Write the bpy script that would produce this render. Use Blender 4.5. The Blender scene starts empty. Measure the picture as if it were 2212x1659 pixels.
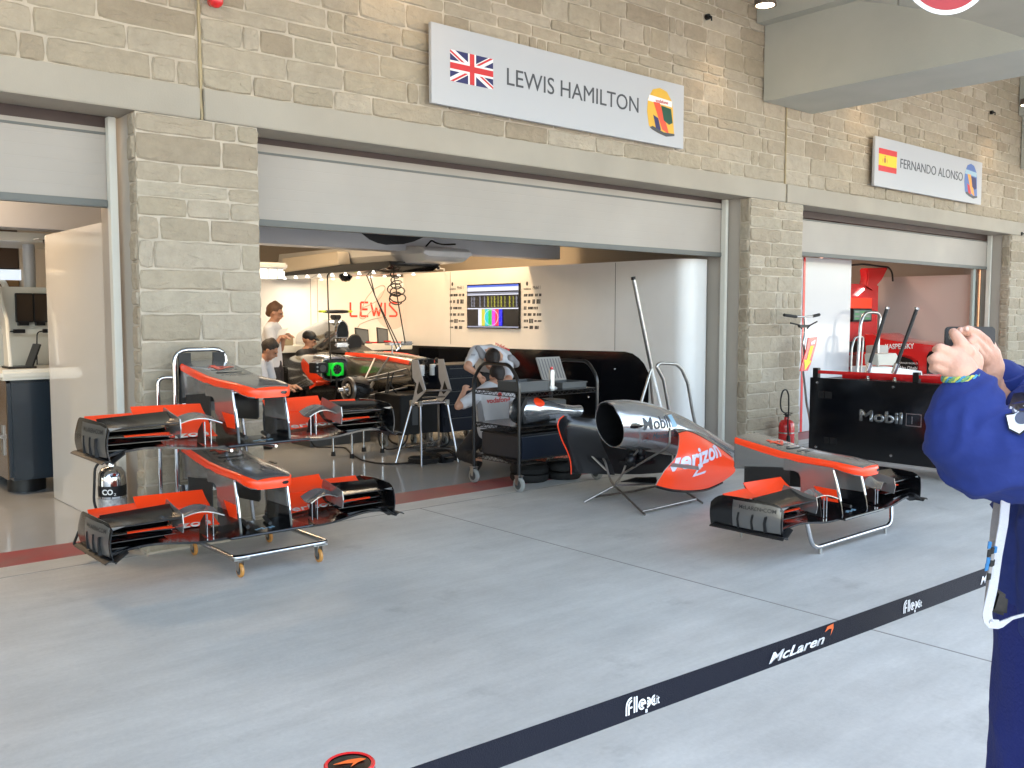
import bpy, bmesh, math, random
from mathutils import Vector, Matrix, noise
from mathutils.bvhtree import BVHTree
R = math.radians
S = bpy.context.scene
C = S.collection
rnd = random.Random(7)

# ------------------------------------------------------------------ camera, sky, sun, exposure
FPX, CX, CY, EYE = 2010.0, 1106.0, 829.5, 1.6
_y, _p = R(48.9), R(4.25)
FWD = Vector((math.cos(_y)*math.cos(_p), math.sin(_y)*math.cos(_p), -math.sin(_p)))
RGT = Vector((math.sin(_y), -math.cos(_y), 0))
UPV = RGT.cross(FWD)
cam = bpy.data.cameras.new('camera'); camo = bpy.data.objects.new('camera', cam); C.objects.link(camo)
cam.sensor_width = 36; cam.lens = 36*FPX/2212; cam.clip_start = .05; cam.clip_end = 600
m3 = Matrix((RGT, UPV, -FWD)).transposed()
camo.matrix_world = Matrix.Translation((0, 0, EYE)) @ m3.to_4x4()
S.camera = camo

def P(px, py, **k):
    """world point on the plane x=, y= or z= seen at a photo point (2212 px wide picture)"""
    d = FWD + RGT*((px-CX)/FPX) - UPV*((py-CY)/FPX)
    (a, v), = k.items(); i = 'xyz'.index(a); c = Vector((0, 0, EYE))
    return c + d*((v-c[i])/d[i])

def PD(px, py, d):
    return Vector((0, 0, EYE)) + (FWD + RGT*((px-CX)/FPX) - UPV*((py-CY)/FPX))*d

W = bpy.data.worlds.new('World'); S.world = W; W.use_nodes = True
nt = W.node_tree; nt.nodes.clear()
sky = nt.nodes.new('ShaderNodeTexSky'); sky.sky_type = 'NISHITA'; sky.sun_disc = False
SUN_EL, SUN_AZ = R(50), R(20)          # sun behind the building
sky.dust_density = 3.5; sky.ozone_density = .4; sky.air_density = .8; sky.sun_elevation = SUN_EL; sky.sun_rotation = SUN_AZ
bg = nt.nodes.new('ShaderNodeBackground'); bg.inputs[1].default_value = .15
wo = nt.nodes.new('ShaderNodeOutputWorld')
wb = nt.nodes.new('ShaderNodeMix'); wb.data_type = 'RGBA'; wb.blend_type = 'MULTIPLY'; wb.inputs[0].default_value = 1; wb.inputs[7].default_value = (1.13, 1.0, .80, 1)
nt.links.new(sky.outputs[0], wb.inputs[6]); nt.links.new(wb.outputs[2], bg.inputs[0]); nt.links.new(bg.outputs[0], wo.inputs[0])
sl = bpy.data.lights.new('sun', 'SUN'); sl.energy = 2.0; sl.angle = R(.5); sl.color = (1, .95, .87)
so = bpy.data.objects.new('sun', sl); C.objects.link(so)
sd = Vector((math.sin(SUN_AZ)*math.cos(SUN_EL), math.cos(SUN_AZ)*math.cos(SUN_EL), math.sin(SUN_EL)))
so.rotation_euler = sd.to_track_quat('Z', 'Y').to_euler()
S.view_settings.view_transform = 'Standard'; S.view_settings.look = 'None'
S.view_settings.exposure = 3.45; S.view_settings.gamma = 1
S.cycles.use_denoising = True
S.cycles.max_bounces = 7; S.cycles.diffuse_bounces = 4; S.cycles.glossy_bounces = 4

def area(loc, sx, sy, power, col, rot=(0, 0, 0)):
    l = bpy.data.lights.new('lamp', 'AREA'); l.shape = 'RECTANGLE'; l.size = sx; l.size_y = sy
    l.energy = power*.08; l.color = col
    o = bpy.data.objects.new('lamp', l); C.objects.link(o); o.location = loc; o.rotation_euler = rot
    return o
def spot(loc, target, power, col, size=60, blend=.6, rad=.03):
    l = bpy.data.lights.new('spot', 'SPOT'); l.energy = power*.055; l.color = col
    l.spot_size = R(size); l.spot_blend = blend; l.shadow_soft_size = rad
    o = bpy.data.objects.new('spot', l); C.objects.link(o); o.location = loc
    o.rotation_euler = (Vector(loc)-Vector(target)).to_track_quat('Z', 'Y').to_euler()
    return o
WARM = (1, .68, .38)

# ------------------------------------------------------------------ materials
MATS = {}
def mat(name, col=(.5, .5, .5), rough=.5, metal=0., coat=0., spec=.5, emit=None, es=1., bump=0., bscale=60., var=0., vscale=3., alpha=1., trans=0., vcol=None):
    if name in MATS: return MATS[name]
    m = bpy.data.materials.new(name); m.use_nodes = True; MATS[name] = m
    n = m.node_tree.nodes; L = m.node_tree.links; b = n['Principled BSDF']
    b.inputs['Base Color'].default_value = (*col, 1); b.inputs['Roughness'].default_value = rough
    b.inputs['Metallic'].default_value = metal; b.inputs['Coat Weight'].default_value = coat
    b.inputs['Coat Roughness'].default_value = .04
    b.inputs['Specular IOR Level'].default_value = spec
    if emit: b.inputs['Emission Color'].default_value = (*emit, 1); b.inputs['Emission Strength'].default_value = es
    if alpha < 1: b.inputs['Alpha'].default_value = alpha
    if trans: b.inputs['Transmission Weight'].default_value = trans
    tc = n.new('ShaderNodeTexCoord')
    if var:
        t = n.new('ShaderNodeTexNoise'); t.inputs['Scale'].default_value = vscale; t.inputs['Detail'].default_value = 5
        L.new(tc.outputs['Object'], t.inputs['Vector'])
        r = n.new('ShaderNodeValToRGB'); r.color_ramp.elements[0].position = .3; r.color_ramp.elements[1].position = .72
        c2 = vcol or tuple(c*(1-var) for c in col)
        r.color_ramp.elements[0].color = (*c2, 1)
        r.color_ramp.elements[1].color = (*(col if vcol else tuple(min(1, c*(1+var*.4)) for c in col)), 1)
        L.new(t.outputs['Fac'], r.inputs[0]); L.new(r.outputs[0], b.inputs['Base Color'])
        mr = n.new('ShaderNodeMapRange'); mr.inputs['To Min'].default_value = min(1, rough*1.25); mr.inputs['To Max'].default_value = rough*.8
        L.new(t.outputs['Fac'], mr.inputs['Value']); L.new(mr.outputs[0], b.inputs['Roughness'])
    if bump:
        t = n.new('ShaderNodeTexNoise'); t.inputs['Scale'].default_value = bscale; t.inputs['Detail'].default_value = 4
        L.new(tc.outputs['Object'], t.inputs['Vector'])
        u = n.new('ShaderNodeBump'); u.inputs['Strength'].default_value = bump; u.inputs['Distance'].default_value = .01
        L.new(t.outputs['Fac'], u.inputs['Height']); L.new(u.outputs[0], b.inputs['Normal'])
    return m

def stone_mat():
    m = bpy.data.materials.new('limestone'); m.use_nodes = True; MATS['limestone'] = m
    n = m.node_tree.nodes; L = m.node_tree.links; b = n['Principled BSDF']
    g = n.new('ShaderNodeNewGeometry'); r = n.new('ShaderNodeValToRGB')
    cols = [(.285, .235, .17), (.35, .298, .225), (.315, .268, .197), (.385, .335, .263), (.33, .28, .203), (.37, .325, .252)]
    r.color_ramp.interpolation = 'LINEAR'
    for i, c in enumerate(cols):
        e = r.color_ramp.elements[i] if i < 2 else r.color_ramp.elements.new(i/5)
        e.position = i/5; e.color = (*c, 1)
    L.new(g.outputs['Random Per Island'], r.inputs[0])
    tc = n.new('ShaderNodeTexCoord')
    t = n.new('ShaderNodeTexNoise'); t.inputs['Scale'].default_value = 9; t.inputs['Detail'].default_value = 8; t.inputs['Roughness'].default_value = .7
    L.new(tc.outputs['Object'], t.inputs['Vector'])
    mr = n.new('ShaderNodeMapRange'); mr.inputs['From Min'].default_value = .3; mr.inputs['From Max'].default_value = .7
    mr.inputs['To Min'].default_value = .88; mr.inputs['To Max'].default_value = 1.12
    L.new(t.outputs['Fac'], mr.inputs['Value'])
    mx = n.new('ShaderNodeMix'); mx.data_type = 'RGBA'; mx.blend_type = 'MULTIPLY'; mx.inputs[0].default_value = 1
    L.new(r.outputs[0], mx.inputs[6]); L.new(mr.outputs[0], mx.inputs[7])
    # pale mortar smears
    t2 = n.new('ShaderNodeTexNoise'); t2.inputs['Scale'].default_value = 4.5; t2.inputs['Detail'].default_value = 10; t2.inputs['Roughness'].default_value = .75
    L.new(tc.outputs['Object'], t2.inputs['Vector'])
    m2 = n.new('ShaderNodeMapRange'); m2.inputs['From Min'].default_value = .62; m2.inputs['From Max'].default_value = .85; m2.inputs['To Max'].default_value = .22
    L.new(t2.outputs['Fac'], m2.inputs['Value'])
    mx2 = n.new('ShaderNodeMix'); mx2.data_type = 'RGBA'; L.new(m2.outputs[0], mx2.inputs[0]); L.new(mx.outputs[2], mx2.inputs[6]); mx2.inputs[7].default_value = (.42, .36, .28, 1)
    L.new(mx2.outputs[2], b.inputs['Base Color']); b.inputs['Roughness'].default_value = .9
    t3 = n.new('ShaderNodeTexNoise'); t3.inputs['Scale'].default_value = 28; t3.inputs['Detail'].default_value = 8; t3.inputs['Roughness'].default_value = .65
    L.new(tc.outputs['Object'], t3.inputs['Vector'])
    u = n.new('ShaderNodeBump'); u.inputs['Strength'].default_value = .6; u.inputs['Distance'].default_value = .02
    L.new(t3.outputs['Fac'], u.inputs['Height']); L.new(u.outputs[0], b.inputs['Normal'])
    return m
STONE = stone_mat()
MORTAR = mat('mortar', (.50, .435, .35), .95, bump=.5, bscale=70, var=.15, vscale=6)

def apron_mat():
    m = bpy.data.materials.new('apron_concrete'); m.use_nodes = True
    n = m.node_tree.nodes; L = m.node_tree.links; b = n['Principled BSDF']
    g = n.new('ShaderNodeNewGeometry')
    def nz(sc, det, ro, stretch=None):
        t = n.new('ShaderNodeTexNoise'); t.inputs['Scale'].default_value = sc; t.inputs['Detail'].default_value = det; t.inputs['Roughness'].default_value = ro
        mp = n.new('ShaderNodeMapping'); mp.inputs['Scale'].default_value = stretch or (1, 1, 1); L.new(g.outputs['Position'], mp.inputs[0]); L.new(mp.outputs[0], t.inputs['Vector'])
        return t.outputs['Fac']
    def rng(v, a, b_, c, d):
        r = n.new('ShaderNodeMapRange'); L.new(v, r.inputs[0])
        for k, x in zip((1, 2, 3, 4), (a, b_, c, d)): r.inputs[k].default_value = x
        return r.outputs[0]
    def mul(a, b_):
        r = n.new('ShaderNodeMath'); r.operation = 'MULTIPLY'; L.new(a, r.inputs[0]); L.new(b_, r.inputs[1]); return r.outputs[0]
    base = rng(nz(.9, 6, .6), .3, .7, .84, 1.1)
    streak = rng(nz(2.6, 9, .7, (.5, 2.4, 1)), .3, .72, .86, 1.08)
    fine = rng(nz(40, 6, .7), .3, .7, .93, 1.05)
    blot = rng(nz(2.3, 7, .65), .60, .70, 1, .84)
    v = mul(mul(base, streak), mul(fine, blot))
    mx = n.new('ShaderNodeMix'); mx.data_type = 'RGBA'; mx.blend_type = 'MULTIPLY'; mx.inputs[0].default_value = 1
    tint = n.new('ShaderNodeMix'); tint.data_type = 'RGBA'
    L.new(rng(nz(.5, 4, .6), .35, .65, 0, 1), tint.inputs[0]); tint.inputs[6].default_value = (.55, .545, .52, 1); tint.inputs[7].default_value = (.55, .555, .535, 1)
    L.new(tint.outputs[2], mx.inputs[6]); L.new(v, mx.inputs[7]); L.new(mx.outputs[2], b.inputs['Base Color'])
    # a few rust drips
    L.new(rng(nz(1.2, 6, .6), .3, .7, .42, .62), b.inputs['Roughness'])
    u = n.new('ShaderNodeBump'); u.inputs['Strength'].default_value = .25; u.inputs['Distance'].default_value = .004
    L.new(nz(55, 6, .7), u.inputs['Height']); L.new(u.outputs[0], b.inputs['Normal'])
    return m
APRON = apron_mat()
GFLOOR = mat('epoxy_floor', (.50, .51, .51), .12, var=.16, vscale=.8, coat=.4)
CHROME = mat('chrome', (.50, .50, .51), .1, 1)
STEEL = mat('brushed_steel', (.5, .5, .49), .3, 1, var=.2, vscale=20)
DARKSTEEL = mat('dull_steel', (.33, .31, .29), .38, 1, var=.25, vscale=15)
SILVER = mat('silver_paint', (.50, .51, .53), .19, .84, coat=.6)
SILVERD = mat('smoked_silver_paint', (.30, .29, .28), .22, .65, coat=.4)
CARBON = mat('gloss_carbon', (.005, .005, .006), .16, coat=.3, bump=.05, bscale=300)
CARBONM = mat('matt_carbon', (.009, .009, .010), .45, bump=.3, bscale=220)
BLACK = mat('black_plastic', (.007, .007, .008), .42, spec=.35, var=.3, vscale=9)
BLACKG = mat('gloss_black', (.003, .0035, .005), .12)
RED = mat('rocket_red', (1, .06, .010), .3, coat=.25)
REDD = mat('deep_red', (.62, .012, .015), .25, coat=.6)
WHITE = mat('white_panel', (.78, .78, .77), .45, coat=.08, var=.05, vscale=2)
WHITEM = mat('white_paint', (.78, .78, .77), .5)
CREAM = mat('cream_counter', (.74, .72, .64), .3, coat=.3)
LINTEL = mat('lintel_paint', (.335, .30, .245), .6, var=.1, vscale=1.5, bump=.1, bscale=90)
DOORM = mat('roller_curtain', (.345, .31, .27), .5, var=.08, vscale=1.2)
RUBBER = mat('rubber', (.008, .008, .008), .7, bump=.2, bscale=80)
GREYM = mat('grey_plastic', (.06, .064, .068), .45)
SKIN = mat('skin', (.56, .29, .19), .5, var=.12, vscale=14, bump=.15, bscale=120)
SKIN2 = mat('tanned_skin', (.42, .21, .13), .5, var=.1, vscale=14)
HAIR = mat('dark_hair', (.018, .012, .01), .5, bump=.9, bscale=90)
HAIRB = mat('brown_hair', (.10, .045, .02), .6, bump=.8, bscale=90)
SHIRT = mat('white_shirt', (.6, .6, .63), .8, bump=.5, bscale=9)
SHIRTG = mat('grey_shirt', (.27, .26, .27), .8, bump=.4, bscale=9)

# ------------------------------------------------------------------ mesh builder
class MB:
    def __init__(s): s.bm = bmesh.new(); s.mi = 0
    def _f(s, vs):
        try: f = s.bm.faces.new(vs); f.material_index = s.mi; return f
        except ValueError: return None
    def box(s, a, b, mtx=None):
        a, b = Vector(a), Vector(b)
        v = [Vector((x, y, z)) for x in (a.x, b.x) for y in (a.y, b.y) for z in (a.z, b.z)]
        if mtx: v = [mtx @ p for p in v]
        v = [s.bm.verts.new(p) for p in v]
        for q in ((0, 1, 3, 2), (4, 6, 7, 5), (0, 4, 5, 1), (2, 3, 7, 6), (0, 2, 6, 4), (1, 5, 7, 3)): s._f([v[i] for i in q])
        return s
    def hexa(s, p):      # 8 corners: bottom 4 ccw, top 4 ccw
        v = [s.bm.verts.new(q) for q in p]
        for q in ((3, 2, 1, 0), (4, 5, 6, 7), (0, 1, 5, 4), (1, 2, 6, 5), (2, 3, 7, 6), (3, 0, 4, 7)): s._f([v[i] for i in q])
        return s
    def rings(s, rings, cap=True, close=True):
        vs = [[s.bm.verts.new(p) for p in r] for r in rings]
        n = len(vs[0])
        for a, b in zip(vs, vs[1:]):
            for i in range(n if close else n-1): s._f([a[i], a[(i+1) % n], b[(i+1) % n], b[i]])
        if cap and close: s._f(vs[0][::-1]); s._f(vs[-1])
        return s
    def tube(s, pts, r, n=8, bend=0., steps=4, cap=True):
        pts = [Vector(p) for p in pts]
        rs = list(r) if hasattr(r, '__len__') else None
        if bend and len(pts) > 2:
            o = [pts[0]]; 
            for i in range(1, len(pts)-1):
                a, b, c = pts[i-1], pts[i], pts[i+1]
                la, lc = (a-b).length, (c-b).length; k = min(bend, la*.48, lc*.48)
                p0 = b+(a-b).normalized()*k; p2 = b+(c-b).normalized()*k
                for j in range(steps+1):
                    t = j/steps; o.append(p0*(1-t)**2+b*2*t*(1-t)+p2*t*t)
            o.append(pts[-1]); pts = o
        rings = []; t0 = (pts[1]-pts[0]).normalized()
        nrm = t0.orthogonal().normalized()
        for i, p in enumerate(pts):
            t = ((pts[min(i+1, len(pts)-1)]-p).normalized()+(p-pts[max(i-1, 0)]).normalized())
            t = t.normalized() if t.length > 1e-6 else t0
            q = t0.rotation_difference(t); nrm = (q @ nrm).normalized(); t0 = t
            bi = t.cross(nrm); rr = rs[min(i, len(rs)-1)] if rs else r
            rings.append([p+(nrm*math.cos(2*math.pi*k/n)+bi*math.sin(2*math.pi*k/n))*rr for k in range(n)])
        return s.rings(rings, cap)
    def cyl(s, a, b, r, n=16, r2=None): return s.tube([a, b], [r, r if r2 is None else r2], n)
    def lathe(s, prof, o=(0, 0, 0), axis='z', n=24, cap=True):
        o = Vector(o); rings = []
        for r, h in prof:
            ring = []
            for k in range(n):
                a = 2*math.pi*k/n; c, d = r*math.cos(a), r*math.sin(a)
                ring.append(o+Vector({'z': (c, d, h), 'y': (c, h, -d), 'x': (h, c, d)}[axis]))
            rings.append(ring)
        return s.rings(rings, cap)
    def prism(s, poly, ax, a, b):
        """2-D polygon extruded along ax from a to b"""
        def mk(u, v, w): return {'x': (w, u, v), 'y': (u, w, v), 'z': (u, v, w)}[ax]
        return s.rings([[Vector(mk(u, v, a)) for u, v in poly], [Vector(mk(u, v, b)) for u, v in poly]])
    def slab(s, pts, thick):
        """3-D polygon given thickness vector"""
        t = Vector(thick); return s.rings([[Vector(p) for p in pts], [Vector(p)+t for p in pts]])
    def grid(s, fn, nu, nv, thick=None):
        g = [[Vector(fn(i/nu, j/nv)) for j in range(nv+1)] for i in range(nu+1)]
        def sheet(g, flip):
            v = [[s.bm.verts.new(p) for p in r] for r in g]
            for i in range(nu):
                for j in range(nv):
                    q = [v[i][j], v[i+1][j], v[i+1][j+1], v[i][j+1]]; s._f(q[::-1] if flip else q)
            return v
        A = sheet(g, False)
        if thick:
            nrm = [[None]*(nv+1) for _ in range(nu+1)]
            for i in range(nu+1):
                for j in range(nv+1):
                    du = g[min(i+1, nu)][j]-g[max(i-1, 0)][j]; dv = g[i][min(j+1, nv)]-g[i][max(j-1, 0)]
                    nn = du.cross(dv); nrm[i][j] = nn.normalized() if nn.length > 1e-9 else Vector((0, 0, 1))
            B = sheet([[g[i][j]-nrm[i][j]*thick for j in range(nv+1)] for i in range(nu+1)], True)
            for i in range(nu):
                s._f([A[i+1][0], A[i][0], B[i][0], B[i+1][0]]); s._f([A[i][nv], A[i+1][nv], B[i+1][nv], B[i][nv]])
            for j in range(nv):
                s._f([A[0][j], A[0][j+1], B[0][j+1], B[0][j]]); s._f([A[nu][j+1], A[nu][j], B[nu][j], B[nu][j+1]])
        return s
    def ball(s, c, r, seg=16, sc=(1, 1, 1), mtx=None):
        M_ = Matrix.Translation(c) @ (mtx or Matrix()) @ Matrix.Diagonal((*[q*r for q in sc], 1))
        x = bmesh.ops.create_uvsphere(s.bm, u_segments=seg, v_segments=max(6, seg//2), radius=1, matrix=M_)
        for v in x['verts']:
            for f in v.link_faces: f.material_index = s.mi
        return s
    def caps(s, a, b, ra, rb, n=14):
        """tapered capsule"""
        a, b = Vector(a), Vector(b); d = (b-a); L_ = d.length
        if L_ < 1e-5: return s.ball(a, ra)
        q = d.to_track_quat('Z', 'Y'); prof = []
        for k in range(1, 6): t = -math.pi/2+k*math.pi/10; prof.append((ra*math.cos(t), ra*math.sin(t)))
        for k in range(0, 5): t = k*math.pi/10; prof.append((rb*math.cos(t), L_+rb*math.sin(t)))
        rr = [[a+q @ Vector((r*math.cos(2*math.pi*i/n), r*math.sin(2*math.pi*i/n), h)) for i in range(n)] for r, h in prof]
        return s.rings(rr)

def wloc(o):
    v = Vector((0, 0, 0))
    while o: v += o.location; o = o.parent
    return v
def put(o, parent=None):
    C.objects.link(o)
    if parent: o.parent = parent
    return o
def obj(name, mb, m, parent=None, smooth=False, bevel=0., angle=40, sub=0, **props):
    me = bpy.data.meshes.new(name); bm = mb.bm
    bmesh.ops.recalc_face_normals(bm, faces=bm.faces) if not getattr(mb, 'keep', False) else None
    if bevel:
        es = [e for e in bm.edges if len(e.link_faces) == 2 and e.calc_face_angle(0) > R(angle)]
        bmesh.ops.bevel(bm, geom=es, offset=bevel, segments=2, affect='EDGES', clamp_overlap=True)
    off = wloc(parent)
    for v in bm.verts: v.co -= off
    bm.to_mesh(me); bm.free()
    for q in (m if isinstance(m, (list, tuple)) else [m]): me.materials.append(q)
    if smooth or bevel:
        for p in me.polygons: p.use_smooth = True
        me.set_sharp_from_angle(angle=R(angle if smooth is True or bevel else smooth))
    o = put(bpy.data.objects.new(name, me), parent)
    if sub:
        md = o.modifiers.new('s', 'SUBSURF'); md.levels = md.render_levels = sub
    for k, v in props.items(): o[k] = v
    return o
def thing(name, label, cat, loc=(0, 0, 0), group=None, rz=0):
    o = bpy.data.objects.new(name, None); C.objects.link(o); o.location = loc; o.rotation_euler = (0, 0, rz)
    o.empty_display_size = .1
    o['label'] = label; o['category'] = cat
    if group: o['group'] = group
    return o
def tag(o, label, cat, group=None):
    o['label'] = label; o['category'] = cat
    if group: o['group'] = group
    return o
def copy_tree(o, parent=None):
    c = o.copy(); C.objects.link(c); c.parent = parent
    for ch in [x for x in bpy.data.objects if x.parent == o]: copy_tree(ch, c)
    return c
def frame(origin, xd, yd):
    xd = Vector(xd).normalized(); yd = Vector(yd); yd = (yd-xd*yd.dot(xd)).normalized(); z = xd.cross(yd)
    return Matrix.Translation(origin) @ Matrix((xd, yd, z)).transposed().to_4x4()
def text(name, s, m, origin, xd, yd, height, width=None, parent=None, depth=.002, bold=0., shear=0., align='LEFT', onto=None, sub=0, lift=.003, space=1.):
    cu = bpy.data.curves.new('t', 'FONT'); cu.body = s; cu.size = 1; cu.extrude = 0; cu.offset = bold; cu.shear = shear; cu.space_character = space
    cu.resolution_u = 4
    t = bpy.data.objects.new('t', cu); C.objects.link(t)
    dg = bpy.context.evaluated_depsgraph_get(); dg.update()
    me = bpy.data.meshes.new_from_object(t.evaluated_get(dg)); bpy.data.objects.remove(t)
    bm = bmesh.new(); bm.from_mesh(me); bpy.data.meshes.remove(me)
    x0 = min(v.co.x for v in bm.verts); x1 = max(v.co.x for v in bm.verts)
    y0 = min(v.co.y for v in bm.verts); y1 = max(v.co.y for v in bm.verts)
    sy = height/.73; sx = (width/(x1-x0)) if width else sy
    F_ = frame(origin, xd, yd)
    if sub:
        bmesh.ops.triangulate(bm, faces=bm.faces)
        for _ in range(sub):
            le = [e for e in bm.edges if e.calc_length()*max(sx, sy) > .02]
            if le: bmesh.ops.subdivide_edges(bm, edges=le, cuts=1); bmesh.ops.triangulate(bm, faces=bm.faces)
    shift = {'LEFT': x0, 'CENTER': (x0+x1)/2}[align]
    for v in bm.verts: v.co = F_ @ Vector(((v.co.x-shift)*sx, v.co.y*sy, 0))
    nz = (F_.to_3x3() @ Vector((0, 0, 1)))
    if onto:
        for v in bm.verts:
            h = onto.ray_cast(v.co+nz*.4, -nz)
            if h[0] is not None: v.co = h[0]+nz*lift
    elif depth:
        r = bmesh.ops.extrude_face_region(bm, geom=bm.faces[:])
        for v in [g for g in r['geom'] if isinstance(g, bmesh.types.BMVert)]: v.co += nz*depth
    mb = MB(); mb.bm.free(); mb.bm = bm; mb.keep = bool(onto)
    return obj(name, mb, m, parent)
def flat(name, polys, m, origin, xd, yd, parent, onto=None, sub=4, lift=.003, depth=.0015, **props):
    """flat or draped 2-D polygons (list of point lists, one material index each) in the frame origin/xd/yd"""
    bm = bmesh.new(); F_ = frame(origin, xd, yd); nz = F_.to_3x3() @ Vector((0, 0, 1))
    lay, last = 0, None
    for k, pl in enumerate(polys):
        mi = 0
        if isinstance(pl, tuple): mi, pl = pl
        if last is not None and mi != last: lay += 1
        last = mi
        vs = [bm.verts.new((x, y, .0003*lay+.00002*k if not onto else 0)) for x, y in pl]
        f = bm.faces.new(vs); f.material_index = mi; f.normal_update()
        if f.normal.z < 0: f.normal_flip()
    if onto:
        bmesh.ops.triangulate(bm, faces=bm.faces)
        for _ in range(sub):
            le = [e for e in bm.edges if e.calc_length() > .018]
            if not le: break
            bmesh.ops.subdivide_edges(bm, edges=le, cuts=1); bmesh.ops.triangulate(bm, faces=bm.faces)
    for v in bm.verts: v.co = F_ @ v.co
    if onto:
        for v in bm.verts:
            h = onto.ray_cast(v.co+nz*.4, -nz)
            if h[0] is not None: v.co = h[0]+nz*lift
    else:
        r = bmesh.ops.extrude_face_region(bm, geom=bm.faces[:])
        for v in [g for g in r['geom'] if isinstance(g, bmesh.types.BMVert)]: v.co += nz*depth
    mb = MB(); mb.bm.free(); mb.bm = bm; mb.keep = bool(onto)
    return obj(name, mb, m, parent, **props)
def circ(cx, cy, r, n=20, ry=None, a0=0, a1=2*math.pi):
    full = abs(a1-a0) > 6.28
    return [(cx+r*math.cos(a0+(a1-a0)*k/(n if full else n-1)), cy+(ry or r)*math.sin(a0+(a1-a0)*k/(n if full else n-1))) for k in range(n)]
def bvh(o):
    return BVHTree.FromPolygons([o.matrix_world @ v.co + (wloc(o) if o.matrix_world.translation.length < 1e-9 else Vector()) for v in o.data.vertices], [p.vertices[:] for p in o.data.polygons])
def organic(name, mb, m, parent, voxel=.012, smooth=6, fold=0., fscale=8., fvec=(1, 1, 1)):
    """fuse overlapping solids into one continuous skin"""
    o = obj('tmp', mb, m, None)
    md = o.modifiers.new('r', 'REMESH'); md.mode = 'VOXEL'; md.voxel_size = voxel; md.use_smooth_shade = True
    ms = o.modifiers.new('s', 'SMOOTH'); ms.iterations = smooth; ms.factor = .5
    dg = bpy.context.evaluated_depsgraph_get(); dg.update()
    me = bpy.data.meshes.new_from_object(o.evaluated_get(dg)); bpy.data.objects.remove(o)
    me.name = name; off = wloc(parent)
    nr = [v.normal.copy() for v in me.vertices]
    for v, q in zip(me.vertices, nr):
        if fold:
            p = Vector([a*b for a, b in zip(v.co, fvec)])*fscale
            h = noise.noise(p)*.6+(1-2*abs(noise.noise(p*1.7+Vector((3, 1, 7)))))*.5
            v.co += q*h*fold
        v.co -= off
    for p in me.polygons: p.use_smooth = True
    return put(bpy.data.objects.new(name, me), parent)

# ================================================================== THE SETTING
FY = 6.2                                   # face of the stone wall
def struct(name, mb, m, **k):
    o = obj(name, mb, m, **k); o['kind'] = 'structure'; return o
struct('ground', MB().box((-120, -160, -.3), (160, 6.505, 0)), APRON)
struct('garage_floor', MB().box((-20, 6.9, -.3), (40, 24, .001)), GFLOOR)
struct('red_floor_line', MB().box((-20, 6.505, -.3), (40, 6.9, .002)), mat('worn_red_paint', (.36, .045, .05), .45, var=.3, vscale=4, vcol=(.27, .10, .10)))
g = MB(); jx = [4.43]
g.box((-20, 6.236, -.01), (40, 6.246, .0015)); g.box((4.425, -20, -.01), (4.435, 6.236, .0015)); g.box((-.4, -20, -.01), (-.39, 6.236, .0015)); g.box((9.6, -20, -.01), (9.61, 6.236, .0015))
struct('floor_joint', g, mat('joint_grime', (.27, .26, .245), .9))
bld = thing('pit_building', 'pale limestone pit garage building with grey lintel and concrete roof beams', 'building', (6, FY, 0))
def stones(mb, u0, u1, z0, z1, place, rs, big=1.):
    """coursed rough ashlar; place(u, depth, z) gives the point"""
    z = z0
    while z < z1-.03:
        h = rs.choice((.10, .13, .145, .16, .19))*big
        if z1-(z+h) < .08: h = z1-z
        u = u0
        while u < u1-.01:
            w = rs.uniform(.24, .68)*big
            if rs.random() < .12: w = rs.uniform(.1, .17)
            if u1-(u+w) < .12: w = u1-u
            gp = rs.uniform(.004, .0075); dz = rs.uniform(.009, .021)
            a, b, c, d = u+gp, u+w-gp, z+gp*.9, z+h-gp*.9
            nu = max(3, int(w/.07)); nv = 3
            j = lambda s=.0035: rs.uniform(-s, s)
            loop = [(a+(b-a)*k/nu, c+j()) for k in range(nu)]+[(b+j(), c+(d-c)*k/nv) for k in range(nv)]+[(b-(b-a)*k/nu, d+j()) for k in range(nu)]+[(a+j(), d-(d-c)*k/nv) for k in range(nv)]
            # knock the corners off
            for q in (0, nu, nu+nv, 2*nu+nv):
                x, y = loop[q]; mx_, my_ = (a+b)/2, (c+d)/2; k_ = rs.uniform(.003, .010)
                loop[q] = (x+(k_ if x < mx_ else -k_), y+(k_ if y < my_ else -k_)*.7)
            r0 = [place(x, -.004, y) for x, y in loop]
            r1 = [place(x, dz*.55+j(.003), y) for x, y in loop]
            mx_, my_ = (a+b)/2, (c+d)/2; s_ = min(w, h)*.09
            r2 = [place(x+(s_ if x < mx_ else -s_)*(.7 if abs(x-mx_) > s_ else 0), dz+j(.005), y+(s_ if y < my_ else -s_)*.7) for x, y in loop]
            r3 = [place(mx_+(x-mx_)*.5, dz*1.25+j(.004), my_+(y-my_)*.3) for x, y in loop]
            mb.rings([r0, r1, r2, r3])
            u += w
        z += h
front = lambda u, d, z: Vector((u, FY+.03-d, z))
LZ0, LZ1 = 2.915, 3.125
SEAM = (2.63, 9.66, 17.0)
rs = random.Random(11)
for a, b in ((-2.5, SEAM[0]-.012), (SEAM[0]+.012, SEAM[1]-.012), (SEAM[1]+.012, SEAM[2]-.012), (SEAM[2]+.012, 21.5)):
    m_ = MB(); stones(m_, a, b, LZ1+.004, 6.2, front, rs, 1.02)
    obj('stone_wall', m_, STONE, bld)
obj('mortar_bed', MB().box((-2.5, FY+.0262, LZ1), (21.5, FY+.4, 6.3)), MORTAR, bld)
rs2 = random.Random(2)
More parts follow.
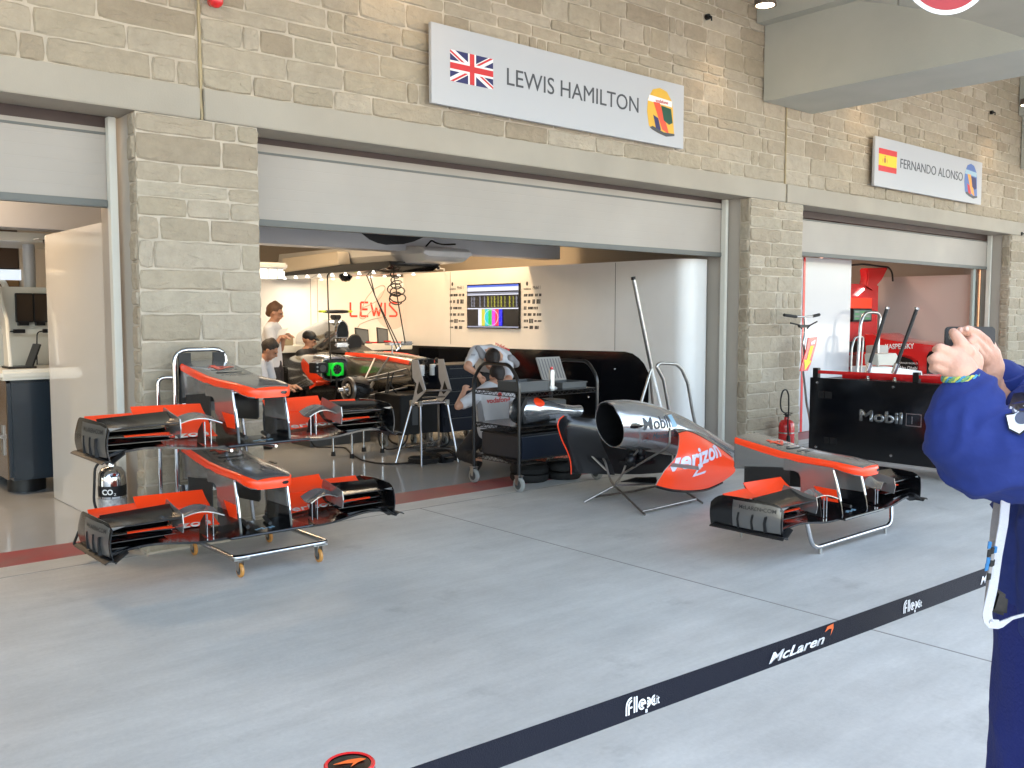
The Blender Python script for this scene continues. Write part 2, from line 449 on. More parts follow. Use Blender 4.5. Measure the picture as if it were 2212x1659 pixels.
for x in SEAM:
    zz = LZ0; pts = []
    while zz < 6.1: pts.append((x+rs2.uniform(-.004, .004), FY+.012, zz)); zz += .06
    obj('joint_sealant', MB().tube(pts, [rs2.uniform(.009, .014) for _ in pts], 6), mat('sealant', (.36, .29, .17), .7), bld)
# unseen upper building mass, raised to throw a longer shadow over the pit lane
obj('upper_shade_mass', MB().box((-20, FY+.4, 3.55), (40, 24, 17)), LINTEL, bld)
for a, b in ((-20, SEAM[0]-.014), (SEAM[0]+.014, SEAM[1]-.014), (SEAM[1]+.014, SEAM[2]-.014), (SEAM[2]+.014, 40)):
    obj('lintel', MB().box((a, FY-.012, LZ0), (b, FY+.34, LZ1)), LINTEL, bld, bevel=.006)
# canopy
CAN = mat('painted_concrete', (.42, .42, .37), .75, var=.08, vscale=1.5, bump=.15, bscale=50)
def beam(x0, x1):
    top = [(FY-.002, 4.83)]+[(q.y, q.z) for q in (P(px, py, x=9.17) for px, py in ((1820, 0), (1924, 9), (1994, 21), (2101, 46), (2212, 82)))]
    bot = [(p.y, p.z) for p in (P(2212, 101, x=9.17), P(1649, 217, x=9.17))]
    e = top[-1]; s = (top[-1][1]-top[-2][1])/(top[-2][0]-top[-1][0])
    top.append((1.71, max(bot[0][1]+.12, e[1]+s*(e[0]-1.2)*.3)))
    poly = top+[(1.71, 4.0), (FY-.002, 4.0)]
    m_ = MB().prism(poly, 'x', x0, x1)
    obj('roof_beam', m_, CAN, bld)
beam(9.17, 10.18); beam(16.5, 17.5); beam(2.13, 3.13)
obj('canopy_slab', MB().box((-20, 1.7, 5.5), (40, FY+.02, 5.8)), CAN, bld)
obj('canopy_edge', MB().box((-20, 1.2, 4.7), (40, 1.7, 5.8)), CAN, bld, bevel=.01)
for a, b in ((3.13, 9.17), (10.18, 16.5), (17.5, 24)):
    obj('canopy_ledge', MB().box((a, FY-.45, 4.80), (b, FY-.002, 5.5)) if a > 100 else MB().box((b-.16, 4.3, 4.83), (b-.002, FY-.002, 5.5)), CAN, bld)
# pillars: stone front, quoined sides, grey jamb core behind
for x0, x1 in ((2.178, 3.037), (8.968, 10.05), (16.25, 17.4), (-4.6, -3.7)):
    m_ = MB(); stones(m_, x0, x1, .01, LZ0-.004, lambda u, d, z: Vector((u, FY+.01-d, z)), rs, .98)
    stones(m_, 0, .13, .01, LZ0-.004, lambda u, d, z, x0=x0: Vector((x0+.01-d, FY+.012+u, z)), rs)
    stones(m_, 0, .13, .01, LZ0-.004, lambda u, d, z, x1=x1: Vector((x1-.01+d, FY+.012+u, z)), rs)
    p = obj('pillar', m_, STONE, bld)
    obj('pillar_mortar', MB().box((x0+.007, FY+.007, 0), (x1-.007, FY+.145, LZ0-.002)), MORTAR, p)
    c = MB().box((x0+.012, FY+.147, 0), (x1-.012, 6.95, 3.5))
    obj('pillar_jamb', c, mat('jamb_paint', (.38, .345, .30), .55, var=.06, vscale=2), p, bevel=.004)
# roller doors with their guides
GY = 6.56
def door(x0, x1, zb, lab):
    t = thing('roller_door', lab, 'roller door', ((x0+x1)/2, GY, zb), 'roller doors half raised in the garage openings')
    c = MB(); z = zb+.05; ztop = 2.80
    n = 40; prof = []
    while z < ztop: prof += [(GY, z), (GY-.0005, z+.003), (GY-.0005, z+.075), (GY, z+.078)]; z += .08
    prof = [(y, zz) for y, zz in prof]
    c.rings([[Vector((x0, y, z_)), Vector((x1, y, z_)), Vector((x1, y+.03, z_)), Vector((x0, y+.03, z_))] for y, z_ in prof])
    obj('curtain', c, DOORM, t)
    obj('bottom_rail', MB().box((x0, GY-.018, zb), (x1, GY+.045, zb+.05)), mat('rail_grey', (.11, .115, .105), .5), t, bevel=.006)
    obj('head_rail', MB().box((x0, GY-.012, 2.80), (x1, GY+.04, 2.815)), mat('rail_grey'), t)
    obj('head_box', MB().box((x0, GY+.01, 2.835), (x1, GY+.05, 3.4)), mat('brown_box', (.055, .035, .03), .6), t)
    for x in (x0-.02, x1-.03):
        obj('guide_rail', MB().box((x, GY-.07, .003), (x+.05, GY-.005, LZ0-.003)), mat('rail_white', (.62, .61, .55), .6), t, bevel=.004)
zb = P(1572, 556, y=GY).z
door(3.06, 8.935, zb, 'middle roller door rolled half up above the silver racing car')
door(-3.65, 2.14, P(236, 449, y=GY).z, 'roller door at the left edge raised above the white service counter')
door(10.08, 16.22, P(2137, 583, y=GY).z, 'weathered roller door raised above the red garage on the right')
door(17.43, 23.6, .02, 'fully lowered roller door beyond the right pillar')
# garage shell
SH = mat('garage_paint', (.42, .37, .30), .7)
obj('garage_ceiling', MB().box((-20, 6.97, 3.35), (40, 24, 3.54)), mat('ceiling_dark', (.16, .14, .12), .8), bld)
obj('rear_wall', MB().box((-20, 15.2, 0), (40, 15.5, 3.35)), SH, bld)
for x in (2.95, 9.5, 16.6):
    obj('party_wall', MB().box((x-.1, 6.97, 0), (x+.1, 15.2, 3.35)), SH, bld)

# ================================================================== NOSE AND FRONT WING ASSEMBLIES
K = 1.045
def nose_assembly(label):
    t = thing('nose_and_front_wing', label, 'car nose', (0, 0, 0), 'silver and orange car noses with front wings on stands')
    k = lambda x, y, z: Vector((x*K, y*K, z*K))
    # side edge heights along the nose: y, edge z, stripe lower z, half width
    PR = [(-.055, .335, .318, .03), (-.05, .343, .312, .075), (-.035, .352, .306, .108), (0, .362, .308, .13), (.06, .370, .318, .143), (.131, .377, .333, .15), (.335, .387, .338, .156), (.506, .401, .355, .16), (.684, .429, .382, .163), (.90, .462, .422, .165)]
    UND = lambda y: .30+.03*min(1, max(0, y/.13)) if y < .36 else (.30-(y-.36)*.11)
    rings = []
    for y, ze, zs, hw in PR:
        zb = min(UND(y), zs-.006); c = .014 if y > .1 else .008
        top = [(hw*q, ze+c*(1-abs(q)**2.2)) for q in (-.93, -.6, -.2, .2, .6, .93)]
        ring = [(-hw, (ze+zs)/2), (-hw*.985, ze-.006)]+top+[(hw*.985, ze-.006), (hw, (ze+zs)/2), (hw*.985, zs), (hw*.95, zb), (-hw*.95, zb), (-hw*.985, zs)]
        rings.append([k(x, y, z) for x, z in ring])
    m = MB(); m.rings(rings)
    n = len(rings[0]); F = m.bm.faces; F.ensure_lookup_table()
    for i, f in enumerate(F):
        if i >= n*(len(PR)-1): f.material_index = 1 if i == n*(len(PR)-1) else 2; continue
        j = i % n; row = i//n
        f.material_index = 1 if j in (0, 8, 9, 13) or (row < 2) else (0 if j in (1, 2, 3, 4, 5, 6, 7) else 2)
        if j in (1, 7): f.material_index = 1
    shell = obj('nose_cone', m, [SILVERD, RED, SILVERD], t, smooth=40)
    # lower shell between stripe and chassis
    m = MB(); rr = []
    for y in (.37, .45, .6, .75, .9):
        zt = .338+(.422-.338)*(y-.335)/.565; zb = UND(y); w = .158
        rr.append([k(x, y, z) for x, z in ((-w, zt), (w, zt), (w, zb+.03), (w*.9, zb), (-w*.9, zb), (-w, zb+.03))])
    obj('nose_underbody', m.rings(rr), SILVERD, t, smooth=35)
    obj('bulkhead', MB().box(k(-.15, .901, .25), k(.15, .91, .45)), BLACK, t)
    b = bvh(shell)
    # markings on the nose top
    dk = mat('logo_dark', (.03, .03, .03), .4)
    text('race_number', '4', RED, k(.10, .72, .5), (-1, 0, 0), (0, -1, -.1), .14*K, .17*K, t, onto=b, sub=3)
    flat('logo_oval', [[*circ(0, 0, .085, 24, .024), *circ(0, 0, .073, 24, .015)[::-1]]] if 0 else [(0, [(x, y) for x, y in circ(0, 0, .085*K, 24, .026*K)])], dk, k(0, .52, .5), (-1, 0, 0), (0, -1, -.1), t, onto=b)
    flat('logo_oval_inner', [circ(0, 0, .07*K, 24, .016*K)], SILVER, k(0, .52, .5), (-1, 0, 0), (0, -1, -.1), t, onto=b, lift=.0042)
    for yy, wd in ((.6, .18), (.43, .2), (.395, .12)):
        flat('logo_bar', [[(-wd/2+q*wd/7, -.008), (-wd/2+q*wd/7+wd/10, -.008), (-wd/2+q*wd/7+wd/10+.006, .008), (-wd/2+q*wd/7+.006, .008)] for q in range(7)], dk, k(0, yy, .5), (-1, 0, 0), (0, -1, -.1), t, onto=b, sub=0)
    star = [[(.03*math.sin(a), .03*math.cos(a)), (.005*math.sin(a+1.05), .005*math.cos(a+1.05)), (0, 0), (.005*math.sin(a-1.05), .005*math.cos(a-1.05))] for a in (0, 2.094, 4.189)]
    flat('star_emblem', star, CHROME, k(0, .12, .5), (-1, 0, 0), (0, -1, 0), t, onto=b, sub=0)
    flat('camera_hole', [circ(0, 0, .024, 14, .010)], BLACKG, k(.075, -.08, .326), (1, .35, 0), (0, 0, 1), t, onto=b, sub=1, lift=.002)
    # side plates that carry the wing
    for s in (-1, 1):
        up = [(.085, .15), (.10, .2), (.118, .27), (.135, .34), (.5, .35), (.5, .28), (.42, .285), (.385, .275), (.37, .25), (.367, .15)]
        lo = [(.06, .035), (.07, .10), (.085, .149), (.367, .149), (.365, .035)]
        flat('red_patch', [[((.09 if s > 0 else -.09)*K, .12*K), ((.105 if s > 0 else -.105)*K, .20*K), ((.27 if s > 0 else -.27)*K, .205*K), ((.20 if s > 0 else -.20)*K, .12*K)]], RED, k(s*.1665, 0, 0), (0, 1 if s > 0 else -1, 0), (0, 0, 1), t, depth=.0008)
        p = obj('pylon', MB().prism([(y*K, z*K) for y, z in up], 'x', s*.150*K, s*.166*K), SILVERD, t, bevel=.003)
        obj('pylon_foot', MB().prism([(y*K, z*K) for y, z in lo], 'x', s*.1505*K, s*.1655*K), CARBON, p, bevel=.003)
        obj('pylon_edge', MB().tube([k(s*.158, y, z) for y, z in ((.078, .13), (.09, .18), (.103, .23), (.118, .28), (.133, .325))], .008, 8), CHROME, p, smooth=True)
        v = [(.455, .36 if 0 else .30), (.455, .135), (.475, .12), (.80, .10), (.82, .12), (.82, .27)]
        vv = MB().prism([(y*K, z*K) for y, z in v], 'x', s*.150*K, s*.158*K)
        obj('turning_vane', vv, CARBONM, t, bevel=.003)
        # ---- wing half
        def X(u): return s*(.25+u*.61)
        def flap(name, f0, f1, mt, x0, x1, par=t, nu=10, camb=.02, th=.006, tw=0):
            """curved blade: f0=(y,z) leading, f1=(y,z) trailing, both functions of u"""
            def fn(u, v):
                x = x0+(x1-x0)*u; a = f0(u); c = f1(u)
                return k(s*x, a[0]+(c[0]-a[0])*v, a[1]+(c[1]-a[1])*v-camb*math.sin(v*math.pi))
            return obj(name, MB().grid(fn, nu, 6, th), mt, par, smooth=50)
        flap('main_plane', lambda u: (.02+.05*u**2, .032+.018*math.sin(u*math.pi)-.012*math.sin(u*2*math.pi)), lambda u: (.30+.05*u, .06+.02*u), CARBON, .25, .87, nu=14, camb=.012, th=.012)
        f2 = flap('lower_flap', lambda u: (.26+.05*u, .066+.02*u), lambda u: (.40+.04*u, .155+.0*u), RED, .20, .62, camb=.016)
        bb = bvh(f2)
        text('sponsor_lettering', 'verizon', WHITEM, k(.415*s-.185, .27, .075), (1, 0, 0), (0, .85, .53), .062*K, .36*K, f2, onto=bb, sub=3, bold=.02, shear=.2, lift=.004)
        flap('upper_flap', lambda u: (.395+.04*u, .16), lambda u: (.50+.02*u, .235+.005*u), RED, .20, .60, camb=.008)
        flap('outer_flap', lambda u: (.40+.03*u, .165), lambda u: (.50-.01*u, .205-.0*u), RED, .602, .86, camb=.006)
        flap('outer_element', lambda u: (.17+.05*u, .10+.01*u), lambda u: (.35+.02*u, .165-.01*u), CARBON, .50, .865, camb=.022)
        flap('under_element', lambda u: (.08+.03*u, .055), lambda u: (.28, .112), CARBON, .55, .865, camb=.024)
        flap('red_slot_edge', lambda u: (.165+.05*u, .108+.01*u), lambda u: (.185+.05*u, .112+.01*u), RED, .51, .86, camb=0)
        for q in range(3):
            z_ = .085+q*.032
            flap('slat', lambda u: (.12+q*.03, z_), lambda u: (.24+q*.03, z_+.045), CARBON, .51, .862, camb=.018, th=.004)
            if q == 1: flap('red_slot_edge', lambda u: (.118+q*.03, z_+.001), lambda u: (.128+q*.03, z_+.005), RED, .52, .76, camb=0)
        # cascade winglet by the end plate
        cs = flap('cascade', lambda u: (.05+.05*u, .182-.015*u), lambda u: (.235+.03*u, .228-.02*u), CARBON, .50, .865, camb=.014, th=.007)
        obj('cascade_fence', MB().prism([(y*K, z*K) for y, z in ((.05, .10), (.04, .15), (.05, .205), (.28, .25), (.30, .20), (.24, .12))], 'x', s*.495*K, s*.501*K), SILVERD, cs)
        # small inner winglet on two struts
        wl = flap('winglet', lambda u: (.03+.07*u, .165+.03*math.sin(u*math.pi)), lambda u: (.16+.02*u, .185+.035*math.sin(u*math.pi)), SILVERD, .27, .495, camb=.012, th=.006, nu=8)
        for xx in (.31, .345):
            obj('strut', MB().tube([k(s*xx, .09, .045), k(s*xx, .09, .175)], .0045, 6), CHROME, wl, smooth=True)
        obj('strut_fin', MB().prism([(y*K, z*K) for y, z in ((.1, .05), (.2, .05), (.18, .12), (.12, .17))], 'x', s*.343*K, s*.347*K), CARBONM, wl)
        # end plate: outer skin with slots, curved rear, foot plate
        e = MB()
        def ep(u, v):
            y = .04+.52*u; bulge = .022*math.sin(u*math.pi)+.02*max(0, u-.7)
            zt = .20+.012*math.sin(u*3.1)-.05*max(0, (u-.8)*5)**2-(.03*(1-u*8)**2 if u < .125 else 0)
            return k(s*(.868+bulge+.012*math.sin(v*math.pi)), y, .012+(zt-.012)*v)
        en = obj('end_plate', e.grid(ep, 16, 6, .007), CARBON, t, smooth=50)
        bb = bvh(en)
        def ps(y, z): return (y, z)
        F0 = k(s*.8, 0, 0)
        xd = (0, 1 if s > 0 else -1, 0)
        yy = lambda y: (y if s > 0 else -y)*K
        pan = [(yy(y), z*K) for y, z in ((.05, .03), (.05, .182), (.12, .194), (.38, .194), (.38, .03))]
        flat('end_plate_panel', [pan], mat('panel_silver', (.2, .195, .19), .28, .7, coat=.3), F0, xd, (0, 0, 1), en, onto=bb, sub=3, lift=.002)
        text('web_address', 'McLAREN\u2022COM', dk, k(s*.8, .07 if s > 0 else .33, .150), xd, (0, 0, 1), .024*K, .25*K, en, onto=bb, sub=2, lift=.0045, bold=.01)
        for y in (.14, .23, .33):
            obj('slot_fin', MB().prism([((y+a)*K, z*K) for a, z in ((0, .025), (.010, .025), (.018, .08), (.008, .125), (-.006, .125), (.004, .08))], 'x', s*.889*K, s*.914*K), CARBONM, en, bevel=.003)
        def fp(u, v): return k(s*(.862+.062*v), .01+.53*u, .004+.016*math.sin(v*2.9))
        obj('foot_plate', MB().grid(fp, 8, 6, .006), CARBONM, en, smooth=50)
        dv = lambda u, v: k(s*(.80+.07*v), .02+.12*u, .0+.05*(1-v)+.01*math.sin(u*6))
        obj('lower_fence', MB().grid(dv, 5, 3, .005), CARBONM, en, smooth=50)
    c = MB().box(k(-.25, .0, .028), k(.25, .33, .042)); obj('centre_plane', c, CARBON, t, bevel=.005)
    pts = [k(x*.25, -.003, .036) for x in (-1, -.5, 0, .5, 1)]
    obj('leading_edge', MB().tube(pts, .009, 8), CARBON, t, smooth=True)
    m = MB()
    for q in range(6): m.box(k(-.06+q*.022, .08+.01*(q % 2), .0425), k(-.045+q*.022, .10+.01*(q % 3), .0432))
    obj('wing_logo', m, mat('pale_blue_mark', (.25, .42, .55), .4), t)
    for xx in (-.09, .05): obj('mounting_fin', MB().cyl(k(xx, .12, .06), k(xx+.05, .3, .06), .012, 8), CARBONM, t, smooth=True)
    return t
na = nose_assembly('silver nose and black front wing alone on a low stand at the right')
nb = copy_tree(na); nb['label'] = 'upper of the two noses with front wings on the chrome trolley by the left pillar'
nc = copy_tree(na); nc['label'] = 'lower of the two noses with front wings on the chrome trolley by the left pillar'
na.location = (5.915, 3.135, .21); nb.location = (2.54, 5.11, .80); nc.location = (2.54, 5.11, .258)

def caster(t, x, y, r, wheelm, w=.022, top=None, brake=True):
    top = top or r*2+.035
    w_ = obj('caster', MB().prism([(y+a, z) for a, z in ((-.015, r), (.015, r), (.03, top-.006), (-.02, top-.006))], 'x', x-w*.75-.003, x-w*.75).prism([(y+a, z) for a, z in ((-.015, r), (.015, r), (.03, top-.006), (-.02, top-.006))], 'x', x+w*.75, x+w*.75+.003).box((x-.03, y-.03, top-.006), (x+.03, y+.035, top)).cyl((x-w*.8, y, r), (x+w*.8, y, r), .006, 8), STEEL, t)
    obj('wheel', MB().lathe([(r-.006, -w/2), (r, -w/2+.004), (r, w/2-.004), (r-.006, w/2)], (x, y, r), 'x', 20), wheelm, w_, smooth=True)
    obj('hub', MB().lathe([(r*.62, -w/2-.001), (r*.62, w/2+.001)], (x, y, r), 'x', 14), GREYM, w_)
    if brake: obj('brake_pedal', MB().box((x-.012, y+.02, top-.02), (x+.012, y+.07, top-.012)), STEEL, w_)
    return w_
# trolley that carries the two noses
tr = thing('wing_trolley', 'chrome tube trolley on four small wheels carrying two stacked front wings', 'trolley', (2.6, 5.6, 0))
zf = .125; XL, XR, YF, YB = 2.385, 3.02, 5.29, 6.02
obj('base_frame', MB().tube([(XL, YB, zf), (XL, YF, zf), (XR, YF, zf), (XR, YB, zf), (XL, YB, zf)], .0165, 10, bend=.05), CHROME, tr, smooth=60)
amber = mat('amber_wheel', (.55, .25, .06), .35)
for x, y in ((2.42, 5.30), (2.96, 5.30), (2.42, 6.0), (2.96, 6.0)):
    caster(tr, x, y, .044, amber); obj('wheel_plate', MB().box((x-.05, y-.03, zf-.014), (x+.05, y+.035, zf-.003)), STEEL, tr)
lp = [P(377, 800, y=6.06).x, P(488, 800, y=6.06).x]
obj('upright_loop', MB().tube([(lp[0], 6.06, zf), (lp[0], 6.06, 1.37), (lp[1], 6.06, 1.37), (lp[1], 6.06, zf)], .0165, 10, bend=.09), CHROME, tr, smooth=60)
xo = P(341, 830, y=6.1).x
obj('back_brace', MB().tube([(xo, 6.1, zf), (xo, 6.1, 1.19), (lp[0], 6.07, 1.19)], .014, 10, bend=.05).tube([(lp[1]+.2, 6.1, zf), (lp[1]+.13, 6.1, .9), (lp[1], 6.07, 1.0)], .014, 10, bend=.05), CHROME, tr, smooth=60)
obj('back_plate', MB().prism([(x, z) for x, z in ((lp[0]+.015, .3), (lp[0]+.015, 1.33), (lp[0]+.09, 1.35), (lp[0]+.09, 1.27), (lp[1]-.09, 1.27), (lp[1]-.09, 1.35), (lp[1]-.015, 1.33), (lp[1]-.015, .3))], 'y', 6.15, 6.165) if 0 else MB().box((lp[0]+.02, 6.03, 1.20), (lp[0]+.10, 6.045, 1.35)).box((lp[1]-.10, 6.03, 1.20), (lp[1]-.02, 6.045, 1.35)).box((lp[0]+.02, 6.03, 1.0), (lp[1]-.02, 6.045, 1.262)), BLACK, tr)
for z in (.42, .96): obj('cross_bar', MB().box((lp[0], 6.176 if 0 else 6.0, z), (lp[1]+.15, 6.04, z+.06)), CHROME, tr, bevel=.004)
for z in (.2, .744): obj('carrier', MB().tube([(2.45, 6.02, z-.03+.02), (2.45, 5.45, z+.018)], .01, 8).tube([(2.75, 6.02, z-.01), (2.75, 5.45, z+.018)], .01, 8), CHROME, tr, smooth=60)
# low stand of the single nose
ls = thing('wing_stand', 'low bent chrome tube stand under the single nose at the right', 'stand', (6.0, 3.4, 0))
obj('front_loop', MB().tube([(5.47, 3.30, .232), (5.50, 3.27, .05), (6.58, 3.27, .05), (6.62, 3.30, .232)], .0155, 10, bend=.08), CHROME, ls, smooth=60)
obj('rear_loop', MB().tube([(5.50, 3.36, .22), (5.53, 3.9, .05), (6.5, 3.9, .05), (6.55, 3.36, .22)], .011, 8, bend=.06), DARKSTEEL, ls, smooth=60)
obj('nose_prop', MB().tube([(5.93, 3.9, .05), (5.93, 3.95, .46)], .012, 8), CHROME, ls, smooth=60)
for x, y in ((5.60, 3.27), (6.49, 3.27), (5.6, 3.9), (6.45, 3.9)):
    obj('foot', MB().cyl((x, y, .0), (x, y, .04), .012, 10), STEEL, ls, smooth=60)

# ================================================================== SIGNS AND LAMPS ON THE WALL
def Z7(a, b): return (883.2+.29513*a, .29513*b)
def Z8(a, b): return (1536+.3055*a, .3055*b)
def Z5(a, b): return (537.6+.2222*a, 460.8+.2222*b)
def Z6(a, b): return (537.6+.2222*a, 691.2+.2222*b)
def ZA(a, b): return (921.6+.2778*a, 460.8+.2778*b)
def ZB(a, b): return (806.4+.23145*a, 691.2+.23145*b)
def ZE(a, b): return (1651.2+.30546*a, 506.9+.30546*b)
def ZL(a, b): return (.3932*a, 460.8+.3932*b)
SY = 6.12
INK = mat('sign_ink', (.045, .05, .06), .5)
BLUE = mat('flag_blue', (.012, .014, .10), .5); FRED = mat('flag_red', (.55, .02, .025), .5); FWH = mat('flag_white', (.75, .75, .75), .5)
YEL = mat('flag_yellow', (.80, .52, .02), .5)
SIGNW = mat('sign_white', (.42, .43, .455), .42)
def sign(pts, label):
    (lx, lt), (_, lb), (rx, rt), (_, rb) = pts
    a = P(lx, lb, y=SY); b = P(rx, rb, y=SY); c = P(lx, lt, y=SY); d = P(rx, rt, y=SY)
    x0, x1, z0, z1 = a.x, b.x, (a.z+b.z)/2, (c.z+d.z)/2
    t = thing('name_sign', label, 'sign', (x0, SY, z0))
    obj('board', MB().box((x0, SY, z0), (x1, SY+.035, z1)), SIGNW, t, bevel=.003)
    for x in (x0+.3, x1-.3): obj('standoff', MB().box((x-.03, SY+.036, z0+.1), (x+.03, FY+.018, z1-.1)), STEEL, t)
    return t, x0, x1, z0, z1
X3, Z3 = (1, 0, 0), (0, 0, 1)
t, x0, x1, z0, z1 = sign(((932, 45), (932, 220), (1476, 186), (1474, 323)), 'long white driver name sign with union flag above the middle garage')
fa = P(*Z7(302, 570), y=SY); fb = P(*Z7(616, 655), y=SY); fc = P(*Z7(302, 340), y=SY)
fw, fh = fb.x-fa.x, fc.z-fa.z; o_ = (fa.x, SY, fb.z)
def clip_rect(poly, w, h):
    for ax, lim, sg in ((0, 0, 1), (0, w, -1), (1, 0, 1), (1, h, -1)):
        out = []
        for i in range(len(poly)):
            p, q = poly[i-1], poly[i]; ip = (p[ax]-lim)*sg >= -1e-9; iq = (q[ax]-lim)*sg >= -1e-9
            if ip != iq:
                k = (lim-p[ax])/(q[ax]-p[ax]); out.append((p[0]+(q[0]-p[0])*k, p[1]+(q[1]-p[1])*k))
            if iq: out.append(q)
        poly = out
    return poly
def band(p, q, w, off=0):
    p, q = Vector(p), Vector(q); n = (q-p).normalized(); n = Vector((-n.y, n.x))
    return [tuple(p+n*(off-w/2)), tuple(q+n*(off-w/2)), tuple(q+n*(off+w/2)), tuple(p+n*(off+w/2))]
w, h = fw, fh; u = h/30
ps = [(0, [(0, 0), (w, 0), (w, h), (0, h)])]
for p, q in (((-w*.2, -h*.2), (w*1.2, h*1.2)), ((-w*.2, h*1.2), (w*1.2, -h*.2))): ps.append((1, clip_rect(band(p, q, 6*u), w, h)))
for p, q, o in (((-w*.2, -h*.2), (w/2, h/2), -1*u), ((w/2, h/2), (w*1.2, h*1.2), 1*u), ((-w*.2, h*1.2), (w/2, h/2), -1*u), ((w/2, h/2), (w*1.2, -h*.2), 1*u)): ps.append((2, clip_rect(band(p, q, 2*u, o), w, h)))
ps += [(1, [(0, h/2-5*u), (w, h/2-5*u), (w, h/2+5*u), (0, h/2+5*u)]), (1, [(w/2-5*u, 0), (w/2+5*u, 0), (w/2+5*u, h), (w/2-5*u, h)]),
       (2, [(0, h/2-3*u), (w, h/2-3*u), (w, h/2+3*u), (0, h/2+3*u)]), (2, [(w/2-3*u, 0), (w/2+3*u, 0), (w/2+3*u, h), (w/2-3*u, h)])]
flat('union_flag', ps, [BLUE, FWH, FRED], o_, X3, Z3, t)
tl = P(*Z7(718, 615), y=SY); trr = P(*Z7(1680, 830), y=SY); th = P(*Z7(718, 483), y=SY)
text('name_lettering', 'LEWIS HAMILTON', INK, (tl.x, SY, (tl.z+trr.z)/2), X3, Z3, th.z-tl.z, trr.x-tl.x, t)
def helmet(t, cx, cz, s, cols):
    base = [(-.43, -.36), (-.5, -.05), (-.47, .25), (-.3, .48), (-.05, .55), (.2, .5), (.4, .3), (.44, .1), (.46, -.2), (.5, -.5), (.2, -.55), (-.1, -.5), (-.33, -.44)]
    sc = lambda p: [(x*s, y*s) for x, y in p]
    ps = [(0, sc(base)), (1, sc([(-.48, .2), (.40, .16), (.40, .3), (-.42, .34)])), (2, sc([(-.28, .2), (-.05, .2), (.22, -.3), (.3, -.48), (.05, -.40), (-.12, -.1)])),
          (3, sc([(0, .15), (.36, .12), (.43, -.2), (.3, -.26), (.1, -.18)])), (4, sc([(-.28, -.1), (-.1, -.16), (.0, -.42), (-.16, -.46)])), (5, sc([(-.4, -.4), (-.33, -.44), (-.1, -.5), (.2, -.55), (.5, -.5), (.5, -.45), (.1, -.46), (-.3, -.36)]))]
    return flat('helmet_picture', ps, cols, (cx, SY, cz), X3, Z3, t)
HY = mat('helmet_yellow', (.66, .38, .04), .4)
hc = P(*Z7(1845, 820), y=SY)
helmet(t, hc.x, hc.z, .42, [HY, FWH, mat('helmet_red', (.72, .07, .03), .4), mat('helmet_green', (.01, .07, .045), .3), BLUE, INK])
text('helmet_lettering', 'vodafone', FRED, (hc.x-.09, SY-.006, hc.z+.085), X3, Z3, .035, .19, t)
t, x0, x1, z0, z1 = sign(((1888, 293), (1886, 402), (2119, 350), (2117, 441)), 'white driver name sign with red and yellow flag above the right garage')
fa = P(*Z8(1183, 1205), y=SY); fb = P(*Z8(1310, 1230), y=SY); fc = P(*Z8(1183, 1042), y=SY); w = fb.x-fa.x; h = fc.z-fa.z
flat('spanish_flag', [(0, [(0, 0), (w, 0), (w, h), (0, h)]), (1, [(0, h*.25), (w, h*.25), (w, h*.75), (0, h*.75)]), (2, circ(w*.34, h*.5, h*.09, 12, h*.13)), (0, circ(w*.22, h*.48, h*.02, 4, h*.12)), (0, circ(w*.46, h*.48, h*.02, 4, h*.12)), (0, circ(w*.34, h*.66, h*.05, 8, h*.03))], [FRED, YEL, mat('crest', (.3, .10, .05), .5)], (fa.x, SY, fa.z), X3, Z3, t)
tl = P(*Z8(1338, 1185), y=SY); trr = P(*Z8(1778, 1282), y=SY); th = P(*Z8(1338, 1115), y=SY)
text('name_lettering', 'FERNANDO ALONSO', INK, (tl.x, SY, (tl.z+trr.z)/2), X3, Z3, th.z-tl.z, trr.x-tl.x, t)
hc = P(*Z8(1838, 1280), y=SY)
helmet(t, hc.x, hc.z, .46, [mat('helmet_blue', (.07, .14, .38), .4), mat('helmet_pale', (.3, .45, .55), .4), mat('helmet_orange', (.72, .3, .04), .4), BLUE, FRED, INK])
# downlights that wash the wall
GLOW = mat('lamp_glass', (1, .9, .7), .4, emit=(1, .82, .55), es=2)
for i, x in enumerate((4.05, 8.4, 11.2, 15.3, .9)):
    t = thing('downlight', ('round downlight hanging at the top of the wall beside the beam' if i == 1 else 'downlight under the canopy washing the stone wall, lamp number cut by the frame'), 'lamp', (x, 5.68, 4.76), 'downlights washing the stone wall')
    if i != 1: t['label'] = ['downlight above the left end of the union flag sign', '', 'downlight above the left end of the red and yellow flag sign', 'downlight above the right end of the red and yellow flag sign', 'downlight above the far left stretch of wall'][i]
    obj('housing', MB().lathe([(.02, .10), (.105, .09), (.115, 0), (.10, 0), (.09, .03), (.02, .035)], (x, 5.68, 4.76), 'z', 24), mat('bronze', (.12, .09, .07), .4), t, smooth=True)
    obj('lens', MB().lathe([(.088, .004), (.088, .012)], (x, 5.68, 4.76), 'z', 24), GLOW, t)
    obj('arm', MB().tube([(x, 5.68, 4.85), (x, 5.68, 5.5)], .012, 8), STEEL, t)
    tx = (4.3, 8.05, 11.35, 15.2, .9)[i]
    sp = spot((x, 5.70, 4.74), (tx, FY, 3.5), 42, (1, .66, .34), 66, .9); sp.name = 'downlight_lamp'
al = thing('alarm_bell', 'red alarm bell at the top edge of the stone wall', 'alarm', tuple(P(466, 2, y=6.16)))
q = P(466, 0, y=6.13)
obj('dome', MB().ball(q, .052, 16), REDD, al, smooth=True); obj('mount', MB().cyl(q, (q.x, FY+.0, q.z), .03, 12), REDD, al)
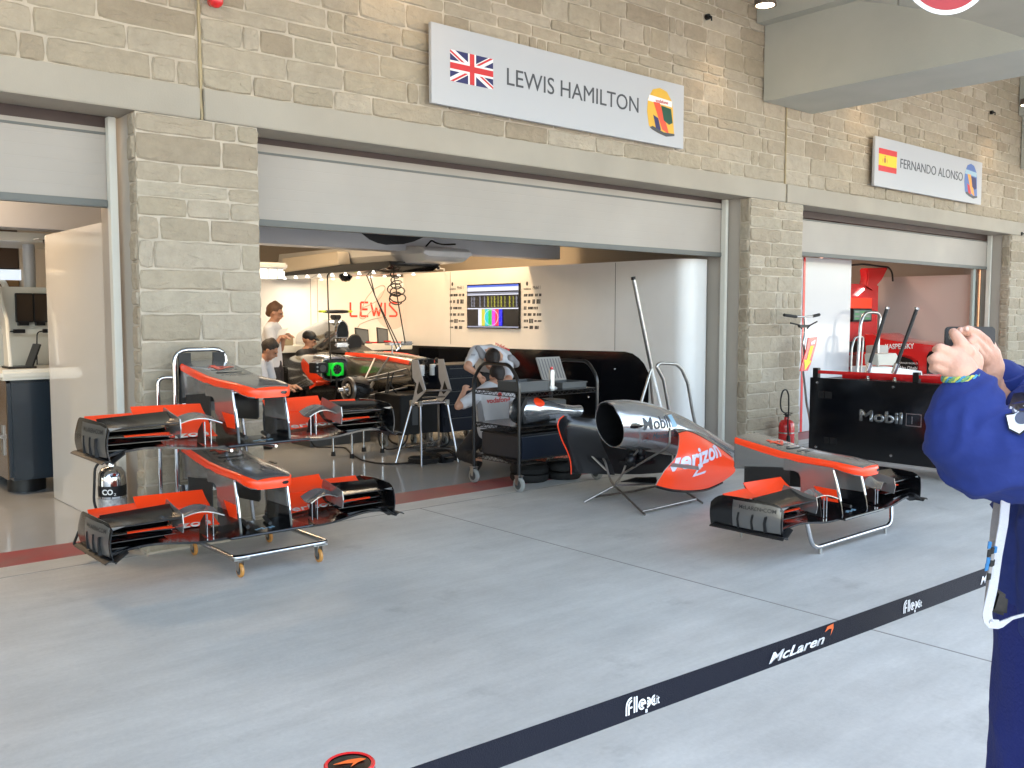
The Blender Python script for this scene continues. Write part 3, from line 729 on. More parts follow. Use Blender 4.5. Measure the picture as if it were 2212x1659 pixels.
for px, py in ((1527, 37), (2141, 243), (2205, 505)):
    q = P(px, py, y=FY); t = thing('wall_hook', 'small dark fitting on the stone wall ' + ('right of the union flag sign' if px == 1527 else 'above the red and yellow flag sign' if px == 2141 else 'at the right edge'), 'fitting', tuple(q), 'dark fittings on the stone wall')
    obj('plate', MB().cyl((q.x, q.y+.01, q.z), (q.x, q.y-.03, q.z), .03, 10), BLACK, t); obj('hook', MB().tube([(q.x, q.y-.03, q.z), (q.x, q.y-.06, q.z-.01), (q.x, q.y-.06, q.z-.05)], .009, 6), BLACK, t)
# round sign hanging close to the camera
c = PD(2045, -67, 4.2)
t = thing('round_sign', 'round red sign with white rim hanging at the top right', 'sign', tuple(c))
zd = -FWD.copy(); zd.z = 0; zd.normalize(); xd = Vector((0, 0, 1)).cross(zd)
flat('face', [(0, circ(0, 0, .203, 48))], [WHITEM], c, xd, Z3, t, depth=.006); flat('red_disc', [(0, circ(0, 0, .183, 48))], [mat('sign_red', (.30, .006, .01), .5)], c+zd*.007, xd, Z3, t, depth=.002)
flat('white_bar', [(0, [(-.13, -.03), (.13, -.03), (.13, .03), (-.13, .03)])], [WHITEM], c+zd*.0095, xd, Z3, t, depth=.002)
obj('hanger', MB().tube([(c.x, c.y, c.z+.18), (c.x, c.y, 5.5)], .012, 8), STEEL, t)

# ================================================================== MIDDLE GARAGE
XW, YBK = 8.55, 12.46
t = thing('side_partition', 'glossy white side partition with rounded front end and black lower panel', 'partition wall', (XW, 9, 0))
plan = [(XW, YBK)]+[(XW, y) for y in (11, 9.5, 8, 7.2)]+[(XW+.2-.2*math.cos(a), 6.95-.2*math.sin(a)) for a in [k*math.pi/16 for k in range(9)]]+[(8.905, 6.75)]
def zt(y): return 2.245+.012*math.sin((y-6.7)*.5)
m = MB(); m.rings([[Vector((x, y, .004)), Vector((x, y, zt(y))), Vector((x+.05, y+.03, zt(y))), Vector((x+.05, y+.03, .004))] for x, y in plan])
obj('panel', m, WHITE, t, smooth=30)
pl = [(P(*ZA(*q), x=XW-.004).y, P(*ZA(*q), x=XW-.004).z) for q in ((1540, 1075), (1600, 1090), (1650, 1125), (1690, 1170), (1712, 1215))]
poly = [(YBK, .01), (YBK, 1.115), (9.5, 1.13)]+pl+[(pl[-1][0]-.03, .9), (pl[-1][0]-.03, .01)]
bp = obj('black_panel', MB().prism(poly, 'x', XW-.006, XW-.001), BLACKG, t)
for y in (11.21, 7.86):
    obj('panel_seam', MB().box((XW-.0025, y-.003, 1.16), (XW, y+.003, 2.24)), GREYM, t)
for py, pz in ((8.25, .93), (7.85, .93), (8.3, .55)):
    obj('stud', MB().ball((XW-.008, py, pz), .014, 8), CHROME, t, smooth=True)
# sponsor columns
for px0, px1 in ((971.5, 1001), (1131.5, 1167)):
    a, b = P(px0, 650, x=XW-.001), P(px1, 650, x=XW-.001); wd = a.y-b.y
    rows = [(('vodafone', .0, .42, 1), ('Mobil 1', .56, .44, 1))]
    z0_, z1_ = P(px0, 624, x=XW).z, P(px0, 707, x=XW).z
    for r in range(7):
        z = z0_+(z1_-z0_)*r/6
        if r == 0:
            text('sponsor_word', 'vodafone', INK, (XW-.001, a.y, z-.015), (0, -1, 0), Z3, .034, wd*.44, t, depth=.001); text('sponsor_word', 'Mobil 1', INK, (XW-.001, a.y-wd*.56, z-.01), (0, -1, 0), Z3, .05, wd*.44, t, depth=.001)
            flat('sponsor_drop', [[*circ(0, 0, .022, 14, .03)]], INK, (XW-.001, a.y-wd*.2, z+.07), (0, -1, 0), Z3, t, depth=.001)
        else:
            rr = random.Random(r*7); q = 0
            while q < .96:
                wq = rr.uniform(.1, .3); hq = rr.choice((.012, .018, .03, .022))
                pls = []; u = q
                while u < min(q+wq, 1): pls.append([(u*wd, -hq), (u*wd+.022, -hq), (u*wd+.022+.004, hq), (u*wd+.004, hq)]); u += .07+rr.random()*.03
                flat('sponsor_mark', pls, INK if rr.random() < .7 else GREYM, (XW-.001, a.y, z), (0, -1, 0), Z3, t, depth=.001); q += wq+rr.uniform(.07, .14)
# wall screen
a, b = P(1010, 705, x=XW-.03), P(1120, 710, x=XW-.03); zb_, zt_ = (a.z+b.z)/2, (P(1010, 617, x=XW-.03).z+P(1120, 614, x=XW-.03).z)/2
t = thing('wall_screen', 'flat screen with data columns and colour bars on the white side partition', 'screen', (XW-.03, b.y, zb_))
W_, H_ = a.y-b.y, zt_-zb_
obj('case', MB().box((XW-.03, b.y-.015, zb_-.015), (XW-.002, a.y+.015, zt_+.015)), BLACKG, t, bevel=.003)
def em(n, c, s=.9): return mat('screen_'+n, (0, 0, 0), .3, emit=c, es=s*.12)
SC = [em('black', (.004, .004, .006)), em('white', (.8, .82, .95)), em('blue', (.08, .16, .75)), em('yel', (.65, .62, .05)), em('cyan', (.02, .62, .65)), em('green', (.02, .6, .08)), em('magenta', (.75, .05, .7)), em('red', (.8, .04, .08)), em('deep', (.02, .02, .85)), em('grey', (.3, .32, .42)), em('olive', (.4, .4, .05))]
ps = [(0, [(0, 0), (1, 0), (1, 1), (0, 1)]), (2, [(0, .96), (1, .96), (1, 1), (0, 1)]), (1, [(0, .86), (1, .86), (1, .955), (0, .955)]), (9, [(0, .8), (1, .8), (1, .825), (0, .825)]), (1, [(0, .765), (1, .765), (1, .79), (0, .79)]), (1, [(0, .435), (1, .435), (1, .46), (0, .46)]), (9, [(0, 0), (1, 0), (1, .03), (0, .03)])]
for i, (u, c) in enumerate(((.08, 9), (.13, 9), (.25, 9), (.34, 9), (.41, 3), (.48, 10), (.54, 3), (.61, 10), (.67, 3), (.74, 10), (.83, 3), (.9, 10), (.96, 9))):
    for k in range(9): ps.append((c, [(u, .49+k*.028), (u+.028-(k % 3)*.004, .49+k*.028), (u+.028-(k % 3)*.004, .505+k*.028), (u, .505+k*.028)]))
for i, c in enumerate((1, 3, 4, 5, 6, 7, 8)): ps.append((c, [(.23+i*.068, .04), (.298+i*.068, .04), (.298+i*.068, .43), (.23+i*.068, .43)]))
ri = circ(.49, .235, .13, 32, .18); ro = circ(.49, .235, .137, 32, .19)
for i in range(32): ps.append((1, [ri[i], ro[i], ro[(i+1) % 32], ri[(i+1) % 32]]))
ps = [(c, [(x*W_, y*H_) for x, y in pp]) for c, pp in ps]
flat('display', ps, SC, (XW-.031, a.y, zb_), (0, -1, 0), Z3, t, depth=.0005)
# back partition with the driver's first name
t = thing('back_partition', 'cream back partition with a first name in red letters and a faint signature', 'partition wall', (6, YBK, 0))
obj('panel', MB().box((3.06, YBK, .004), (XW, YBK+.06, 2.2)), WHITE, t)
for px in (671, 880): xx = P(px, 650, y=YBK).x; obj('panel_seam', MB().box((xx-.003, YBK-.002, .01), (xx+.003, YBK, 2.19)) if xx < XW-.05 else MB().box((7.0, YBK-.002, .01), (7.006, YBK, 2.19)), GREYM, t)
a, b = P(757, 683, y=YBK), P(859, 685, y=YBK); hh = P(757, 653, y=YBK).z-a.z
flat('name_backdrop', [circ(0, 0, .33, 32)], mat('blush', (.72, .60, .56), .4), (b.x-.1, YBK-.001, a.z+.12), X3, Z3, t, depth=.0008)
sw = .03; LW = b.x-a.x
def stroke(pts, w_): return [band(pts[i], pts[i+1], w_) for i in range(len(pts)-1)]
LT = []
for x_, st_ in ((0, [[(0, 1), (0, 0), (.55, 0)]]), (.83, [[(.6, 1), (0, 1), (0, 0), (.6, 0)], [(0, .5), (.55, .5)]]), (1.65, [[(0, 1), (.25, 0), (.45, .62), (.65, 0), (.9, 1)]]), (2.83, [[(0, 1), (0, 0)]]), (3.17, [[(.7, 1), (.1, 1), (0, .85), (.68, .2), (.6, 0), (0, 0)]])):
    for s_ in st_: LT += stroke([(LW/3.9*(x_+px_), py_*hh) for px_, py_ in s_], sw)
flat('name_lettering', LT, mat('red_letters', (.80, .06, .03), .4), (a.x, YBK-.002, a.z), X3, Z3, t)
sg = [P(*Z5(*q), y=YBK-.004) for q in ((1060, 1110), (1075, 1080), (1180, 1035), (1300, 1010), (1330, 970), (1200, 930), (1120, 1030), (1075, 1020), (1080, 930), (1200, 880), (1280, 830), (1330, 720), (1300, 695), (1220, 730), (1130, 840), (1090, 960))]
obj('signature', MB().tube(sg, .006, 5, bend=.08), mat('signature_grey', (.42, .37, .32), .5), t)
# white fascia beam behind the door, with a dark plate for its opening
t = thing('fascia_beam', 'wide pale grey fascia box hanging behind the middle roller door', 'fascia', (6, 9.2, 2.36))
fx1 = P(1280, 560, y=9.2).x
obj('box', MB().box((3.06, 9.2, 2.355), (8.9, 9.5, 3.1)), mat('pale_grey', (.46, .48, .52), .4), t, bevel=.005)
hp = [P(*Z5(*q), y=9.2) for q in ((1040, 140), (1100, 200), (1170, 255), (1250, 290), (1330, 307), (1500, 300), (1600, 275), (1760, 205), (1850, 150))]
obj('dark_opening_plate', MB().prism([(q.x, q.z) for q in hp]+[(hp[-1].x, 3.0), (hp[0].x, 3.0)], 'y', 9.193, 9.199), mat('navy_shade', (.004, .006, .012), .3), t)  # flat plate on the face; the opening's shade is its dark colour
# service gantry above the car
t = thing('service_gantry', 'white overhead service gantry with dark lamp strip above the silver racing car', 'gantry', (6.4, 10, 2.2))
def gl(y): 
    k = (y-8.9)/3.5; return (2.40+.07*min(1, k*1.6), 2.225-.02*k)
ys = [8.82, 8.85, 8.92, 9.1, 9.6, 10, 11, 12, 12.4]; rr = []
for y in ys:
    zt__, zb__ = gl(max(y, 8.9)); e = {8.82: .35, 8.85: .7, 8.92: .93}.get(y, 1); zm = (zt__+zb__)/2; hgt = (zt__-zb__)/2*e
    rr.append([Vector((x, y, z)) for x, z in ((6.36, zm+hgt), (6.34, zm), (6.42, zm-hgt), (6.98, zm-hgt), (7.06, zm), (7.04, zm+hgt))])
obj('boom', MB().rings(rr), mat('boom_white', (.62, .64, .66), .3, coat=.4), t, smooth=35)
m = MB(); rr = []
for y, e in ((9.3, .3), (9.4, .8), (9.7, 1), (12.4, 1)): rr.append([Vector((x, y, z)) for x, z in ((6.18, 2.235), (6.20, 2.215-.075*e), (6.34, 2.215-.115*e), (6.9, 2.215-.09*e), (6.95, 2.235))])
obj('lamp_tray', m.rings(rr), BLACKG, t, smooth=35)
LED = mat('led', (1, 1, 1), .3, emit=(1, .93, .8), es=.8)
for i in range(8):
    y = 9.75+i*.33
    for xx in (6.255, 6.30): obj('led_spot', MB().lathe([(.014, -.012), (.014, .006)], (xx, y+(xx-6.25), 2.118), 'z', 10), LED, t)
    for xx in (6.85,): obj('led_spot', MB().lathe([(.022, 0), (.022, .006)], (xx, y, 2.105), 'z', 10), LED, t)
l_ = area((6.6, 10.8, 2.07), .5, 3.0, 40, (1, .86, .66)); l_.name = 'gantry_lamps'
b0 = [P(*Z5(*q), x=6.15) for q in ((320, 440), (855, 370), (875, 500), (340, 572))]
obj('side_cabinet', MB().slab(b0, (.18, 0, 0)), mat('cream_box', (.62, .57, .48), .4), t, bevel=.01)
q = P(*Z5(940, 575), x=6.4); obj('camera_dome', MB().lathe([(.0, -.06), (.05, -.05), (.09, -.0), (.09, .04), (0, .045)], (6.4, q.y, 2.09), 'z', 20), BLACKG, t, smooth=True)
obj('hanger_post', MB().box((6.6, 9.6, 2.4), (6.8, 9.8, 3.35)), mat('boom_white'), t)
cab = MB(); a = P(*Z5(1680, 300), x=6.5)
obj('cable_loop', MB().tube([(6.5, 9.0, 2.40), (6.48, 8.85, 2.47), (6.46, 8.75, 2.43), (6.45, 8.6, 2.40), (6.44, 8.35, 2.39)], .010, 6, bend=.05), RUBBER, t)
# bullet camera, strip lamp
q = P(*Z5(1840, 530), x=8.3); t = thing('security_camera', 'small white bullet camera above the white side partition', 'camera', tuple(q))
obj('body', MB().cyl(q, q+Vector((.1, .16, .0)), .032, 14), WHITEM, t, smooth=60); obj('lens', MB().cyl(q-Vector((.012, .02, 0)), q, .024, 12), BLACKG, t); obj('bracket', MB().tube([q+Vector((.08, .12, 0)), q+Vector((.26, .2, .0)), q+Vector((.26, .2, -.14))], .012, 6), WHITEM, t)
a = P(568, 590, y=10.5); t = thing('strip_lamp', 'white glowing ribbed lamp hanging at the left of the garage', 'lamp', (a.x, 10.5, a.z))
m = MB()
obj('diffuser', MB().box((a.x-.9, 10.45, a.z-.06), (a.x+.27, 10.75, a.z+.05)), mat('diffuser', (1, 1, 1), .4, emit=(1, .9, .72), es=.16), t, bevel=.02)
obj('shade', MB().box((a.x-.95, 10.43, a.z+.051), (a.x+.3, 10.78, a.z+.13)), WHITEM, t, bevel=.02)
for k in range(9): obj('rib', MB().box((a.x-.8+k*.12, 10.442, a.z-.062), (a.x-.785+k*.12, 10.76, a.z+.05)), WHITEM, t)
l_ = area((a.x-.3, 10.6, a.z-.1), 1.1, .3, 9, (1, .8, .55)); l_.name = 'strip_lamp_light'
# hanging leads
def lead(name, label, cat, pts, r=.008, bend=0): return tag(obj(name, MB().tube(pts, r, 6, bend=bend), RUBBER, smooth=True), label, cat, 'black leads hanging from the gantry')
lead('power_lead', 'straight black lead hanging from the gantry in front of the airbox', 'cable', [P(*Z5(762, 575), x=6.36), P(*Z5(772, 900), x=6.2), P(*Z5(800, 1640), x=6.0)], .010)
lead('power_lead', 'left one of the slanting pair of leads right of the airbox', 'cable', [P(*Z5(1130, 570), x=6.4), P(*Z5(1260, 880), x=6.5), P(*Z5(1440, 1320), x=6.6)])
lead('power_lead', 'right one of the slanting pair of leads right of the airbox', 'cable', [P(*Z5(1172, 570), x=6.4), P(*Z5(1225, 800), x=6.45), P(*Z5(1480, 1330), x=6.6)])
lead('power_lead', 'rightmost straight lead running down beside the coiled hose', 'cable', [P(*Z5(1405, 560), x=6.45), P(*Z5(1450, 860), x=6.5), P(*Z5(1520, 1260), x=6.6)])
a = P(*Z5(1412, 560), x=6.5); b = P(*Z5(1440, 860), x=6.5); cp = []
for k in range(120):
    f = k/119; ang = (f*2/.4 if f < .4 else 2+(f-.4)*5/.6)*2*math.pi; rad = .05 if f < .4 else .085+.03*math.sin(f*23)
    c_ = a.lerp(b, f*1.0 if f < .5 else f); cp.append(c_+Vector((.5*rad*math.cos(ang), -rad*math.cos(ang), rad*.6*math.sin(ang))))
tag(obj('air_hose', MB().tube(cp, .008, 5), RUBBER, smooth=True), 'coiled black air hose hanging from the right end of the gantry', 'hose')
# back counter with drawers
t = thing('tool_counter', 'long cream topped counter with dark drawers along the back partition', 'counter', (6.5, 12.1, 0))
obj('worktop', MB().box((4.3, 11.85, 1.07), (8.3, 12.45, 1.17)), CREAM, t, bevel=.01)
obj('cabinet', MB().box((4.35, 11.9, .004), (8.25, 12.44, 1.07)), mat('dark_cabinet', (.03, .022, .018), .4), t)
for k in range(5):
    for x in (5.25, 6.05): obj('drawer', MB().box((x-.36, 11.885, .12+k*.185), (x+.36, 11.9, .12+k*.185+.03)), CREAM, t)
for i, (u0, u1, v) in enumerate(((1050, 1180, 1245), (1262, 1370, 1245), (905, 950, 1250))):
    a, b = P(*Z5(u0, v), y=11.95), P(*Z5(u1, v), y=11.95)
    t = thing('laptop', ('left of the two tilted tablets' if i == 0 else 'right of the two tilted tablets' if i == 1 else 'tilted tablet partly hidden by the airbox') + ' on the back counter', 'laptop', (a.x, 12.0, 1.17), 'tilted screens on the back counter')
    w = b.x-a.x; mt = Matrix.Translation((a.x, 11.98, 1.172)) @ Matrix.Rotation(R(-18), 4, 'X') @ Matrix.Shear('XZ', 4, (.0, .0))
    obj('case', MB().box((0, 0, 0), (w, .015, .26), Matrix.Translation((a.x, 11.98, 1.172)) @ Matrix.Rotation(R(-20), 4, 'X') @ Matrix.Rotation(R(9), 4, 'Y')), BLACK, t, bevel=.003)
    obj('display', MB().box((.018, -.003, .02), (w-.018, -.001, .24), Matrix.Translation((a.x, 11.98, 1.172)) @ Matrix.Rotation(R(-20), 4, 'X') @ Matrix.Rotation(R(9), 4, 'Y')), mat('dim_screen', (.05, .05, .05), .2, emit=(.25, .24, .2), es=.04), t)
    obj('base', MB().box((a.x-.02, 11.92, 1.171), (a.x+w+.02, 12.14, 1.185)), BLACK, t, bevel=.003)
tag(obj('tool_tray', MB().box((5.6, 11.9, 1.171), (6.3, 12.3, 1.30)), mat('tan_tray', (.3, .24, .15), .5), bevel=.01), 'tan equipment tray on the back counter beside the reading mechanic', 'tray')
rs = random.Random(5)
m = MB()
for k in range(9):
    x = 6.9+k*.16; m.box((x, 11.95+rs.random()*.05, 1.1705), (x+rs.uniform(.06, .12), 12.1, 1.175+rs.uniform(.01, .04)))
tag(obj('tool_clutter', m, REDD), 'row of small red handled tools lying on the back counter', 'tools')
# unseen ceiling lamps added above the door line to light the garages
for i, (x, y, p) in enumerate(((4.6, 9.9, 50), (7.7, 9.8, 66), (4.2, 11.4, 18), (7.8, 11.5, 48))):
    q = tag(obj('added_ceiling_lamp', MB().box((x-.6, y-.1, 3.25), (x+.6, y+.1, 3.33)), mat('added_ceiling_lamp', (1, 1, 1), .5, emit=(1, .75, .45), es=.5)), 'unseen tube lamp added under the ceiling of the middle garage', 'lamp', 'added ceiling lamps of the middle garage')
    area((x, y, 3.23), 1.2, .2, p, WARM)
for x, y, p in ((1.2, 8.6, 70), (0.2, 11.5, 60), (13.2, 8.6, 90), (14.5, 11.5, 60)):  # added lights for the side garages, without fixtures
    area((x, y, 3.23), 1.2, .2, p, (1, .70, .42) if x < 5 else (1, .66, .5))

# ================================================================== THE RACING CAR
CXX = 6.67
t = thing('racing_car', 'silver and black racing car without wheels or nose standing in the middle garage', 'racing car', (CXX, 10.6, 0))
def sect(y, hw, zt, zb, dx=0, r=.3, n=16, x0=CXX, p=2.6):
    """super-ellipse cross section"""
    o = []
    zc, hh = (zt+zb)/2, (zt-zb)/2
    for k in range(n):
        a = 2*math.pi*k/n; c, s_ = math.cos(a), math.sin(a)
        o.append(Vector((x0+dx+hw*math.copysign(abs(c)**(2/p), c), y, zc+hh*math.copysign(abs(s_)**(2/p), s_))))
    return o
ch = obj('chassis', MB().rings([sect(*a, n=24) for a in ((9.31, .19, 1.08, .74), (9.6, .205, 1.10, .71), (10.0, .235, 1.12, .66), (10.4, .28, 1.125, .60), (10.9, .33, 1.12, .55), (11.3, .33, 1.13, .5), (12.3, .28, 1.05, .5))]), mat('tan_reflection_silver', (.33, .29, .24), .22, .75, coat=.4), t, smooth=50)  # silver chassis with its warm tan reflection put into the colour
# red stripe along the top edge
for s in (-1, 1):
    m = MB(); rr = []
    for y, hw, z in ((9.33, .198, 1.02), (9.6, .213, 1.045), (10.0, .243, 1.075), (10.45, .29, 1.085), (10.62, .31, 1.085)):
        w = .022 if y < 10.5 else .006
        rr.append([Vector((CXX+s*(hw+.003), y, z-w)), Vector((CXX+s*(hw+.004), y, z)), Vector((CXX+s*(hw-.012), y, z+.026)), Vector((CXX+s*(hw-.018), y, z+.02))])
    obj('edge_stripe', m.rings(rr), RED, t, smooth=50)
obj('front_bulkhead', MB().box((CXX-.16, 9.285, .77), (CXX+.16, 9.309, 1.06)), BLACK, t, bevel=.01)
for dx, dz in ((-.1, .0), (.07, .0), (.15, -.05)):
    b_ = obj('fluid_bottle', MB().lathe([(.0, 0), (.04, .004), (.04, .09), (.036, .10)], (CXX+dx, 9.2, .86+dz), 'z', 14), WHITEM, t, smooth=40)
    obj('cap', MB().lathe([(.04, 0), (.04, .035), (0, .036)], (CXX+dx, 9.2, .961+dz), 'z', 14), WHITEM, b_, smooth=40)
rs = random.Random(4); m = MB()
for k in range(26):
    x, z = CXX+rs.uniform(-.17, .17), rs.uniform(.8, 1.06); m.ball((x, 9.24-rs.random()*.05, z), rs.uniform(.012, .03), 8)
for k in range(8): x = CXX+rs.uniform(-.15, .15); m.tube([(x, 9.28, rs.uniform(.85, 1.05)), (x+rs.uniform(-.05, .05), 9.15, rs.uniform(.8, 1)), (x+rs.uniform(-.1, .1), 9.27, .8)], .007, 5, bend=.04)
obj('pedal_hardware', m, BLACK, t, smooth=True)
# cockpit
m = MB(); m.rings([[Vector((CXX+.24*math.cos(a)*w, 10.62+.62*f+.0*math.sin(a), 1.06+.12*math.sin(f*3.1)*max(0, math.sin(a))+.035)) for a in [k*math.pi/12 for k in range(13)]] for f, w in ((0, .5), (.1, .85), (.4, 1), (.8, 1), (1, .8))], close=False)
obj('cockpit_surround', m, CARBONM, t, smooth=50)
obj('headrest', MB().box((CXX-.22, 10.95, 1.10), (CXX+.22, 11.25, 1.24)), CARBONM, t, bevel=.03)
obj('steering_wheel', MB().lathe([(.0, -.01), (.10, -.012), (.115, 0), (.10, .012), (0, .01)], (CXX-.06, 10.78, 1.23), 'y', 24), BLACK, t, smooth=True)
for s in (-1, 1):
    mr = obj('mirror', MB().box((CXX+s*.50-.1, 10.34, 1.19), (CXX+s*.50+.1, 10.42, 1.245)), SILVER, t, bevel=.022)
    obj('mirror_stalk', MB().tube([(CXX+s*.44, 10.4, 1.2), (CXX+s*.36, 10.42, 1.12)], .009, 6), CHROME, mr, smooth=True)
obj('camera_pod', MB().tube([(CXX-.02, 9.95, 1.10), (CXX-.02, 9.95, 1.22)], .012, 8).box((CXX-.09, 9.9, 1.215), (CXX+.07, 10.02, 1.245)), SILVER, t, bevel=.004)
# airbox
m = MB(); m.rings([sect(*a, n=20, p=2.2) for a in ((11.22, .11, 1.52, 1.28), (11.32, .13, 1.545, 1.2), (11.6, .145, 1.54, 1.08), (12.0, .13, 1.46, 1.05), (12.35, .10, 1.36, 1.05))])
ab = obj('airbox', m, SILVER, t, smooth=50)
obj('intake_lip', MB().rings([[Vector((CXX+.115*x, 11.21, 1.40+.125*z)) for x, z in ((-.9, -1), (-.98, -.4), (-.75, .5), (-.35, .95), (0, 1.05), (.35, .95), (.75, .5), (.98, -.4), (.9, -1))], [Vector((CXX+.10*x, 11.19, 1.40+.115*z)) for x, z in ((-.9, -1), (-.98, -.4), (-.75, .5), (-.35, .95), (0, 1.05), (.35, .95), (.75, .5), (.98, -.4), (.9, -1))]]), CHROME, ab, smooth=40)
obj('intake', MB().rings([[Vector((CXX+.09*x, y, 1.40+.105*z)) for x, z in ((-.9, -1), (-.98, -.4), (-.75, .5), (-.35, .95), (0, 1.05), (.35, .95), (.75, .5), (.98, -.4), (.9, -1))] for y in (11.186, 11.189)]), BLACKG, ab)
for s in (-1, 1): obj('roll_strut', MB().tube([(CXX+s*.08, 11.24, 1.29), (CXX+s*.12, 11.2, 1.12)], .016, 8), CHROME, ab, smooth=True)
obj('camera_mount', MB().box((CXX-.05, 11.3, 1.54), (CXX+.05, 11.44, 1.60)), BLACK, ab, bevel=.01)
cm = obj('camera_bar', MB().rings([sect(11.37+dy, .0+w, 1.645+h, 1.645-h, x0=CXX, n=10) for dy, w, h in ((-.07, .12, .012), (-.04, .2, .026), (.04, .2, .026), (.07, .14, .012))]), BLACK, ab, smooth=50)
lime = mat('lime', (.45, .6, .03), .4)
for s in (-1, 1): obj('bar_tip', MB().box((CXX+s*.2-.055, 11.32, 1.632), (CXX+s*.2+.055, 11.42, 1.662)), lime, ab, bevel=.012)
# sidepods with inlets, undercut, floor
for s in (-1, 1):
    rr = []
    for y, xo, zt_, zb_ in ((10.62, .66, 1.06, .74), (10.7, .69, 1.085, .70), (11.0, .70, 1.09, .62), (11.5, .66, 1.06, .52), (12.0, .55, .98, .50), (12.4, .4, .9, .5)):
        xi = .22; c = (xi+xo)/2
        rr.append(sect(y, (xo-xi)/2, zt_, zb_, dx=s*c, n=20, p=3.6))
    sp = obj('sidepod', MB().rings(rr), SILVER, t, smooth=50)
    obj('inlet', MB().rings([sect(y, .185, 1.035, .77, dx=s*.46, n=20, p=3.6) for y in (10.605, 10.618)]), BLACKG, sp)
    bb = bvh(sp)
    # flame shaped side logo
    X_ = CXX+s*.75; sg = -1 if s < 0 else 1
    fl = [(10.60+.0, 1.02), (10.75, .93), (10.82, .83), (10.78, .74), (10.66, .62), (10.72, .60), (10.95, .70), (10.98, .80), (10.9, .92), (10.8, 1.0)]
    fl = [P(*Z6(*q), x=CXX-.70) for q in ((505, 372), (560, 410), (610, 480), (670, 550), (692, 610), (680, 640), (625, 672), (612, 620), (560, 540), (515, 480), (500, 420))]
    flat('side_flame', [[((v.y if s > 0 else -v.y), v.z) for v in fl]], RED, (X_, 0, 0), (0, sg, 0), Z3, sp, onto=bb, lift=.004)
    for q0 in ((525, 520), (560, 560), (585, 595)):
        qs = [P(*Z6(q0[0]+a, q0[1]+b_), x=CXX-.70) for a, b_ in ((0, 0), (40, 30), (48, 45), (5, 20))]
        flat('flame_mark', [[((v.y if s > 0 else -v.y), v.z) for v in qs]], WHITEM, (X_, 0, 0), (0, sg, 0), Z3, sp, onto=bb, sub=1, lift=.007)
    obj('turning_board', MB().prism([(10.2, .5), (10.9, .46), (11.2, .5), (11.2, .74), (10.7, .70), (10.35, .68)], 'x', CXX+s*.56, CXX+s*.575), CARBON, t, bevel=.003)
obj('floor_tray', MB().prism([(CXX-.68, 10.75), (CXX-.62, 10.45), (CXX-.25, 10.2), (CXX-.12, 9.9), (CXX+.12, 9.9), (CXX+.25, 10.2), (CXX+.62, 10.45), (CXX+.68, 10.75), (CXX+.68, 12.3), (CXX-.68, 12.3)], 'z', .42, .455), CARBON, t, bevel=.004)
# open engine bay on the near side, rear suspension
m = MB(); rs = random.Random(8)
for k in range(22): 
    y = rs.uniform(11.5, 12.35); m.box((CXX-.66+rs.random()*.1, y, rs.uniform(.46, .75)), (CXX-.4, y+rs.uniform(.03, .12), rs.uniform(.76, .9)))
for k in range(12): y = rs.uniform(11.6, 12.3); m.tube([(CXX-.7, y, .5), (CXX-.72, y+.1, .7), (CXX-.6, y+.2, .9)], .012, 6, bend=.08)
obj('engine_bay', m, BLACK, t)
# front corner: hub, drum, calliper, wishbones
for s in (-1, 1):
    hx, hy, hz = CXX+s*.72, 9.67, .705
    h = obj('brake_drum', MB().lathe([(.0, -.10), (.13, -.10), (.155, -.05), (.16, .06), (.14, .10), (.0, .10)], (hx, hy, hz), 'x', 28), CARBONM, t, smooth=35)
    obj('drum_ring', MB().lathe([(.11, .101 if s > 0 else -.125), (.15, .101 if s > 0 else -.125), (.155, .12 if s > 0 else -.101), (.11, .125 if s > 0 else -.101)], (hx, hy, hz), 'x', 28, cap=False), DARKSTEEL, h, smooth=40)
    d = s
    obj('axle', MB().lathe([(.0, d*.26), (.022, d*.26), (.026, d*.20), (.045, d*.19), (.05, d*.14), (.075, d*.13), (.08, d*.101)], (hx, hy, hz), 'x', 18), CHROME, h, smooth=35)
    m = MB(); rs = random.Random(9)
    for k in range(18):
        a = rs.uniform(0, 6.28); m.ball((hx+rs.uniform(-.1, .1)-s*.03, hy+.15*math.cos(a), hz+.15*math.sin(a)), rs.uniform(.015, .035), 8)
    for k in range(7):
        a = rs.uniform(0, 6.28); m.tube([(hx+.09*s, hy+.15*math.cos(a), hz+.15*math.sin(a)), (hx-.02*s, hy+.19*math.cos(a+.3), hz+.19*math.sin(a+.3)), (hx-.12*s, hy+.12*math.cos(a+.6), hz+.12*math.sin(a+.6))], .009, 5, bend=.05)
    obj('brake_hardware', m, BLACK, h, smooth=True)
    for (dx, dy, dz), (ex, ey, ez) in (((.12, .0, .12), (.20, -.30, .22)), ((.12, .0, .12), (.23, .35, .34)), ((.12, -.05, .10), (.2, -.25, .14)), ((.1, 0, -.10), (.19, -.3, -.0)), ((.1, 0, -.10), (.25, .35, .02)), ((.1, .0, -.08), (.22, .05, .36))):
        a = Vector((hx-s*dx, hy+dy, hz+dz)); b_ = Vector((CXX+s*ex, 9.67+ey, .72+ez))
        obj('wishbone', MB().tube([a, b_], .012, 8), DARKSTEEL, t, smooth=True)
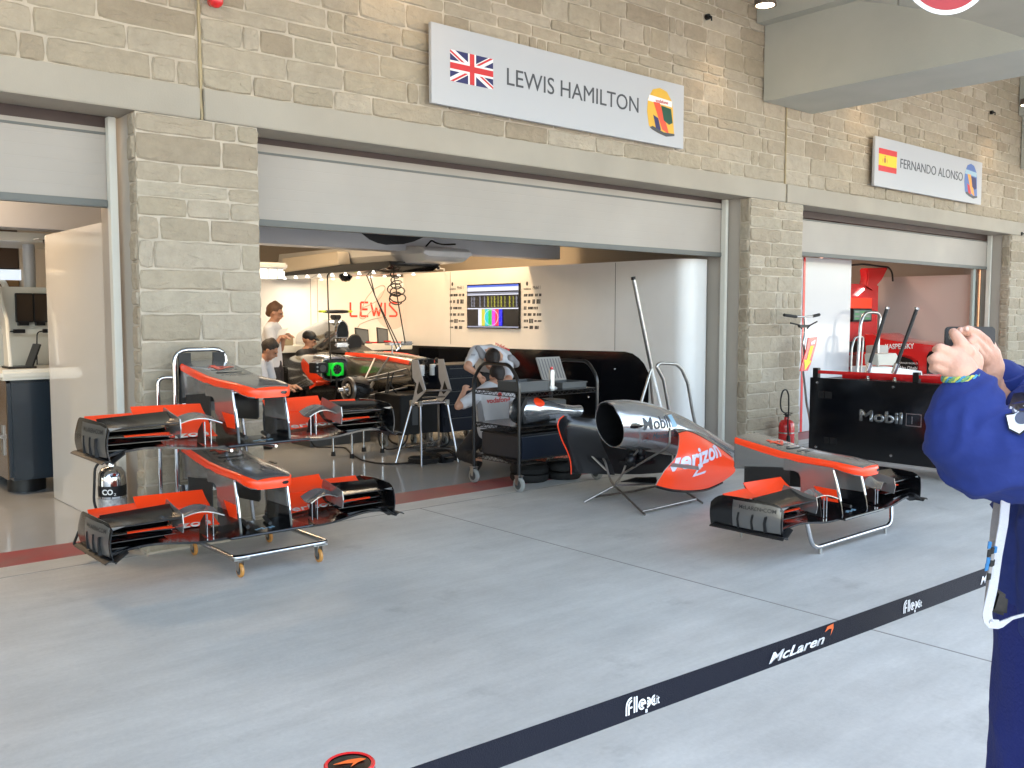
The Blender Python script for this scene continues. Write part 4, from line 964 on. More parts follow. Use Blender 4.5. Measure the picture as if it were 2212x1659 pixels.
# four leg stand below the chassis
t = thing('car_stand', 'low stand with four chrome legs and black rubber feet under the car', 'stand', (5.65, 9.14, 0))
for x, y in ((5.364, 9.239), (5.434, 8.95), (5.807, 9.30), (5.922, 9.083)):
    l = obj('leg', MB().cyl((x, y, .05), (x, y, .44), .014, 10), CHROME, t, smooth=60)
    obj('rubber_foot', MB().lathe([(.028, 0), (.022, .05)], (x, y, 0), 'z', 12), RUBBER, l)
obj('top_plate', MB().prism([(5.32, 9.25), (5.40, 8.92), (5.96, 9.05), (5.85, 9.34)], 'z', .44, .47), CARBONM, t, bevel=.003)
t = thing('equipment_box', 'grey equipment box on the floor behind the thin chrome legs', 'box', (5.5, 10.2, 0))
obj('body', MB().box((5.5, 10.0, 0.001), (6.35, 10.5, .2)), GREYM, t, bevel=.01)
obj('lid', MB().box((5.49, 9.99, .2), (6.36, 10.51, .23)), mat('lid_grey', (.3, .31, .32), .5), t, bevel=.008)
# cooling fans pushed into the inlet
t = thing('cooling_fan', 'bright green cooling fan clamped into the sidepod inlet of the racing car', 'fan', (6.3, 10.5, .78))
gr = mat('fan_green_glow', (.0, .5, .02), .35, emit=(0, .5, .03), es=.02)  # green plastic given a faint glow of its own
a = P(*Z6(785, 545), y=10.42); b_ = P(*Z6(925, 415), y=10.42)
obj('frame', MB().box((a.x, 10.42, a.z), (b_.x, 10.50, b_.z)), gr, t, bevel=.01)
cc = ((a.x+b_.x)/2, 10.42, (a.z+b_.z)/2); r_ = (b_.x-a.x)*.42
obj('guard_ring', MB().lathe([(r_, -.002), (r_*.99, -.02), (r_*.72, -.02), (r_*.70, -.002)], cc, 'y', 28), mat('ring_green_glow', (.01, .75, .04), .3, emit=(0, .5, .03), es=.03), t, smooth=40)  # ring plastic glows faintly too
obj('impeller', MB().lathe([(0, -.006), (r_*.7, -.006), (r_*.7, -.003)], cc, 'y', 24), BLACK, t)
for k in range(7):
    an = k*math.tau/7; obj('blade', MB().prism([(cc[0]+r_*.15*math.cos(an), cc[2]+r_*.15*math.sin(an)), (cc[0]+r_*.66*math.cos(an), cc[2]+r_*.66*math.sin(an)), (cc[0]+r_*.66*math.cos(an+.35), cc[2]+r_*.66*math.sin(an+.35))], 'y', 10.405, 10.412), GREYM, t)
obj('cable_clip', MB().tube([(cc[0], 10.43, a.z), (cc[0]-.02, 10.4, a.z-.2), (cc[0]-.05, 10.45, .46)], .012, 6, bend=.05), RUBBER, t)
a = P(*Z6(645, 520), y=10.44); b_ = P(*Z6(775, 415), y=10.44)
t = thing('fan_control_box', 'black control box with dials beside the green cooling fan', 'control box', tuple(a))
obj('body', MB().box((a.x, 10.44, a.z), (b_.x-.004, 10.6, b_.z)), BLACK, t, bevel=.006)
for k in range(3): obj('dial', MB().lathe([(.012, -.008), (.012, 0)], (a.x+.03, 10.44, a.z+.03+k*.05), 'y', 10), STEEL, t)
obj('small_fan', MB().lathe([(.045, -.006), (.045, 0)], (a.x+.11, 10.44, a.z+.06), 'y', 18), GREYM, t)
# ------------------------------------------------ aluminium trestle in front of the car
t = thing('trestle', 'chrome tube trestle with two upright slotted aluminium plates before the car', 'trestle', (6.0, 8.3, 0))
ALU = mat('aluminium_plate', (.55, .55, .56), .4, .5, var=.1, vscale=10)
for xx, q in ((5.74, ((1582, 384), (1642, 388), (1720, 688), (1640, 815), (1592, 815), (1655, 560), (1618, 560))), (6.155, ((1838, 380), (1890, 380), (1966, 680), (1862, 800), (1828, 760), (1880, 690), (1830, 560)))):
    o2 = ((1582, 384), (1642, 388), (1720, 688), (1606, 812), (1586, 800), (1628, 620), (1590, 560)) if xx < 6 else ((1838, 380), (1890, 380), (1966, 680), (1868, 800), (1832, 770), (1870, 640), (1845, 560))
    pts = [P(*Z6(*p_), x=xx) for p_ in o2]
    pl = obj('plate', MB().slab([Vector(p_) for p_ in pts], (.008, 0, 0)), ALU, t, bevel=.001)
    sl_ = [P(*Z6(*p_), x=xx-.0015) for p_ in (((1655, 595), (1695, 690), (1640, 725), (1632, 700)) if xx < 6 else ((1902, 590), (1935, 680), (1893, 722), (1875, 700)))]
    obj('slot', MB().slab(sl_, (-.001, 0, 0)), BLACK, pl)
A = lambda q, xx: P(*Z6(*q), x=xx)
obj('cross_rod', MB().tube([A((1722, 688), 5.74), A((1966, 682), 6.155)], .010, 8).tube([A((1690, 755), 5.74), A((1905, 745), 6.155)], .009, 8), CHROME, t, smooth=60)
ft = [Vector((5.562, 8.281, 0)), Vector((5.686, 7.97, 0)), Vector((6.168, 7.961, 0)), Vector((6.417, 8.651, 0))]
tp = [Vector((5.80, 8.30, .645)), Vector((5.80, 8.15, .645)), Vector((6.14, 8.12, .645)), Vector((6.20, 8.36, .645))]
for f, p_ in zip(ft, tp):
    obj('leg', MB().tube([f, f.lerp(p_, .32)+Vector((0, 0, -.0)), p_], .0125, 8, bend=.04), CHROME, t, smooth=60)
obj('top_ring', MB().tube([tp[0], tp[1], tp[2], tp[3], tp[0]], .013, 8), CHROME, t, smooth=60)
lv = [f.lerp(p_, .25) for f, p_ in zip(ft, tp)]
obj('brace', MB().tube([lv[0], lv[2]], .009, 6).tube([lv[0], lv[3]], .009, 6).tube([lv[1], lv[3]], .009, 6), CHROME, t, smooth=60)
for p_ in tp: obj('collar', MB().box(p_-Vector((.02, .02, .03)), p_+Vector((.02, .02, .03))), STEEL, t, bevel=.004)
# cables and leads on the floor
def coil(c, r, n, z=.012, jit=.03, seed=1):
    rs = random.Random(seed); o = []
    for k in range(n*14):
        a = k*math.tau/14; rr_ = r*(1+rs.uniform(-jit, jit)*4); o.append((c[0]+rr_*math.cos(a), c[1]+rr_*math.sin(a), z+.012*(k//14)+rs.random()*.01))
    return o
tag(obj('floor_cable', MB().tube([(5.15, 9.6, .5), (5.2, 9.4, .1), tuple(P(*Z6(940, 1240), z=.012)), tuple(P(*Z6(1000, 1305), z=.012)), tuple(P(*Z6(1100, 1365), z=.012)), tuple(P(*Z6(1250, 1395), z=.012)), tuple(P(*Z6(1440, 1400), z=.012))]+coil((5.85, 8.15), .16, 4), .010, 6, bend=.1), RUBBER, smooth=True), 'black cable running across the grey floor into a coil under the trestle', 'cable')
tag(obj('cable_coil', MB().tube(coil((6.2, 8.35), .17, 5, seed=3), .011, 6), RUBBER, smooth=True), 'coiled black cable under the right legs of the trestle', 'cable')
tag(obj('cable_loops', MB().tube([(6.3, 9.5, .9), (6.15, 9.4, .5), (6.1, 9.2, .3), (6.3, 9.1, .15), (6.55, 9.25, .3), (6.5, 9.4, .6), (6.35, 9.45, .35), (6.1, 9.3, .1), (6.3, 9.0, .02), (6.8, 8.9, .02), (6.9, 9.15, .25), (6.6, 9.3, .8)], .012, 6, bend=.16).tube([(6.2, 9.35, .8), (6.4, 9.2, .4), (6.2, 9.0, .05), (5.9, 9.1, .02), (6.0, 9.3, .3), (6.3, 9.4, .9)], .010, 6, bend=.16), RUBBER, smooth=True), 'tangle of black leads hanging from the front of the car', 'cables')
for i, (x, y) in enumerate(((6.05, 8.05), (6.28, 8.12))):
    q = thing('floor_pedal', 'small black box on the floor under the trestle, ' + ('left' if i == 0 else 'right') + ' one', 'box', (x, y, 0), 'small black boxes under the trestle')
    obj('body', MB().rings([[Vector((x-.09, y-.07, 0.002)), Vector((x+.09, y-.07, .002)), Vector((x+.09, y+.07, .002)), Vector((x-.09, y+.07, .002))], [Vector((x-.08, y-.04, .09)), Vector((x+.08, y-.04, .09)), Vector((x+.08, y+.06, .11)), Vector((x-.08, y+.06, .11))]]), BLACK, q, bevel=.012)
    obj('lever', MB().box((x-.05, y-.12, .05), (x+.05, y-.02, .065)), BLACK, q)
# blue black tool cabinet
t = thing('tool_cabinet', 'dark blue rolling tool cabinet behind the trestle', 'tool cabinet', (7.1, 9.3, 0))
NAVY = mat('navy_steel', (.004, .007, .017), .4, spec=.3)
obj('body', MB().box((6.74, 9.02, .17), (7.6, 9.6, .98)), NAVY, t, bevel=.012)
for z in (.25, .42, .58, .74, .86):
    d_ = obj('drawer', MB().box((6.77, 9.008, z), (7.57, 9.02, z+.11)), NAVY, t, bevel=.003); obj('handle', MB().box((6.85, 8.995, z+.08), (7.5, 9.008, z+.09)), GREYM, d_)
WG = mat('grey_wheel', (.30, .31, .30), .5)
for x, y in ((6.84, 9.1), (7.5, 9.1), (6.84, 9.5), (7.5, 9.5)): caster(t, x, y, .06, WG, .028, .17, False)
obj('top_mat', MB().box((6.76, 9.04, .981), (7.58, 9.58, .99)), BLACK, t)
# long black crate partly behind the trestle
t = thing('black_case', 'black equipment case on wheels directly behind the trestle', 'case', (6.35, 9.5, 0))
obj('body', MB().box((6.12, 9.0, .19), (6.70, 9.55, .66)), BLACK, t, bevel=.01); obj('panel', MB().box((6.28, 8.985, .3), (6.36, 9.0, .52)), GREYM, t)
for x in (6.2, 6.62): caster(t, x, 9.1, .06, WG, .028, .19, False); caster(t, x, 9.45, .06, WG, .028, .19, False)

# ================================================================== WIRE CART IN FRONT OF THE GARAGE
BLKP = mat('black_powder_coat', (.006, .006, .007), .3, coat=.3)
X0, X1, Y0, Y1 = 5.52, 6.53, 6.23, 6.88
t = thing('wire_cart', 'black wire shelf cart with two hoop handles, standing on the red line', 'cart', (6.0, 6.55, 0))
def hoop(x): return [(x, Y0, .12), (x, Y0, 1.0), (x, Y0+.13, 1.15), (x, Y1-.13, 1.15), (x, Y1, 1.0), (x, Y1, .12)]
obj('left_hoop', MB().tube(hoop(X0), .0165, 10, bend=.07), BLKP, t, smooth=60)
obj('right_hoop', MB().tube(hoop(X1), .0165, 10, bend=.07), BLKP, t, smooth=60)
for z in (.90, .585, .285):
    sh = obj('shelf', MB().box((X0+.02, Y0, z-.006), (X1-.02, Y1, z)), mat('shelf_black', (.008, .009, .011), .22, coat=.2), t)
    m = MB()
    for (a, b_, nrm) in (((X0, Y0), (X1, Y0), 16), ((X0, Y0), (X0, Y1), 11), ((X0, Y1), (X1, Y1), 16), ((X1, Y0), (X1, Y1), 11)):
        a, b_ = Vector((*a, 0)), Vector((*b_, 0))
        for dz in (-.004, -.042): m.tube([a+Vector((0, 0, z+dz)), b_+Vector((0, 0, z+dz))], .0042, 6)
        zz = [a.lerp(b_, k/(nrm*2))+Vector((0, 0, z-.006-(.034 if k % 2 else 0))) for k in range(nrm*2+1)]
        m.tube(zz, .003, 5)
    obj('wire_truss', m, BLKP, sh)
for x in (X0, X1):
    for y in (Y0, Y1): caster(t, x, y, .068, WG, .034, .155, False)
def box_open(name, label, a, b_, m_, cat='tray'):
    q = thing(name, label, cat, ((a[0]+b_[0])/2, (a[1]+b_[1])/2, a[2]))
    w = .008
    obj('base', MB().box(a, (b_[0], b_[1], a[2]+w)), m_, q)
    obj('side_walls', MB().box((a[0], a[1], a[2]+w), (b_[0], a[1]+w, b_[2])).box((a[0], b_[1]-w, a[2]+w), (b_[0], b_[1], b_[2])).box((a[0], a[1]+w, a[2]+w), (a[0]+w, b_[1]-w, b_[2])).box((b_[0]-w, a[1]+w, a[2]+w), (b_[0], b_[1]-w, b_[2])), m_, q)
    obj('rim', MB().box((a[0]-.008, a[1]-.008, b_[2]-.012), (b_[0]+.008, a[1]-.0005, b_[2]+.001)).box((a[0]-.008, a[1], b_[2]-.012), (a[0]-.0005, b_[1], b_[2]+.001)).box((b_[0]+.0005, a[1], b_[2]-.012), (b_[0]+.008, b_[1], b_[2]+.001)), m_, q)
    return q
a = P(*ZA(500, 1360), y=6.45)
box_open('parts_tray', 'open grey plastic tray on the top shelf of the wire cart', (5.58, 6.3, .901), (5.95, 6.6, .99), GREYM)
box_open('organiser_base', 'shallow dark tray under the raised clear lid on the wire cart', (6.18, 6.35, .901), (6.50, 6.62, .955), GREYM)
t = thing('parts_organiser', 'open clear lidded parts organiser standing up on the wire cart', 'organiser', (6.3, 6.6, .955))
mt = Matrix.Translation((6.16, 6.60, .957)) @ Matrix.Rotation(R(-24), 4, 'X') @ Matrix.Shear('XZ', 4, (.18, 0))
obj('clear_lid', MB().box((0, 0, 0), (.32, .02, .25), mt), mat('clear_plastic', (.36, .34, .32), .12, alpha=.75, coat=.5), t, bevel=.004)
m = MB()
for k in range(8): m.box((.02+k*.038, -.004, .02), (.028+k*.038, -.0005, .23), mt)
obj('divider', m, GREYM, t)
a = P(*ZA(972, 1365), y=6.33)
t = thing('spray_can', 'silver spray can with red nozzle on the wire cart', 'spray can', (a.x, 6.33, .9))
obj('can', MB().lathe([(.0, .002), (.028, .002), (.0285, .16), (.022, .185), (.012, .19)], (a.x, 6.33, .9), 'z', 18), mat('can_silver', (.55, .55, .54), .3, .6), t, smooth=40)
obj('red_band', MB().lathe([(.0288, .012), (.0288, .03)], (a.x, 6.33, .9), 'z', 18, cap=False), WHITEM, t)
obj('nozzle', MB().lathe([(.012, .19), (.014, .20), (.010, .215), (0, .216)], (a.x, 6.33, .9), 'z', 12), REDD, t, smooth=40)
def rag(name, label, c, sx, sy, h, seed):
    def fn(u, v):
        x, y = (u-.5)*sx, (v-.5)*sy; z = h*(.25+.75*abs(noise.noise(Vector((x*14+seed, y*14, 1)))))*max(0, 1-(2*u-1)**4)*max(0, 1-(2*v-1)**4)
        return Vector((c[0]+x*(.9+.2*noise.noise(Vector((y*20, seed, 2)))), c[1]+y, c[2]+.003+z*1.4))
    return tag(obj(name, MB().grid(fn, 20, 16, .003), mat('rag_cloth', (.60, .56, .50), .9), smooth=60), label, 'rag')
rag('cloth_rag', 'crumpled pale rag lying on the wire cart between tray and can', (6.09, 6.5, .901), .17, .2, .09, 3)
tag(obj('gloves', MB().box((5.98, 6.36, .9012), (6.12, 6.48, .908)), mat('paper', (.55, .57, .6), .7), bevel=.003), 'flat pale papers lying beside the rag on the wire cart', 'papers')
# polished exhaust cover on the middle shelf
t = thing('bodywork_piece', 'polished silver and black bodywork piece with a red patch on the middle shelf', 'body panel', (6.0, 6.5, .586))
rr = []
for x, r1, r2, zc in ((5.66, .10, .12, .73), (5.72, .13, .135, .72), (5.85, .13, .125, .71), (6.0, .12, .10, .70), (6.15, .10, .075, .68), (6.35, .08, .06, .66), (6.45, .078, .062, .655)):
    rr.append([Vector((x+.03*math.sin(a), 6.42+r1*math.cos(a), zc+r2*math.sin(a))) for a in [k*math.tau/20 for k in range(20)]])
bo = obj('shell', MB().rings(rr, cap=False), SILVER, t, smooth=60)
bb = bvh(bo)
flat('red_patch', [circ(0, 0, .07, 20, .04)], RED, (5.85, 6.2, .79), X3, Z3, bo, onto=bb)
obj('mounting_flange', MB().prism([(5.62, .75), (5.68, .86), (5.7, .84), (5.7, .62), (5.66, .60), (5.64, .66)], 'y', 6.32, 6.328), BLACK, t)
tag(obj('carbon_offcut', MB().box((6.05, 6.27, .586), (6.3, 6.4, .592)).box((6.1, 6.29, .592), (6.28, 6.36, .62)), mat('pale_part', (.45, .45, .47), .3), bevel=.004), 'pale folded part lying beside the polished bodywork piece', 'part')
tag(obj('grey_bin', MB().box((6.2, 6.62, .586), (6.5, 6.86, .76)), GREYM, bevel=.01), 'grey plastic bin at the back of the middle shelf', 'bin')
t = thing('storage_box', 'large black storage box on the bottom shelf of the wire cart', 'box', (6.05, 6.5, .286))
obj('body', MB().box((5.56, 6.25, .287), (6.46, 6.82, .50)), mat('navy_box', (.008, .012, .022), .3, coat=.4), t, bevel=.012)
obj('lid', MB().box((5.55, 6.24, .50), (6.47, 6.83, .515)), BLACK, t, bevel=.005)
# wheel rims and tyre warmers on the floor under the cart
for i, (x, y, r) in enumerate(((6.0, 6.62, .19), (6.36, 6.52, .18))):
    t = thing('rolled_tyre_cover', ('left' if i == 0 else 'right') + ' of the two round black tyre covers on the floor under the cart', 'tyre cover', (x, y, 0), 'tyre covers under the wire cart')
    obj('body', MB().lathe([(0, .002), (r*.9, .002), (r, .03), (r*.98, .07), (r*.8, .08), (r*.98, .09), (r, .13), (r*.85, .17), (0, .175)], (x, y, 0), 'z', 28), RUBBER, t, smooth=40)
    obj('hub_cap', MB().lathe([(0, .19), (r*.35, .185), (r*.4, .174)], (x, y, 0), 'z', 20), GREYM, t)
tag(obj('orange_crate', MB().box((6.62, 6.95, .002), (7.1, 7.3, .24)), mat('orange_plastic', (.5, .12, .06), .5), bevel=.01), 'orange plastic crate on the floor behind the black sidepod edge', 'crate')

# ================================================================== ENGINE COVER ON ITS STAND
t = thing('engine_cover', 'silver engine cover with orange sidepod on a thin steel stand', 'engine cover', (6.4, 5.2, 0))
YC = 5.2
spine = [  # x, z centre, half height, half width
 (5.60, .69, .178, .150), (5.64, .690, .184, .157), (5.80, .675, .196, .18), (5.95, .655, .198, .195), (6.15, .615, .195, .20), (6.35, .56, .185, .195), (6.55, .52, .15, .17), (6.8, .44, .125, .14), (7.05, .36, .09, .10), (7.3, .295, .04, .06)]
def cover_ring(x, zc, hh, hw, n=28, a0=-86, a1=266):
    o = []
    for k in range(n):
        a = R(a0+(a1-a0)*k/(n-1)); o.append(Vector((x-.05*math.sin(a)*(1 if x < 5.8 else .3), YC+hw*math.cos(a), zc+hh*math.sin(a)+(.02 if math.sin(a) > .8 else 0))))
    return o
m = MB()
g = [cover_ring(*s_) for s_ in spine]
def spfn(u, v):
    i = min(int(u*(len(g)-1)), len(g)-2); f = u*(len(g)-1)-i; j = min(int(v*27), 26); e = v*27-j
    return g[i][j].lerp(g[i+1][j], f).lerp(g[i][j+1].lerp(g[i+1][j+1], f), e)
sp = obj('spine_shell', m.grid(spfn, 27, 27, .006), SILVER, t, smooth=60); bs = bvh(sp)
def spin(u, v):
    q = spfn(min(1, u*.97+.004), v); x_, zc_ = q.x, sum(p_.z for p_ in g[min(int(u*9), 9)])/28
    return Vector((q.x, YC+(q.y-YC)*.955, zc_+(q.z-zc_)*.955))
obj('spine_lining', MB().grid(spin, 27, 27), CARBONM, sp, smooth=60)
obj('spine_fin', MB().prism([(5.95, .86), (6.2, .815), (6.5, .70), (6.85, .56), (7.3, .33), (7.1, .33), (6.6, .5), (6.2, .6)], 'y', YC-.006, YC+.006), SILVER, t, bevel=.003)
# near sidepod, far sidepod
GR = [[(1225, 425, 5.08), (1330, 468, 5.08), (1500, 482, 5.08), (1660, 565, 5.1), (1855, 712, 5.12)],
      [(1318, 510, 4.93), (1420, 495, 4.95), (1570, 560, 4.98), (1720, 650, 5.02), (1872, 762, 5.06)],
      [(1322, 640, 4.79), (1420, 640, 4.79), (1560, 670, 4.82), (1715, 715, 4.9), (1890, 805, 5.02)],
      [(1285, 770, 4.72), (1400, 780, 4.71), (1550, 790, 4.75), (1710, 805, 4.86), (1905, 870, 5.0)],
      [(1175, 900, 4.70), (1330, 920, 4.68), (1520, 925, 4.73), (1700, 915, 4.84), (1885, 925, 4.98)],
      [(1085, 1048, 4.74), (1260, 1090, 4.70), (1460, 1100, 4.74), (1620, 1078, 4.83), (1770, 1012, 4.95)]]
GP = [[P(1190.5+.2083*x, 829.5+.2083*y, y=yy) for x, y, yy in r] for r in GR]
def cr(p, f):
    n = len(p)-1; k = min(int(f*n), n-1); t_ = f*n-k
    a_, b_, c_, d_ = p[max(k-1, 0)], p[k], p[k+1], p[min(k+2, n)]
    return (b_*2+(c_-a_)*t_+(a_*2-b_*5+c_*4-d_)*t_*t_+(b_*3-a_-c_*3+d_)*t_**3)*.5
def pf(u, v): return cr([cr(r, u) for r in GP], v)
pn = obj('sidepod_shell', MB().grid(lambda u, v: pf(u, .2+.8*v), 32, 32, .006), RED, t, smooth=60, label='orange sidepod with white lettering'); bp = bvh(pn)
obj('top_panel', MB().grid(lambda u, v: pf(u, .2*v), 32, 8, .006), mat('dark_silver', (.20, .19, .18), .22, .8, coat=.5), pn, smooth=60)
obj('upper_edge', MB().tube([pf(k/32, .2)+Vector((0, -.003, .002)) for k in range(33)], .007, 6), BLACKG, pn, smooth=True)
obj('lower_edge', MB().tube([pf(k/32, 1)-Vector((0, 0, .010)) for k in range(33)], .013, 6), BLACKG, pn, smooth=True)
obj('front_edge', MB().tube([pf(0, .25+.75*k/24) for k in range(25)], .0045, 6), mat('edge_grey', (.3, .28, .26), .4), pn, smooth=True)
LILAC = mat('white_lilac', (.66, .64, .76), .35, coat=.3)
text('sponsor_lettering', 'verizon', LILAC, P(1190.5+.2083*1205, 829.5+.2083*900, y=4.70)+Vector((0, -.3, 0)), X3, (-.02, 0, 1), .135, 1.02, pn, onto=bp, sub=4, bold=.03, shear=.25, lift=.004)
flat('lettering_tail', [[(0, 0), (.24, 0), (.27, .018), (.07, .018), (.13, .06), (.09, .06)]], LILAC, P(1190.5+.2083*1460, 829.5+.2083*966, y=4.70)+Vector((0, -.3, 0)), X3, Z3, pn, onto=bp, lift=.0045)
fs = MB().grid(lambda u, v: (lambda q: Vector((q.x+.05, 2*YC+.12-q.y, q.z)))(pf(u, v)), 24, 20, .006)
obj('sidepod_shell', fs, CARBONM, t, smooth=60, label='black inner skin of the far sidepod')
# large black front panel of the far side with orange rim
FX = lambda q: P(1190.5+.2083*q[0], 829.5+.2083*q[1], y=5.72)
rim = [FX(q) for q in ((130, 330), (85, 365), (65, 420), (85, 500), (120, 600), (165, 690), (195, 770), (207, 850), (208, 935))]
inner = [P(1190.5+.2083*q[0], 829.5+.2083*q[1], y=5.5) for q in ((520, 368), (520, 400), (510, 450), (505, 520), (520, 600), (560, 690), (600, 770), (640, 850), (660, 945))]
def fr(u, v):
    k = u*8; i = min(int(k), 7); f = k-i
    a_ = rim[i].lerp(rim[i+1], f); b2 = inner[i].lerp(inner[i+1], f); q = a_.lerp(b2, v); q.y += .07*math.sin(v*math.pi); return q
obj('inner_panel', MB().grid(fr, 16, 10, .006), mat('inner_black', (.010, .010, .012), .25, coat=.5), t, smooth=60)
obj('panel_rim', MB().tube(rim, .0055, 6, bend=.03), RED, t, smooth=True)
obj('splitter_plate', MB().slab([P(1190.5+.2083*x, 829.5+.2083*y, z=.16) for x, y in ((720, 1010), (880, 965), (1090, 965), (1100, 1000), (1080, 1030))], (0, 0, -.006)), CARBONM, t)
rb = MB()
for k in range(4): rb.ball((5.86+k*.06, 5.2+.04*(k % 2), .38+.03*(k % 3)), .045, 10)
obj('inner_structure', rb.box((5.85, 5.15, .33), (6.12, 5.32, .36)), BLACK, t, smooth=50)
obj('tail_winglet', MB().slab([P(1190.5+.2083*x, 829.5+.2083*y, y=5.45) for x, y in ((1305, 460), (1315, 410), (1345, 388), (1460, 395), (1500, 460), (1400, 470))], (0, .012, 0)), mat('dark_silver'), t, bevel=.004)
obj('rear_panel', MB().slab([P(1190.5+.2083*x, 829.5+.2083*y, y=5.4) for x, y in ((1300, 460), (1500, 455), (1600, 520), (1720, 610), (1850, 700), (1500, 620), (1320, 540))], (0, .012, 0)), mat('dark_silver'), t, bevel=.004)
obj('tail_pipe', MB().tube([P(1190.5+.2083*x, 829.5+.2083*y, y=5.15) for x, y in ((1800, 715), (1900, 715), (1950, 735))], .018, 8), BLACKG, t, smooth=True)
obj('locating_pin', MB().cyl((5.60, 5.2, .862), (5.60, 5.2, .885), .006, 8), CHROME, t)
obj('slot_opening', MB(), BLACK, t) if 0 else None
text('sponsor_lettering', 'Mobil', INK, (5.81, 4.6, .655), X3, (-.1, 0, 1), .105, .33, sp, onto=bs, sub=3, bold=.01)
text('sponsor_numeral', '1', mat('pale_blue_mark'), (6.16, 4.6, .655), X3, (-.1, 0, 1), .10, .07, sp, onto=bs, sub=3, bold=.02)
text('sponsor_lettering', 'Mercedes-Benz', INK, (5.93, 4.6, .57), X3, (-.08, 0, 1), .05, .36, sp, onto=bs, sub=2, shear=.1)
ri, ro = circ(0, 0, .034, 24), circ(0, 0, .039, 24)
flat('star_ring', [[ri[i], ro[i], ro[(i+1) % 24], ri[(i+1) % 24]] for i in range(24)]+[[(.034*math.sin(a_), .034*math.cos(a_)), (.006*math.sin(a_+1.05), .006*math.cos(a_+1.05)), (0, 0), (.006*math.sin(a_-1.05), .006*math.cos(a_-1.05))] for a_ in (0, 2.094, 4.189)], CHROME, (5.86, 4.6, .585), X3, Z3, sp, onto=bs, sub=0, lift=.004)
flat('dark_inlet', [[(0, .01), (.02, .03), (.06, .03), (.11, .012), (.16, .004), (.11, -.008), (.04, -.016), (0, -.01)]], BLACKG, (5.67, 4.6, .69), X3, Z3, sp, onto=bs, lift=.004)
# stand
t = thing('cover_stand', 'bent thin steel tube stand with crossed feet under the engine cover', 'stand', (5.9, 5.2, 0))
G = lambda q, **k: P(1190.5+.2083*q[0], 829.5+.2083*q[1], **k)
j0 = G((655, 1055), x=5.85); f1, f2 = G((340, 1225), z=.009), G((972, 1355), z=.009)
RT = .0095
def rod(name, pts): obj(name, MB().tube(pts, RT, 8, bend=.035), DARKSTEEL, t, smooth=True)
rod('foot_bar', [f1, j0, f2])
f3, f4 = G((1572, 1237), z=.009), G((1290, 960), z=.009)
j1 = G((1360, 1100), x=6.45); f4 = Vector((f3.x-.02, 5.55, .009))
rod('rear_foot_bar', [f3, Vector((6.38, 5.17, .13)), f4])
rod('side_rail', [f1.lerp(j0, .3), f4]); rod('side_rail', [f2.lerp(j0, .1), f3.lerp(Vector((6.38, 5.17, .13)), .2)]); rod('centre_rail', [j0, Vector((6.38, 5.17, .13))])
rod('front_arm', [j0, G((740, 935), x=5.87), G((775, 835), x=5.88), G((900, 690), x=5.9)])
rod('near_arm', [G((735, 935), x=5.87), G((1195, 665), x=5.9), G((1228, 620), x=5.9), G((1235, 475), x=5.9)])
rod('far_arm', [j0, G((610, 990), x=5.88), G((560, 800), x=5.9), G((500, 715), x=5.9)])
rod('outer_arm', [G((575, 895), x=5.89), G((160, 490), x=5.75), G((152, 330), x=5.75)])
rod('rear_upright', [Vector((6.38, 5.17, .13)), Vector((6.42, 5.2, .42))])
obj('clamp', MB().box(G((1215, 505), x=5.9)-Vector((.012, .012, .02)), G((1240, 470), x=5.9)+Vector((.012, .012, .01))), BLACK, t, bevel=.003)

# ================================================================== LEFT BAY
t = thing('bay_partition', 'glossy white partition closing the right side of the left garage', 'partition wall', (2.29, 7.6, 0))
obj('panel', MB().box((2.27, 6.66, .004), (2.33, 8.70, 2.28)), mat('white_partition', (.66, .65, .62), .09, coat=.8, var=.03, vscale=1), t, bevel=.004)
obj('panel_seam', MB().box((2.268, 6.9, .01), (2.27, 6.904, 2.27)), GREYM, t)
t = thing('service_counter', 'cream topped service counter on a dark blue cabinet in the left garage', 'counter', (2.0, 9.4, 0))
obj('worktop', MB().box((1.93, 8.92, 1.03), (2.82, 10.6, 1.125)), CREAM, t, bevel=.03)
cb = obj('cabinet', MB().box((2.01, 9.02, .13), (2.8, 10.5, 1.03)), mat('blue_black_cabinet', (.014, .024, .036), .35, coat=.3), t, bevel=.03)
obj('side_reflection', MB().box((2.001, 9.08, .14), (2.009, 10.3, 1.02)), mat('warm_reflection', (.20, .12, .06), .2, .5, coat=.4), cb)  # warm reflection on the cabinet side, put in as an orange-brown sheet
obj('door_latch', MB().box((1.99, 9.16, .35), (2.0, 9.24, .62)).cyl((1.985, 9.16, .52), (1.985, 9.26, .52), .02, 10), STEEL, cb, bevel=.002)
for y in (9.3, 10.2): obj('plinth', MB().cyl((2.2, y, .003), (2.2, y, .13), .16, 24), BLACK, t, smooth=60)
bk = obj('back_board', MB().prism([(9.35, 1.125), (9.9, 1.125), (9.9, 1.84), (9.75, 1.88), (9.5, 1.62), (9.42, 1.3)], 'x', 2.36, 2.39) if 0 else MB().box((2.06, 9.60, 1.125), (2.82, 9.66, 1.86)), CREAM, t, bevel=.01)
pts = [P(*ZL(*q), x=2.31) for q in ((237, 836), (275, 836), (285, 640), (272, 480), (275, 415), (262, 425), (256, 500), (268, 640), (255, 760))]
obj('side_fin', MB().prism([(9.15, 1.125), (9.34, 1.125), (9.36, 1.45), (9.55, 1.62), (9.6, 1.88), (9.5, 1.88), (9.35, 1.68), (9.22, 1.55), (9.2, 1.35)], 'x', 2.50, 2.53), CREAM, t, bevel=.008)
obj('side_fin', MB().prism([(9.15, 1.125), (9.34, 1.125), (9.36, 1.45), (9.55, 1.62), (9.6, 1.88), (9.5, 1.88), (9.35, 1.68), (9.22, 1.55), (9.2, 1.35)], 'x', 2.06, 2.09), CREAM, t, bevel=.008)
